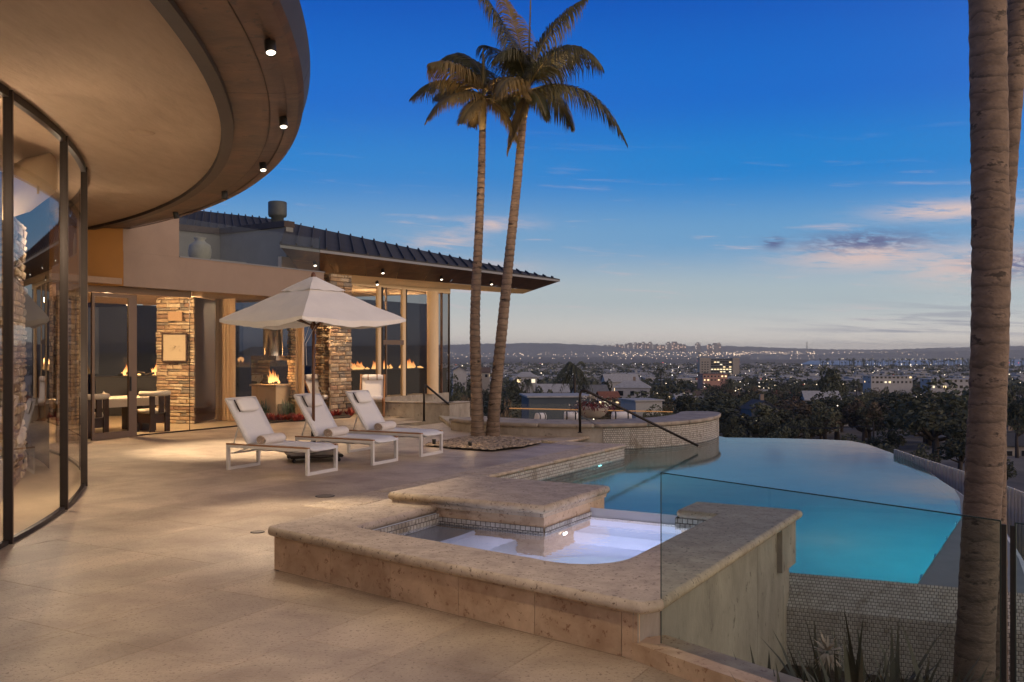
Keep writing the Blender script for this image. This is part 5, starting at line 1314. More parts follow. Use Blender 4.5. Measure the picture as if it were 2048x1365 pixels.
# ------------------------------------------------------------------ planting
def spiky(name, loc, n, length, width, mat, lab, cat, spread=0.7, droop=0.25, group=None, seed=0, flower=None, stem_h=0.0):
    rnd = random.Random(seed); o = empty(name, loc, rnd.uniform(0, 6), lab, cat, group); mb = MB()
    for k in range(n):
        a = rnd.uniform(0, 2*PI); sp = rnd.uniform(0.1, spread)
        leaf_blade(mb, (0.03*math.cos(a), 0.03*math.sin(a), stem_h), (sp*math.cos(a), sp*math.sin(a), 1.0), length*rnd.uniform(0.6, 1.1), width, droop*rnd.uniform(0.4, 1.3), 4)
    mb.build('leaves', mat, o, True)
    if stem_h > 0.1:
        mb = MB(); mb.tube([(0, 0, -0.02), (0.02, 0, stem_h*0.6), (0, 0, stem_h+0.02)], 0.018, 7); mb.build('stem', m_leaf, o, True)
    if flower:
        hz, col = flower; fm = MB(); fm.tube([(0, 0, 0), (0.05, 0.02, hz)], 0.008, 6); fm.build('flower_stalk', m_leaf, o, True)
        fm = MB()
        for k in range(60):
            v = Vector((rnd.gauss(0, 1), rnd.gauss(0, 1), rnd.gauss(0, 1))).normalized(); leaf_blade(fm, Vector((0.05, 0.02, hz))+v*0.03, v, 0.085, 0.018, 0.1, 2)
        fm.build('flower_head', col, o, True)
    return o
m_aloe = M_('grey_green_aloe', lin((92, 106, 84)), 0.55, 0.25, 5)
m_aeon = M_('dark_plum_rosette', lin((72, 34, 36)), 0.6, 0.3, 5)
m_brom = M_('red_bromeliad', lin((150, 58, 48)), 0.6, 0.35, 6)
rnd = random.Random(77)
plants_bed = MB(); plants_bed.prism([tuple(v) for v in ccw([G(512, 846).xy, G(612, 843).xy, G(700, 836).xy, G(712, 826).xy, G(540, 828).xy])], -0.05, 0.03)
tag(plants_bed.build('planting_bed_soil', m_soil), kind='structure')
i_al = 0
for k in range(22):
    px = 518+k*4.2; py = 829+rnd.uniform(0, 8); g = G(px, py)
    spiky('aloe', (g.x, g.y, 0.03), 18, 0.55, 0.045, m_aloe, 'grey-green spiky aloe in the bed below the fireplace', 'aloe', 0.55, 0.15, 'aloes in the bed below the fireplace', 200+k)
for k in range(20):
    px = 534+k*4.2+rnd.uniform(-2, 2); py = 840+rnd.uniform(0, 4); g = G(px, py)
    spiky('red_bromeliad', (g.x, g.y, 0.03), 20, 0.22, 0.05, m_brom, 'low red bromeliad along the front of the planting bed', 'bromeliad', 1.2, 0.3, 'red bromeliads edging the bed', 300+k)
for k in range(16):
    px = 640+k*4.2+rnd.uniform(-2, 2); py = 828+rnd.uniform(0, 7); g = G(px, py)
    spiky('red_bromeliad', (g.x, g.y, 0.03), 20, 0.30, 0.05, m_brom, 'red bromeliad at the foot of the pier behind the loungers', 'bromeliad', 1.0, 0.3, 'red bromeliads at the pier foot', 340+k)
for i, (px, py, sh) in enumerate(((594, 834, 0.52), (608, 832, 0.38), (664, 828, 0.45), (655, 832, 0.30))):
    g = G(px, py)
    for_lab = ['tall dark plum rosette plant beside the hearth', 'dark plum rosette plant beneath the folding chair back', 'dark plum rosette plant at the foot of the stone pier', 'lower plum rosette plant in front of the stone pier'][i]
    spiky('plum_rosette', (g.x, g.y, 0.03), 46, 0.30, 0.07, m_aeon, for_lab, 'succulent', 1.3, 0.25, None, 400+i, None, sh)
# agapanthus and strap leaves behind the balustrade
mb = MB(); mb.prism([tuple(v) for v in ccw([gpt(-0.3, 0.10), gpt(4.2, 0.10), Vector((9, 3)), W(6.0, 7.2).xy, S0.xy, W(1.2, 5.4).xy])], -2.2, -1.0)
tag(mb.build('planting_bed_soil', m_soil), kind='structure')
m_strap = M_('dark_strap_leaf', lin((64, 62, 46)), 0.6, 0.3, 5)
AG = [(1640, 1390, 5.2, 0.75), (1690, 1420, 5.0, 0.8), (1740, 1400, 5.1, 0.85), (1790, 1420, 4.9, 0.8), (1840, 1400, 5.0, 0.7), (1540, 1400, 5.1, 0.6), (1580, 1420, 4.7, 0.55), (1890, 1410, 4.8, 0.7), (1715, 1440, 4.5, 0.8), (1490, 1395, 4.8, 0.45)]
labs = ['strap-leaved plant behind the glass, %s' % t for t in ('just right of the spa wall corner', 'below the white flower', 'with tall leaves in front of the mosaic wall', 'between the white flower and the palm trunk', 'left of the palm trunk foot', 'against the spa side wall', 'small, by the spa side wall', 'at the palm trunk foot', 'closest to the glass below the mosaic', 'smallest, near the kerb end')]
for i, (px, py, Y, L_) in enumerate(AG):
    g = D(px, py, Y/DS); spiky('agapanthus', (g.x, g.y, g.z-0.30), 20, L_*1.15, 0.05, m_strap, labs[i], 'agapanthus', 0.55, 0.35, None, 500+i, (0.55, M_('faded_flower', lin((176, 158, 142)), 0.8)) if i == 0 else None)

# gravel bed and uplights
m_peb = M_('mixed_pebble', lin((92, 78, 64)), 0.7, 0.4, 13, color2=lin((186, 166, 142)), obj=False, det=2)
gpoly = ccw([G(848, 893).xy, G(905, 899).xy, G(985, 904).xy, G(1045, 897).xy, G(1082, 888).xy, G(1030, 882).xy, G(940, 876).xy])
mb = MB(); mb.add([(v.x, v.y, 0.004) for v in gpoly], [tuple(range(len(gpoly)))])
tag(mb.build('gravel_bed', m_soil), kind='structure')
gcx = sum(v.x for v in gpoly)/len(gpoly); gcy = sum(v.y for v in gpoly)/len(gpoly)
def inside(p, poly): 
    return all((poly[(i+1) % len(poly)]-poly[i]).cross(p-poly[i]) > 0 for i in range(len(poly)))
rnd = random.Random(9); mb = MB(); pxs = [v.x for v in gpoly]; pys = [v.y for v in gpoly]; n = 0
while n < 2200:
    p = Vector((rnd.uniform(min(pxs), max(pxs)), rnd.uniform(min(pys), max(pys))))
    if not inside(p, gpoly): continue
    n += 1; r = rnd.uniform(0.026, 0.062); z = 0.014+0.03*max(0, 1-((p.x-gcx)/1.1)**2-((p.y-gcy)/1.6)**2)+rnd.uniform(0, .02); a = rnd.uniform(0, PI); ca, sa = math.cos(a), math.sin(a); e = rnd.uniform(.55, .9)
    ring8 = [(ca*r*math.cos(t)-sa*e*r*math.sin(t), sa*r*math.cos(t)+ca*e*r*math.sin(t)) for t in [k*PI/3 for k in range(6)]]
    vs = [(p.x+x, p.y+y, z) for x, y in ring8]+[(p.x+x*.6, p.y+y*.6, z+r*.42) for x, y in ring8]
    mb.add(vs, [(k, (k+1) % 6, 6+(k+1) % 6, 6+k) for k in range(6)]+[tuple(range(6, 12))], True)
tag(mb.build('gravel', m_peb), 'mixed brown pebbles round the palm bases', None, None, 'stuff')
def uplight(px, py, tgt, pw, lab):
    g = G(px, py); o = empty('garden_uplight', (g.x, g.y, 0.05), 0, lab, 'uplight', 'uplights in the gravel bed')
    a = MB(); a.lathe([(0.03, 0), (0.035, 0.06), (0.04, 0.09), (0.034, 0.09), (0.03, 0.07)], 12); a.build('housing', m_black, o, True)
    a = MB(); a.lathe([(0.0, 0.082), (0.034, 0.082)], 12); a.build('lens', emit_mat('uplight_lens', (1, .8, .5), 12), o, True)
    lamp('SPOT', 'uplight_lamp', (g.x, g.y, 0.17), pw, WARM, o, tgt, 0.03, 34, 0.9)
    lamp('POINT', 'uplight_spill', (g.x, g.y, 0.26), 0.35, WARM, o, None, 0.02)

# ------------------------------------------------------------------ palms
def trunk_mat(name, c0, c1, dark, step, dist=2.2, sp=(3.2, 0.60)):
    m = M_(name, lin(c0), 0.85, 0.25, 5, 0.012, 22, color2=lin(c1), stretch=(1, 1, 2.2), obj=False, spots=(sp[0], sp[1], lin(dark)))
    n, l = m.node_tree.nodes, m.node_tree.links; b = n['Principled BSDF']; src = b.inputs['Base Color'].links[0].from_socket
    g = n.new('ShaderNodeNewGeometry'); w = n.new('ShaderNodeTexWave'); w.wave_type = 'BANDS'; w.bands_direction = 'Z'; w.wave_profile = 'SAW'
    w.inputs['Scale'].default_value = 0.314/step; w.inputs['Distortion'].default_value = dist; w.inputs['Detail'].default_value = 3; w.inputs['Detail Scale'].default_value = 2.0; l.new(g.outputs['Position'], w.inputs['Vector'])
    mr = n.new('ShaderNodeMapRange'); mr.inputs[1].default_value = 0.0; mr.inputs[2].default_value = 0.22; mr.inputs[3].default_value = 0.75; mr.inputs[4].default_value = 0.0; l.new(w.outputs['Fac'], mr.inputs[0])
    mx = n.new('ShaderNodeMix'); mx.data_type = 'RGBA'; l.new(mr.outputs[0], mx.inputs[0]); l.new(src, mx.inputs[6]); mx.inputs[7].default_value = (*lin(dark), 1); l.new(mx.outputs[2], b.inputs['Base Color'])
    return m
m_trunk = trunk_mat('ringed_palm_trunk', (104, 88, 74), (134, 114, 96), (46, 37, 31), 0.115)
m_trunk2 = trunk_mat('weathered_palm_trunk', (90, 76, 66), (116, 100, 88), (54, 46, 40), 0.14, 3.5, (5.0, 0.58))
m_frond = M_('palm_leaflet', lin((52, 58, 33)), 0.5, 0.3, 3, color2=lin((88, 80, 44)), obj=False)
m_froy = M_('uplit_yellowed_leaflet', lin((104, 86, 46)), 0.6, 0.25, 3, obj=False)  # dry fronds, with the uplight's brown-gold put into the same colour
m_rach = M_('palm_rachis', lin((120, 104, 60)), 0.6)
def bez(pts, t):
    pts = [Vector(p) for p in pts]
    while len(pts) > 1: pts = [a+(b-a)*t for a, b in zip(pts, pts[1:])]
    return pts[0]
def trunk_mesh(mb, pts, r0, r1, ringstep=0.115, n=18, flare=0.35, seed=0, depth=0.07):
    rnd = random.Random(seed)
    # catmull-like sampling by fine bezier of polyline
    L = sum((b-a).length for a, b in zip(pts, pts[1:])); N = int(L/ringstep*4); P = []; R = []
    cum = [0]
    for a, b in zip(pts, pts[1:]): cum.append(cum[-1]+(b-a).length)
    def smooth(s):
        for i in range(len(pts)-1):
            if s <= cum[i+1] or i == len(pts)-2:
                t = (s-cum[i])/(cum[i+1]-cum[i]); p0 = pts[max(0, i-1)]; p1 = pts[i]; p2 = pts[i+1]; p3 = pts[min(len(pts)-1, i+2)]
                return 0.5*((2*p1)+(p2-p0)*t+(2*p0-5*p1+4*p2-p3)*t*t+(3*p1-p0-3*p2+p3)*t**3)
    for k in range(N+1):
        s = L*k/N; t = k/N; ph = (s/ringstep) % 1.0
        r = r0+(r1-r0)*t + r0*flare*math.exp(-s/0.35)
        r *= 1+depth*(1.2-1.6*ph if ph < 0.75 else -0.3)+rnd.uniform(-.012, .012)
        P.append(smooth(s)); R.append(r)
    mb.tube(P, R, n)
    # irregularity
    base = len(mb.v)-len(P)*n
    for i in range(base, len(mb.v)):
        v = mb.v[i]; mb.v[i] = (v[0]+rnd.uniform(-.0035, .0035), v[1]+rnd.uniform(-.0035, .0035), v[2]+rnd.uniform(-.006, .006))
def frond(parent, pts, width, mat, seed, nl=135, droop=0.8, tip=0.35, rr=0.016):
    """pts: bezier of the rachis; leaflets hang from it"""
    rnd = random.Random(seed); mb = MB(); N = 26
    P = [bez(pts, k/N) for k in range(N+1)]
    mb.cur = 1; mb.tube(P, [rr*(1-0.85*k/N) for k in range(N+1)], 6); mb.cur = 0
    for i in range(nl):
        s = 0.12+0.88*(i+0.5)/nl; p = bez(pts, s); tg = (bez(pts, min(1, s+0.02))-bez(pts, s-0.02)).normalized()
        sd = tg.cross(Vector((0, 0, 1)))
        if sd.length < 0.15: sd = Vector((0.7, 0.7, 0))
        sd.normalize(); up = sd.cross(tg).normalized()
        ln = width*1.5*(math.sin(PI*min(1, 0.12+s*0.86))**0.6)*rnd.uniform(0.7, 1.1)
        if s > 0.9: ln *= 0.8
        for sg in (-1, 1):
            d = sd*sg*0.75 + tg*(0.45+tip*s) + up*0.25 + Vector((rnd.gauss(0, .05), rnd.gauss(0, .05), rnd.gauss(0, .05)))
            d.normalize(); w = 0.027*rnd.uniform(0.7, 1.25)
            q = p; prev = None; segs = 4; vs = []
            for k in range(segs+1):
                t = k/segs; dd = (d*(1-droop*t)+Vector((0, 0, -1))*droop*t*1.1)
                if k: q = q+dd.normalized()*(ln/segs)
                ww = w*(1-t**2)*(0.6 if k == 0 else 1) + 0.001
                wd_ = tg if abs(dd.normalized().dot(tg)) < 0.9 else up
                wv = (wd_-dd*wd_.dot(dd)/dd.dot(dd)).normalized()
                vs += [q-wv*ww/2, q+wv*ww/2]
            mb.add(vs, [(2*k, 2*k+1, 2*k+3, 2*k+2) for k in range(segs)])
    return mb.build('frond', [mat, m_rach], parent)
def palm(name, lab, base, trunk_pts, r0, r1, shaft, fronds, group, seed, tm=None, rs=0.115, dp=0.07):
    o = empty(name, base, 0, lab, 'palm tree', group)
    mb = MB(); trunk_mesh(mb, trunk_pts, r0, r1, rs, seed=seed, depth=dp); mb.build('trunk', tm or m_trunk, o)
    if shaft: mb = MB(); mb.tube(shaft, [r1*1.0, r1*1.25, r1*1.0, r1*0.6], 12); mb.build('crownshaft', M_('palm_crownshaft', lin((120, 104, 66)), 0.6, 0.25, 6), o)
    for i, (pts, w, yel, dr) in enumerate(fronds): frond(o, pts, w, m_froy if yel else m_frond, seed*100+i, droop=dr)
    return o
def zp(x, y, Y): return D(800+x*0.3516, y*0.3516, Y)          # crown detail coordinates -> place
Y1 = 2784.6/177
b1 = G(956, 877); b2 = G(985, 876)
tr1 = [b1+Vector((0, 0, -0.05)), D(953, 780, Y1), D(950, 640, Y1), D(956, 500, Y1), D(962, 370, Y1), D(965, 262, Y1)]
tr2 = [b2+Vector((0, 0, -0.05)), D(990, 800, Y1-.05), D(1006, 640, Y1-.1), D(1020, 500, Y1-.1), D(1035, 360, Y1-.1), D(1046, 238, Y1-.1)]
c1_ = zp(468, 560, Y1); c2_ = zp(722, 520, Y1-.1)
fr1 = [([c1_, zp(500, 420, Y1+.2), zp(420, 250, Y1+.5), zp(230, 345, Y1+.6)], 0.55, 0, .85),
       ([c1_, zp(400, 420, Y1-.4), zp(300, 330, Y1-.6), zp(170, 360, Y1-.7)], 0.50, 1, .85),
       ([c1_, zp(380, 470, Y1+.2), zp(210, 400, Y1+.3), zp(60, 560, Y1+.2)], 0.42, 0, .8),
       ([c1_, zp(400, 500, Y1-.5), zp(260, 500, Y1-.8), zp(150, 690, Y1-.9)], 0.42, 1, .75),
       ([c1_, zp(430, 560, Y1-.7), zp(380, 620, Y1-1.0), zp(345, 700, Y1-1.1)], 0.28, 1, .7),
       ([c1_, zp(530, 440, Y1-.3), zp(640, 380, Y1-.5), zp(745, 560, Y1-.5)], 0.42, 1, .85),
       ([c1_, zp(520, 520, Y1+.5), zp(600, 560, Y1+.8), zp(620, 660, Y1+.9)], 0.30, 0, .8),
       ([c1_, zp(540, 560, Y1-.2), zp(620, 640, Y1-.3), zp(680, 850, Y1-.3)], 0.36, 1, .9),
       ([c1_, zp(475, 480, Y1), zp(470, 380, Y1), zp(472, 270, Y1)], 0.05, 0, .1)]
fr2 = [([c2_, zp(690, 330, Y1+.1), zp(600, 120, Y1+.2), zp(420, -90, Y1+.2)], 0.62, 0, .8),
       ([c2_, zp(700, 300, Y1+.6), zp(660, 100, Y1+.9), zp(560, -60, Y1+1.1)], 0.42, 1, .7),
       ([c2_, zp(760, 330, Y1-.1), zp(840, 120, Y1-.2), zp(1060, -10, Y1-.2)], 0.55, 0, .8),
       ([c2_, zp(790, 340, Y1-.6), zp(990, 130, Y1-1.0), zp(1150, 380, Y1-1.1)], 0.60, 0, .9),
       ([c2_, zp(830, 470, Y1+.2), zp(1120, 420, Y1+.3), zp(1290, 820, Y1+.2)], 0.52, 0, .85),
       ([c2_, zp(800, 480, Y1+.7), zp(880, 500, Y1+1.0), zp(985, 735, Y1+1.1)], 0.48, 0, .85),
       ([c2_, zp(660, 420, Y1-.6), zp(600, 400, Y1-1.0), zp(545, 560, Y1-1.1)], 0.40, 1, .85),
       ([c2_, zp(700, 600, Y1-.3), zp(650, 700, Y1-.4), zp(612, 880, Y1-.4)], 0.26, 1, .8),
       ([c2_, zp(730, 350, Y1), zp(738, 150, Y1), zp(745, -120, Y1)], 0.03, 0, .1),
       ([c2_, zp(780, 430, Y1+.9), zp(850, 330, Y1+1.5), zp(880, 420, Y1+2.0)], 0.5, 0, .8)]
fr1 += [([c1_, zp(440, 430, Y1+.6), zp(380, 300, Y1+1.0), zp(330, 300, Y1+1.4)], 0.45, 0, .85),
        ([c1_, zp(420, 520, Y1+.4), zp(300, 470, Y1+.8), zp(200, 560, Y1+1.0)], 0.42, 0, .85),
        ([c1_, zp(500, 500, Y1+.4), zp(560, 470, Y1+.9), zp(600, 560, Y1+1.2)], 0.4, 0, .85),
        ([c1_, zp(450, 590, Y1+.5), zp(420, 640, Y1+.8), zp(410, 720, Y1+.9)], 0.26, 1, .8)]
fr2 += [([c2_, zp(680, 400, Y1+.7), zp(560, 250, Y1+1.2), zp(470, 260, Y1+1.5)], 0.5, 0, .85),
        ([c2_, zp(700, 340, Y1-.3), zp(640, 220, Y1-.5), zp(540, 330, Y1-.6)], 0.42, 0, .85),
        ([c2_, zp(760, 500, Y1-.3), zp(800, 540, Y1-.5), zp(830, 680, Y1-.5)], 0.34, 0, .85),
        ([c2_, zp(770, 380, Y1+.4), zp(870, 250, Y1+.6), zp(1010, 330, Y1+.7)], 0.5, 0, .9),
        ([c2_, zp(690, 520, Y1+.5), zp(640, 520, Y1+.9), zp(590, 640, Y1+1.0)], 0.4, 0, .85)]
palm('king_palm', 'straight slender palm on the near-door side of the gravel bed', b1, tr1, 0.122, 0.066, [D(965, 262, Y1), D(965, 235, Y1), D(966, 205, Y1), c1_], fr1, None, 3)
palm('king_palm', 'leaning slender palm with the tallest crown in the gravel bed', b2, tr2, 0.122, 0.074, [D(1046, 240, Y1-.1), D(1049, 215, Y1-.1), D(1052, 190, Y1-.1), c2_], fr2, None, 4)
uplight(868, 894, D(965, 190, Y1-.4), 300, 'warm uplight at the lounger end of the gravel bed')
uplight(940, 899, D(1045, 150, Y1-.4), 260, 'warm uplight at the near edge of the gravel bed')
# big palm trunks at the right edge
YR = 5.62
rt1 = [D(1946, 1480, YR), D(1950, 1300, YR), D(1960, 1100, YR), D(1970, 900, YR), D(1979, 700, YR), D(1981, 500, YR), D(1979, 300, YR), D(1976, 100, YR), D(1974, -100, YR), D(1970, -500, YR)]
rt2 = [D(1990, 1480, YR+.5), D(1990, 1200, YR+.5), D(1988, 900, YR+.45), D(1992, 700, YR+.42), D(2002, 450, YR+.4), D(2016, 250, YR+.4), D(2034, 60, YR+.4), D(2052, -100, YR+.4), D(2085, -500, YR+.4)]
rf = lambda c, k: [([c, c+Vector((math.cos(a)*.5, math.sin(a)*.5, .9)), c+Vector((math.cos(a)*1.5, math.sin(a)*1.5, 1.1)), c+Vector((math.cos(a)*2.4, math.sin(a)*2.4, 0.0))], 0.5, 0, .85) for a in [k+i*2*PI/7 for i in range(7)]]
palm('king_palm', 'thick ringed palm trunk rising beside the glass balustrade', (rt1[0].x, rt1[0].y, rt1[0].z), rt1, 0.128, 0.125, [rt1[-1], rt1[-1]+Vector((0, 0, .3)), rt1[-1]+Vector((0, 0, .6)), rt1[-1]+Vector((0, 0, .9))], rf(rt1[-1]+Vector((0, 0, .8)), 0.2), None, 5, m_trunk2, 0.15, 0.012)
palm('king_palm', 'leaning palm trunk half hidden behind the thick trunk', (rt2[0].x, rt2[0].y, rt2[0].z), rt2, 0.085, 0.095, [rt2[-1], rt2[-1]+Vector((0, 0, .3)), rt2[-1]+Vector((0, 0, .6)), rt2[-1]+Vector((0, 0, .9))], rf(rt2[-1]+Vector((0, 0, .8)), 0.6), None, 6, m_trunk2, 0.15, 0.012)
# ------------------------------------------------------------------ the valley, the town and the bay
PROF = [(0, -3.2), (18, -3.4), (30, -5.5), (60, -9.5), (110, -13.5), (150, -17), (250, -23), (400, -28), (700, -35), (1000, -40), (2000, -52), (3000, -58), (5000, -62), (60000, -62)]
def tz(yo):
    """ground height at depth yo (photo depth units)"""
    for (a, za), (b, zb) in zip(PROF, PROF[1:]):
        if yo <= b: return za+(zb-za)*(yo-a)/(b-a)
    return -62
def gx(px, yo): return (px-CX)/F_PX*yo*DS
m_terr = M_('dusky_hillside', lin((70, 64, 52)), 0.95, 0.4, 0.06, obj=False, color2=lin((112, 102, 86)), det=8)
mb = MB(); rows = [14*(16000/14)**(k/70) for k in range(71)]; NA = 60; vs = []
for yo in rows:
    for j in range(NA+1):
        a = -1.15+2.3*j/NA
        n_ = math.sin(yo*0.05+j*1.7)*0.4*min(1, yo/60)
        vs.append((a*yo*DS*1.05 + 0.0, yo*DS, tz(yo)+n_))
mb.add(vs, [(i*(NA+1)+j, i*(NA+1)+j+1, (i+1)*(NA+1)+j+1, (i+1)*(NA+1)+j) for i in range(70) for j in range(NA)], True)
tag(mb.build('terrain', m_terr), kind='structure')
# bay
m_bay = M_('bay_water', lin((96, 100, 102)), 0.35, spec=0.5, bump=0.05, bscale=0.2, obj=False)
mb = MB(); bp_ = [D(1600, 731, 3150), D(1700, 733, 2950), D(1850, 735.5, 2800), D(2100, 735, 2800), D(2100, 719, 5000), D(1900, 721, 4700), D(1750, 722.5, 4450), D(1620, 722.5, 4450)]
mb.add([(v.x, v.y, -57.2 if i < 4 else -60.4) for i, v in enumerate(bp_)], [tuple(range(8))])
tag(mb.build('bay', m_bay), kind='structure')
# far hills
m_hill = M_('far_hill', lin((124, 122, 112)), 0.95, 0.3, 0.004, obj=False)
def ridge(pts, yo, lab, depth=300, seed=1):
    rnd = random.Random(seed); mb = MB(); vs = []; n = 0; xs = []
    for (x0, y0), (x1, y1) in zip(pts, pts[1:]):
        m = max(2, int((x1-x0)/4))
        for k in range(m): xs.append((x0+(x1-x0)*k/m, y0+(y1-y0)*k/m))
    for x, y in xs:
        t = D(x, y+rnd.uniform(-.8, .8), yo); b = D(x, y, yo); f0 = D(x, y, yo-1200)
        vs += [(f0.x, f0.y, -63), (t.x, t.y, t.z), (b.x*1.1, b.y+depth, -63)]
    n = len(xs); mb.add(vs, [(3*i+j, 3*i+3+j, 3*i+4+j, 3*i+1+j) for i in range(n-1) for j in range(2)], True)
    return tag(mb.build('hill', m_hill), kind='structure')
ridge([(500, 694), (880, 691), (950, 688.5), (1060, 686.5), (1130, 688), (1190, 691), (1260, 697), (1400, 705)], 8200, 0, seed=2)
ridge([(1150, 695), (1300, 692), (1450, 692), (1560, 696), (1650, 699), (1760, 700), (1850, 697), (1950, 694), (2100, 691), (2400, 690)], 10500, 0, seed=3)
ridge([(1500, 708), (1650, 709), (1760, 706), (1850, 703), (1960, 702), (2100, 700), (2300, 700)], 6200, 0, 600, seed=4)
# downtown skyline
rnd = random.Random(12)
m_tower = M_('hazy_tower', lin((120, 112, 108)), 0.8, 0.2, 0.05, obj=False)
def lit_facade(name, base, lit, scale, thr, strength, coord='Object'):
    m = M_(name, base, 0.8); n, l = m.node_tree.nodes, m.node_tree.links; b = n['Principled BSDF']
    t = n.new('ShaderNodeTexCoord'); mp = n.new('ShaderNodeMapping'); mp.inputs['Scale'].default_value = scale; l.new(t.outputs[coord], mp.inputs[0])
    sn = n.new('ShaderNodeVectorMath'); sn.operation = 'FLOOR'; l.new(mp.outputs[0], sn.inputs[0])
    wn2 = n.new('ShaderNodeTexWhiteNoise'); l.new(sn.outputs[0], wn2.inputs['Vector'])
    g = n.new('ShaderNodeMath'); g.operation = 'GREATER_THAN'; g.inputs[1].default_value = thr; l.new(wn2.outputs['Value'], g.inputs[0])
    mu = n.new('ShaderNodeMath'); mu.operation = 'MULTIPLY'; mu.inputs[1].default_value = strength; l.new(g.outputs[0], mu.inputs[0])
    b.inputs['Emission Color'].default_value = (*lit, 1); l.new(mu.outputs[0], b.inputs['Emission Strength'])
    return m
m_sky1 = lit_facade('hazy_tower_lit_warm', lin((128, 116, 110)), (1.0, 0.62, 0.42), (0.06, 0.06, 0.07), 0.82, 0.9)
m_sky2 = lit_facade('hazy_tower_lit_pale', lin((136, 130, 126)), (1.0, 0.8, 0.65), (0.06, 0.06, 0.07), 0.86, 0.8)
px = 1206
while px < 1440:
    w = rnd.uniform(5, 13); top = rnd.uniform(682.5, 690) if px > 1225 else rnd.uniform(687, 692)
    if rnd.random() < 0.82:
        yo = rnd.uniform(8600, 9400); c = D(px+w/2, 706, yo); wm = w*yo/1547; zt_ = D(px, top, yo).z; zb = -62
        o = empty('skyline_tower', (c.x, c.y, zb), 0, 'hazy high-rise on the far downtown skyline', 'tower', 'high-rises of the far downtown skyline')
        h = zt_-zb; mb = MB(); mb.box(-wm/2, wm/2, -20, 20, 0, h*0.9); mb.build('shaft', m_sky1 if rnd.random() < .5 else m_sky2, o, True)
        s = rnd.uniform(0.45, 0.85); mb = MB(); mb.box(-wm/2*s, wm/2*s, -14, 14, h*0.9, h); mb.build('crown', m_tower, o, True)
    px += w*rnd.uniform(0.75, 1.15)
mst = D(1614, 706, 7000); mb = MB(); mb.tube([(mst.x, mst.y, -62), (mst.x, mst.y, D(1614, 684, 7000).z)], [5, 3.5], 5)
mb.thing('radio_mast', m_tower, 'thin radio mast on the horizon above the bay', 'mast')

# ------------------------------------------------------------------ trees
m_fol = [M_('dusk_foliage_%s' % n, lin(c), 0.8, 0.35, 0.8, rand=0.25) for n, c in (('olive', (92, 92, 66)), ('deep', (72, 75, 56)), ('brown', (104, 88, 66)))]
m_bark = M_('dusk_bark', lin((70, 60, 50)), 0.9)
def leafball(mb, c, r, n, size, rnd, flat=0.8):
    for k in range(n):
        v = Vector((rnd.gauss(0, 1), rnd.gauss(0, 1), rnd.gauss(0, 1))).normalized(); rr = r*rnd.uniform(0.55, 1.0)**0.5
        p = Vector(c)+Vector((v.x*rr, v.y*rr, v.z*rr*flat))
        t = Vector((rnd.gauss(0, 1), rnd.gauss(0, 1), rnd.gauss(0, .6))).normalized(); u = t.cross(Vector((rnd.gauss(0, 1), rnd.gauss(0, 1), rnd.gauss(0, 1)))).normalized()
        s = size*rnd.uniform(0.6, 1.3)
        mb.add([p-t*s, p+u*s*0.5, p+t*s, p-u*s*0.5], [(0, 1, 2, 3)])
def tree_templates():
    out = []
    for k in range(5):
        rnd = random.Random(40+k); tm = MB(); cm = MB()
        tm.tube([(0, 0, -0.1), (0.02, 0.01, 0.25), (0.0, 0.03, 0.45)], [0.05, 0.035, 0.022], 7)
        ncl = 16+k*2
        for j in range(ncl):
            a = rnd.uniform(0, 2*PI); r = 0.40*math.sqrt(rnd.random()); z = 0.38+0.50*rnd.random()*(1-(r/0.55)**2)+0.06
            c = (r*math.cos(a), r*math.sin(a), z)
            leafball(cm, c, rnd.uniform(0.10, 0.17), 90, 0.034, rnd)
            if j % 3 == 0: tm.tube([(0, 0.02, 0.30), (c[0]*.5, c[1]*.5, z*.75), c], [0.02, 0.012, 0.004], 5)
        out.append((tm.mesh('trunk', m_bark), [cm]))
    return out
TT = [(t, [c[0].mesh('crown', m) for m in m_fol]) for t, c in tree_templates()]
def palm_template(seed):
    rnd = random.Random(seed); tm = MB(); tm.tube([(0, 0, -0.1), (0.01, 0, 0.4), (0.0, 0.01, 0.80)], [0.025, 0.016, 0.015], 7); cm = MB()
    for i in range(22):
        a = rnd.uniform(0, 2*PI); el_ = rnd.uniform(-0.35, 1.0); L = 0.26; P = []
        for k in range(6):
            s = k/5; P.append(Vector((math.cos(a)*L*s*math.cos(el_*0.9), math.sin(a)*L*s*math.cos(el_*0.9), 0.80+L*(math.sin(el_)*s-0.75*s*s))))
        for k in range(1, 6):
            tg = (P[k]-P[k-1]).normalized(); sd = tg.cross(Vector((0, 0, 1))).normalized()
            for sg in (-1, 1):
                for f_ in (0.2, 0.6, 1.0):
                    b = P[k-1]+(P[k]-P[k-1])*f_; e = b+(sd*sg*0.6+tg*0.5-Vector((0, 0, 0.5)))*0.075
                    cm.add([b-tg*0.008, b+tg*0.008, e], [(0, 1, 2)])
    return tm.mesh('trunk', m_bark), cm.mesh('crown', m_fol[1])
PT = [palm_template(60+k) for k in range(3)]
def put_tree(px, ybase, yo, wpx, ytop, lab, group=None, kind=0, fol=1, name='dark_tree', z=None):
    """a tree seen with its crown wpx wide and its top at ytop"""
    x = gx(px, yo); zt_ = D(px, ytop, yo).z; zg = tz(yo)-0.3 if z is None else z; wm = wpx*yo/1547; h = max(zt_-zg, wm*0.6)
    o = empty(name, (x, yo*DS, zg), random.uniform(0, 6), lab, 'palm tree' if kind == 'palm' else 'tree', group)
    if kind == 'palm': t, c = PT[random.randrange(3)]; sx = wm/0.5; cs = (sx, sx, h/0.93)
    else: t, cc = TT[kind]; c = cc[fol]; cs = (wm/0.98, wm/0.98, h/1.0)
    a = link('trunk', t, o); a.scale = cs
    b = link('crown', c, o); b.scale = cs
    return o
random.seed(5)
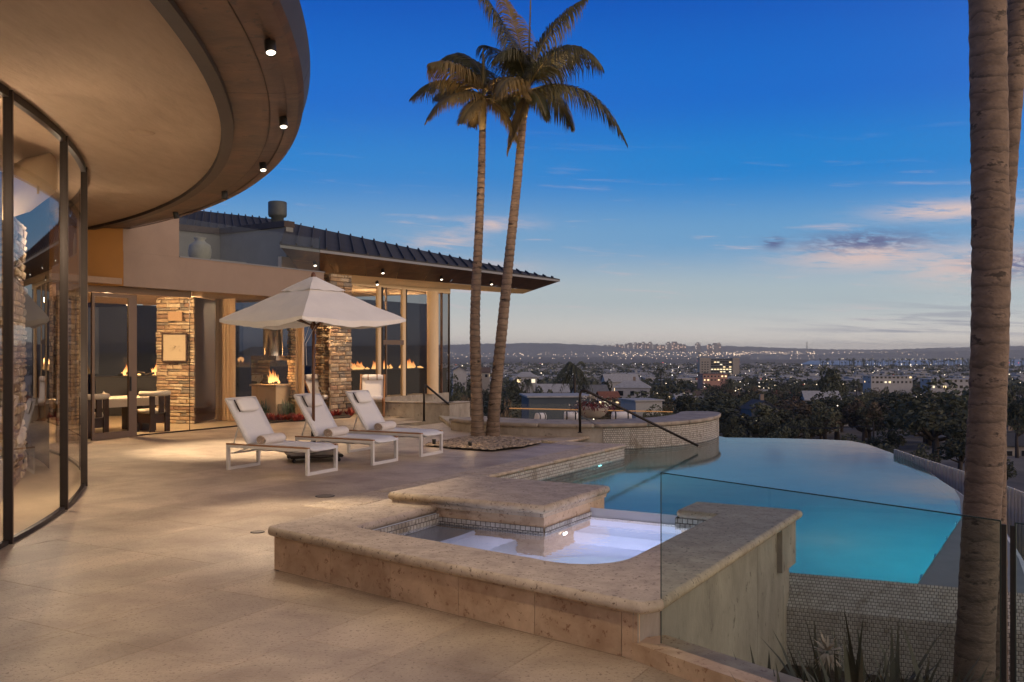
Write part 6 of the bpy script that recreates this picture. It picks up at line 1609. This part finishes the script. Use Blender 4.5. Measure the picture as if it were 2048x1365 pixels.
H = [  # hero trees: px, depth, crown width px, top y, label, template, foliage
 (1345, 165, 125, 757, 'broad black-green tree crown in the centre of the valley beyond the curved wall', 0, 1),
 (1430, 190, 85, 772, 'dark tree just right of the broad central tree crown', 1, 1),
 (1510, 200, 80, 770, 'dark tree behind the blue-grey gabled house', 2, 1),
 (1305, 120, 75, 812, 'low dark tree overhanging the white flat-roofed shed', 3, 1),
 (1660, 260, 78, 729, 'tall open tree silhouetted in front of the bay', 4, 1),
 (1640, 135, 95, 800, 'rounded dark tree below the tall tree by the bay', 0, 0),
 (1738, 150, 100, 787, 'rounded tree with paler leaves left of the great dark tree', 1, 0),
 (1778, 250, 45, 768, 'small round dark tree at mid slope left of the great dark tree', 2, 1),
 (1868, 95, 190, 762, 'great dark tree beside the thick palm trunk', 3, 1),
 (1920, 75, 130, 838, 'dark tree below the great tree, above the ribbed fence', 4, 1),
 (1700, 75, 110, 868, 'dark tree crown rising just over the vanishing edge', 0, 1),
 (1790, 62, 90, 885, 'feathery shrub-like tree just above the fence end', 1, 0),
 (2035, 110, 90, 760, 'dark tree at the right edge beyond the palm trunk', 2, 1),
 (1990, 62, 80, 905, 'low dark tree between palm trunk and fence at the right edge', 2, 1),
 (1555, 300, 60, 772, 'dark tree behind the gabled blue-grey roof, mid slope', 3, 1),
 (935, 300, 60, 742, 'dark tree between the glass wing and the straight palm', 1, 1),
 (905, 130, 70, 765, 'large dark tree beside the glass wing corner', 2, 0),
 (1065, 300, 70, 745, 'dark tree behind the flat-roofed grey building', 3, 1),
 (1030, 190, 70, 752, 'dark tree just right of the leaning palm trunk', 4, 1),
 (930, 80, 70, 790, 'reddish brown bushy tree behind the palm trunks', 0, 2),
 (1010, 60, 60, 800, 'red-leaved shrubby tree behind the curved wall', 3, 2),
 (1240, 330, 50, 745, 'dark tree left of the long white building', 1, 1),
 (1590, 120, 60, 830, 'dark tree right of the gabled blue-grey house', 2, 1),
 (1560, 90, 70, 850, 'dark shrubby tree at the pool edge centre', 4, 1),
 (1480, 85, 60, 850, 'dark shrubby tree just beyond the end of the curved wall', 0, 1),
 (985, 210, 60, 757, 'dark tree between the slender palm trunks, mid slope', 1, 1),
 (905, 200, 55, 752, 'dark tree left of the straight palm trunk, mid slope', 3, 1),
 (1085, 180, 60, 764, 'dark tree behind the slate-blue roof, left half', 2, 1),
 (1165, 170, 55, 768, 'dark tree behind the slate-blue roof, right half', 0, 1),
 (1212, 240, 46, 756, 'dark tree left of the large white house', 4, 1),
 (1300, 240, 44, 756, 'dark tree between the large white house and the broad crown', 1, 0),
 (1125, 400, 50, 738, 'dark tree behind the tall ragged palm', 3, 1),
 (1540, 130, 46, 822, 'dark shrub-like tree right of the lit porch', 2, 1),
 (1462, 125, 40, 826, 'dark shrub-like tree left of the front-gabled house', 4, 1),
 (1770, 100, 80, 845, 'dark tree below the utility pole top', 1, 1),
 (1840, 64, 80, 888, 'dark tree crown directly above the fence', 3, 1)]
for px, yo, w, yt, lab, k, f_ in H: put_tree(px, 0, yo, w, yt, lab, None, k, f_)
put_tree(1150, 0, 130, 84, 708, 'tall ragged palm in the valley above the flower bowl', None, 'palm', 1, 'fan_palm')
put_tree(1322, 0, 420, 26, 728, 'small palm behind the broad central tree', None, 'palm', 1, 'fan_palm')
put_tree(1768, 0, 66, 60, 880, 'squat palm just over the vanishing edge near the fence', None, 'palm', 1, 'fan_palm')
# mid-slope trees one can tell apart but hardly single out
rnd = random.Random(99); n = 0
while n < 210:
    yo = 130*(700/130)**rnd.random(); px = rnd.uniform(880, 2060); 
    if px < 1210 and yo < 160: continue
    if 1225 < px < 1310 and 150 < yo < 260: continue
    yb = 700+(1.8-tz(yo))*1547/yo
    h = rnd.uniform(6, 12); w = rnd.uniform(8, 16)*1547/yo; yt = yb-h*1547/yo
    if yt < 716: yt = 716
    far = yo > 320
    put_tree(px, 0, yo, w, yt, 'dark tree among the far houses of the valley' if far else 'dark tree among the nearer houses of the slope', 'dark trees of the far valley' if far else 'dark trees of the nearer slope', rnd.randrange(5), rnd.choice((0, 1, 1, 2))); n += 1
for k in range(40):
    yo = 200*(1500/200)**rnd.random(); px = rnd.uniform(900, 2040); yb = 700+(1.8-tz(yo))*1547/yo; h = rnd.uniform(9, 17); 
    put_tree(px, 0, yo, 4.6*1547/yo, yb-h*1547/yo, 'slim palm standing among the valley houses', 'slim palms of the valley', 'palm', 1, 'fan_palm')
# far woods: too many to count
mb = MB(); rnd = random.Random(123)
for k in range(3000):
    yo = 600*(3000/600)**(rnd.random()**0.8); px = rnd.uniform(860, 2100); x = gx(px, yo); zg = tz(yo); r = rnd.uniform(3, 6.5)*(1+yo/3000); h = rnd.uniform(4, 8)
    if px > 1600 and yo > 2500: continue
    c = (x, yo*DS, zg+h*0.6); leafball(mb, c, r, 18, r*0.42, rnd, 0.75)
tag(mb.build('far_woods', m_fol[1]), 'dark tree cover of the far town', None, None, 'stuff')
mb = MB(); 
for k in range(130):                                        # palms along the shore
    px = rnd.uniform(1640, 2048); yo = rnd.uniform(2300, 2700); x = gx(px, yo); zg = tz(yo); h = rnd.uniform(14, 28); 
    mb.tube([(x, yo*DS, zg), (x, yo*DS, zg+h)], 0.9, 4); leafball(mb, (x, yo*DS, zg+h), 4.0, 14, 2.4, rnd)
tag(mb.build('shore_palms', m_fol[1]), 'line of tiny palms along the near shore of the bay', None, None, 'stuff')

# ------------------------------------------------------------------ houses
WALLS = [M_('house_wall_%s' % n, lin(c), 0.85, 0.08, 0.5) for n, c in (('white', (168, 164, 158)), ('cream', (156, 146, 130)), ('grey', (128, 128, 126)), ('tan', (140, 122, 104)), ('slate', (74, 82, 86)), ('pink', (170, 128, 110)))]
ROOFS = [M_('house_roof_%s' % n, lin(c), 0.9, 0.2, 1.5) for n, c in (('grey', (104, 104, 104)), ('brown', (92, 76, 66)), ('tile', (124, 78, 60)), ('pale', (158, 156, 152)), ('dark', (60, 62, 66)))]
m_wdark = M_('dark_window', lin((30, 34, 40)), 0.15)
m_wlit = emit_mat('lit_window', (1.0, 0.72, 0.38), 1.7)
m_wlit2 = emit_mat('lit_window_pale', (1.0, 0.86, 0.6), 1.3)
m_frame_w = M_('pale_window_frame', lin((150, 147, 140)), 0.6)
def house(px, yo, w, d, h, lab, roof='gable', wall=0, rf_=0, rz=0.0, lit=0.15, group=None, name='house', storeys=1, seed=0, ytop=None, cat='house', z=None):
    rnd = random.Random(seed+int(px)); x = gx(px, yo); zg = tz(yo)-0.2 if z is None else z
    if ytop is not None: zg = D(px, ytop, yo).z-h-(d*0.32 if roof == 'gable' else w*0.32 if roof == 'front' else min(w, d)*0.26 if roof == 'hip' else 0.25)
    o = empty(name, (x, yo*DS, zg), rz, lab, cat, group)
    mb = MB(); mb.box(-w/2, w/2, -d/2, d/2, -6, h); mb.build('wall', WALLS[wall], o, True)
    rm = MB(); e = 0.4
    if roof == 'gable':                          # ridge along x
        r = d*0.32
        rm.add([(-w/2-e, -d/2-e, h-0.05), (w/2+e, -d/2-e, h-0.05), (w/2+e, 0, h+r), (-w/2-e, 0, h+r), (w/2+e, d/2+e, h-0.05), (-w/2-e, d/2+e, h-0.05)], [(0, 1, 2, 3), (3, 2, 4, 5)])
        rm.add([(-w/2-e, -d/2-e, h-0.25), (w/2+e, -d/2-e, h-0.25), (w/2+e, -d/2-e, h-0.05), (-w/2-e, -d/2-e, h-0.05)], [(0, 1, 2, 3)])
        gm = MB(); gm.add([(w/2, -d/2, h), (w/2, d/2, h), (w/2, 0, h+r-0.1)], [(0, 1, 2)]); gm.build('gable', WALLS[wall], o, True)
        gm = MB(); gm.add([(-w/2, d/2, h), (-w/2, -d/2, h), (-w/2, 0, h+r-0.1)], [(0, 1, 2)]); gm.build('gable', WALLS[wall], o, True)
    elif roof == 'front':                        # ridge along y, gable to the camera
        r = w*0.32
        rm.add([(-w/2-e, -d/2-e, h-0.05), (0, -d/2-e, h+r), (0, d/2+e, h+r), (-w/2-e, d/2+e, h-0.05), (w/2+e, -d/2-e, h-0.05), (w/2+e, d/2+e, h-0.05)], [(0, 1, 2, 3), (1, 4, 5, 2)])
        gm = MB(); gm.add([(-w/2, -d/2, h), (w/2, -d/2, h), (0, -d/2, h+r-0.1)], [(0, 1, 2)]); gm.build('gable', WALLS[wall], o, True)
        for s in (-1, 1): rm.bar((s*(w/2+e), -d/2-e-0.02, h-0.12), (0, -d/2-e-0.02, h+r-0.07), 0.1, 0.22)
    elif roof == 'hip':
        r = min(w, d)*0.26; k = w/2-d*0.35
        rm.add([(-w/2-e, -d/2-e, h), (w/2+e, -d/2-e, h), (w/2+e, d/2+e, h), (-w/2-e, d/2+e, h), (-max(k, .2), 0, h+r), (max(k, .2), 0, h+r)], [(0, 1, 5, 4), (2, 3, 4, 5), (1, 2, 5), (3, 0, 4)])
    else:
        rm.box(-w/2-0.3, w/2+0.3, -d/2-0.3, d/2+0.3, h, h+0.22)
    ro = rm.build('roof', ROOFS[rf_], o, True)
    if roof != 'flat' and rnd.random() < 0.35:
        mb = MB(); cx_ = rnd.uniform(-w*.3, w*.3); mb.box(cx_-.35, cx_+.35, -.35+d*.1, .35+d*.1, h, h+d*0.32+0.7); mb.build('chimney', WALLS[3], ro, True)
    nw = max(2, int(w/2.6)) if lit > 0 else 0
    for s in range(storeys):
        zc = 1.5+s*2.9
        if zc > h-0.6: break
        for k in range(nw):
            xx = -w/2+w*(k+0.5)/nw; ww, wh = rnd.uniform(0.5, 0.8), rnd.uniform(0.5, 0.7)
            mb = MB(); mb.box(xx-ww-0.08, xx+ww+0.08, -d/2-0.05, -d/2+0.02, zc-wh-0.08, zc+wh+0.08); wo = mb.build('window', m_frame_w, o, True)
            mb = MB(); mb.box(xx-ww, xx+ww, -d/2-0.07, -d/2-0.052, zc-wh, zc+wh); mb.build('pane', (m_wlit if rnd.random() < .6 else m_wlit2) if rnd.random() < lit else m_wdark, wo, True)
        side = -1 if px > CX else 1
        for k in range(2 if lit > 0 else 0):
            yy = -d/2+d*(k+0.5)/2; mb = MB(); xs = side*(w/2)
            mb.box(xs-0.05, xs+0.05, yy-0.7, yy+0.7, zc-0.6, zc+0.6); wo = mb.build('window', m_frame_w, o, True)
            mb = MB(); mb.box(xs-0.07 if side < 0 else xs+0.052, xs-0.052 if side < 0 else xs+0.07, yy-0.6, yy+0.6, zc-0.5, zc+0.5); mb.build('pane', m_wlit if rnd.random() < lit else m_wdark, wo, True)
    return o
house(1112, 112, 9.0, 8, 3.0, 'slate-blue flat-roofed building just beyond the sunken lounge', 'flat', 4, 3, 0.12, 0.0, storeys=1, ytop=789)
house(1265, 215, 9.5, 7, 3.0, 'large white two-storey house left of the broad central tree', 'hip', 0, 3, -0.15, 0.35, storeys=2, ytop=762)
house(1240, 300, 13, 9, 4.5, 'long white house behind the handrail with lit windows', 'gable', 0, 3, 0.1, 0.5, storeys=2, ytop=748)
house(1282, 125, 4.6, 6, 2.6, 'white flat-roofed shed beside the low dark tree', 'flat', 0, 3, 0.3, 0.0, ytop=798)
house(1518, 145, 5.0, 6, 3.6, 'grey-blue house with a front gable and lit porch in the valley centre', 'front', 2, 4, 0.1, 0.5, storeys=2, ytop=800)
house(1482, 150, 3.5, 5, 2.8, 'low wing with grey roof left of the front-gabled house', 'gable', 2, 0, 0.1, 0.2, ytop=818)
house(918, 300, 5.2, 6, 4.0, 'small white front-gabled house beside the glass wing corner', 'front', 0, 0, 0.15, 0.0, storeys=2, ytop=733)
house(1052, 290, 8, 7, 3.0, 'pale low house right of the leaning palm trunk', 'hip', 0, 3, 0.0, 0.3, ytop=744)
house(967, 320, 5, 6, 3, 'small house with a lit window between the two slender palm trunks', 'gable', 1, 1, 0, 0.9, ytop=735)
house(1180, 200, 8, 7, 3.4, 'white house with an open blue carport above the flower bowl', 'gable', 0, 0, 0.2, 0.2, ytop=770)
house(1105, 230, 9, 7, 3.2, 'pale house with a long low roof behind the slate-blue building', 'gable', 0, 3, 0.05, 0.3, ytop=768)
house(1215, 150, 3.4, 4, 2.6, 'small orange-lit tile-roofed house beside the dark handrail', 'gable', 5, 2, 0.2, 0.6, ytop=783)
house(1425, 620, 20, 14, 6.0, 'pink three-storey building below the apartment tower', 'flat', 5, 2, 0.1, 0.4, storeys=3, ytop=748)
house(1610, 300, 12, 8, 3.4, 'tile-roofed house left of the tall open tree', 'gable', 5, 2, 0.1, 0.4, ytop=785)
house(1640, 210, 9, 7, 3.4, 'white house at the foot of the tall open tree', 'gable', 0, 3, -0.1, 0.2, ytop=782)
house(1590, 215, 6, 6, 3.2, 'small dark-roofed house with chimney in the right valley', 'front', 1, 4, 0.2, 0.3, ytop=808)
house(1775, 480, 26, 12, 5, 'long white block among trees right of the tall open tree', 'flat', 0, 3, 0.05, 0.2, storeys=2, ytop=752)
house(1900, 380, 24, 12, 5, 'long pale block beside the thick palm trunk', 'flat', 0, 3, 0.0, 0.4, storeys=2, ytop=758)
house(2030, 120, 8, 6, 3, 'house with an orange light at the right edge beyond the palm', 'gable', 1, 4, 0.0, 0.4, ytop=862)
rnd = random.Random(55); n = 0
while n < 90:
    yo = 230*(900/230)**rnd.random(); px = rnd.uniform(890, 2060)
    if 1290 < px < 1400 and yo < 330: continue
    far = yo > 450
    house(px, yo, rnd.uniform(7, 12), rnd.uniform(6, 9), rnd.uniform(2.6, 4.4), 'small pale house far across the valley' if far else 'pale house half hidden by trees across the valley', rnd.choice(('gable', 'gable', 'hip', 'front', 'flat')), rnd.choice((0, 0, 0, 1, 1, 2, 3, 5)), rnd.choice((0, 0, 1, 2, 3, 3, 4)), rnd.uniform(-.5, .5), 0.22, 'pale houses far across the valley' if far else 'pale houses across the valley', storeys=2 if rnd.random() < .4 else 1, seed=n); n += 1
# far houses: one mass
mbw = MB(); mbr = MB(); rnd = random.Random(8)
for k in range(1700):
    yo = 800*(3000/800)**rnd.random(); px = rnd.uniform(860, 2100); 
    if px > 1600 and yo > 2300: continue
    x = gx(px, yo); zg = tz(yo); w = rnd.uniform(9, 22); h = rnd.uniform(4, 8); a = rnd.uniform(-.5, .5)
    M = Matrix.Translation((x, yo*DS, zg)) @ Matrix.Rotation(a, 4, 'Z'); mbw.box(-w/2, w/2, -5, 5, -3, h, M); mbr.box(-w/2-.4, w/2+.4, -5.4, 5.4, h, h+1.2, M)
tag(mbw.build('far_town', WALLS[0]), 'pale walls of the far town', None, None, 'stuff'); tag(mbr.build('far_town_roofs', ROOFS[3]), 'grey roofs of the far town', None, None, 'stuff')
# apartment tower
ay = 1200; c = D(1436, 742, ay); sc_ = ay/1547.0
ap = empty('apartment_tower', (c.x, c.y, tz(ay)-2), 0, 'wide apartment block with pale end walls and lit balconies far across the valley', 'apartment block')
z0 = tz(ay)-2; zt_ = D(1436, 716, ay).z-z0
for a, b in ((1397, 1419), (1463, 1476)):
    mb = MB(); mb.box((a-1436)*sc_, (b-1436)*sc_, -9, 9, 0, zt_); mb.build('end_block', WALLS[1], ap, True)
mb = MB(); mb.box((1419-1436)*sc_+.1, (1463-1436)*sc_-.1, -4, 9, 0, zt_-1.5); mb.build('core', WALLS[4], ap, True)
for s in range(8):
    z = 3+s*(zt_-4)/8; mb = MB(); mb.box((1419-1436)*sc_+.12, (1463-1436)*sc_-.12, -7, -4.01, z, z+0.8); mb.build('balcony', WALLS[2], ap, True)
    for k in range(7):
        xx = (1421-1436+k*6)*sc_; mb = MB(); mb.box(xx, xx+3.4, -4.3, -4.02, z+0.9, z+2.6)
        litp = 0.75 if (s < 5 and k > 3) or (s in (3, 6) and k < 4) else 0.2
        mb.build('window', (m_wlit if rnd.random() < .5 else m_wlit2) if rnd.random() < litp else m_wdark, ap, True)
for k in range(3):
    for s in range(7):
        xx = (1401-1436+k*5.5)*sc_; z = 4+s*(zt_-4)/8; mb = MB(); mb.box(xx, xx+2.0, -9.2, -9.01, z, z+1.5); mb.build('window', m_wdark, ap, True)
# utility pole and wires
g = D(1747, 845, 100); zb = tz(100); up_ = empty('utility_pole', (g.x, g.y, zb), 0, 'thin wooden utility pole with wires above the vanishing edge', 'utility pole')
mb = MB(); mb.tube([(g.x, g.y, zb), (g.x, g.y, g.z)], [0.16, 0.11], 8); mb.build('pole', m_bark, up_)
mb = MB(); mb.bar((g.x-1.0, g.y, g.z-0.5), (g.x+1.0, g.y, g.z-0.5), 0.1, 0.12); mb.build('crossarm', m_bark, up_)
for k, (px_, py_, yy) in enumerate(((1480, 838, 112), (1480, 843, 112), (2060, 862, 92))):
    e = D(px_, py_, yy); s = Vector((g.x+(-.8+.8*k), g.y, g.z-0.45)); pts = [s+(e-s)*t-Vector((0, 0, 0.7*math.sin(PI*t))) for t in [i/12 for i in range(13)]]
    mb = MB(); mb.tube(pts, 0.025, 5); mb.build('wire', m_black, up_)
# town lights: tiny lamps, far too many to count
def lights(n, cols, ylo, yhi, pxr, seed, size, st, name, lab, pw=1.0):
    rnd = random.Random(seed); mb = MB()
    for k in range(n):
        yo = ylo*(yhi/ylo)**(rnd.random()**pw); px = rnd.uniform(*pxr); x = gx(px, yo); z = tz(yo)+rnd.uniform(3, 9)+(rnd.uniform(0, 40) if yo > 5500 else 0)
        r = size*yo*DS/F_PX*rnd.uniform(0.5, 1.3)
        mb.add([(x-r, yo*DS, z), (x, yo*DS-r, z), (x+r, yo*DS, z), (x, yo*DS+r, z), (x, yo*DS, z+r), (x, yo*DS, z-r)], [(0, 1, 4), (1, 2, 4), (2, 3, 4), (3, 0, 4), (1, 0, 5), (2, 1, 5), (3, 2, 5), (0, 3, 5)])
    tag(mb.build(name, emit_mat(name, cols, st)), lab, None, None, 'stuff')
lights(420, (1.0, 0.80, 0.55), 350, 3000, (880, 2060), 1, 0.75, 4.5, 'warm_street_lights', 'warm street lights of the town')
lights(220, (1.0, 0.92, 0.82), 500, 3000, (880, 2060), 2, 0.7, 4.5, 'white_street_lights', 'white street lights of the town')
lights(40, (1.0, 0.12, 0.08), 600, 4000, (880, 2060), 3, 0.8, 3.0, 'red_lights', 'red lights of the town')
lights(520, (1.0, 0.72, 0.50), 5000, 8800, (880, 2060), 4, 0.65, 3.2, 'far_shore_lights', 'lights along the far shore and downtown')
lights(240, (1.0, 0.70, 0.45), 6500, 8600, (1200, 1640), 5, 0.85, 3.4, 'downtown_lights', 'warm lights at the foot of downtown')
lights(60, (1.0, 0.85, 0.6), 4600, 4800, (1650, 2040), 6, 0.6, 2.2, 'waterfront_lights', 'string of lamps along the far waterfront')
lights(26, (1.0, 0.82, 0.55), 120, 350, (900, 2060), 7, 1.3, 4.0, 'garden_lights', 'lamps among the nearer houses')
# ------------------------------------------------------------------ evening haze
hz = bpy.data.materials.new('evening_haze'); hz.use_nodes = True
hn, hl = hz.node_tree.nodes, hz.node_tree.links
for x in list(hn):
    if x.type != 'OUTPUT_MATERIAL': hn.remove(x)
pv = hn.new('ShaderNodeVolumePrincipled'); pv.inputs['Color'].default_value = (0.94, 0.94, 0.84, 1); pv.inputs['Density'].default_value = 6.0e-5; pv.inputs['Anisotropy'].default_value = 0.0
hl.new(pv.outputs[0], [x for x in hn if x.type == 'OUTPUT_MATERIAL'][0].inputs['Volume'])
mb = MB(); mb.box(-16000, 16000, -120, 13800, -66, 80)
tag(mb.build('haze', hz), kind='stuff')
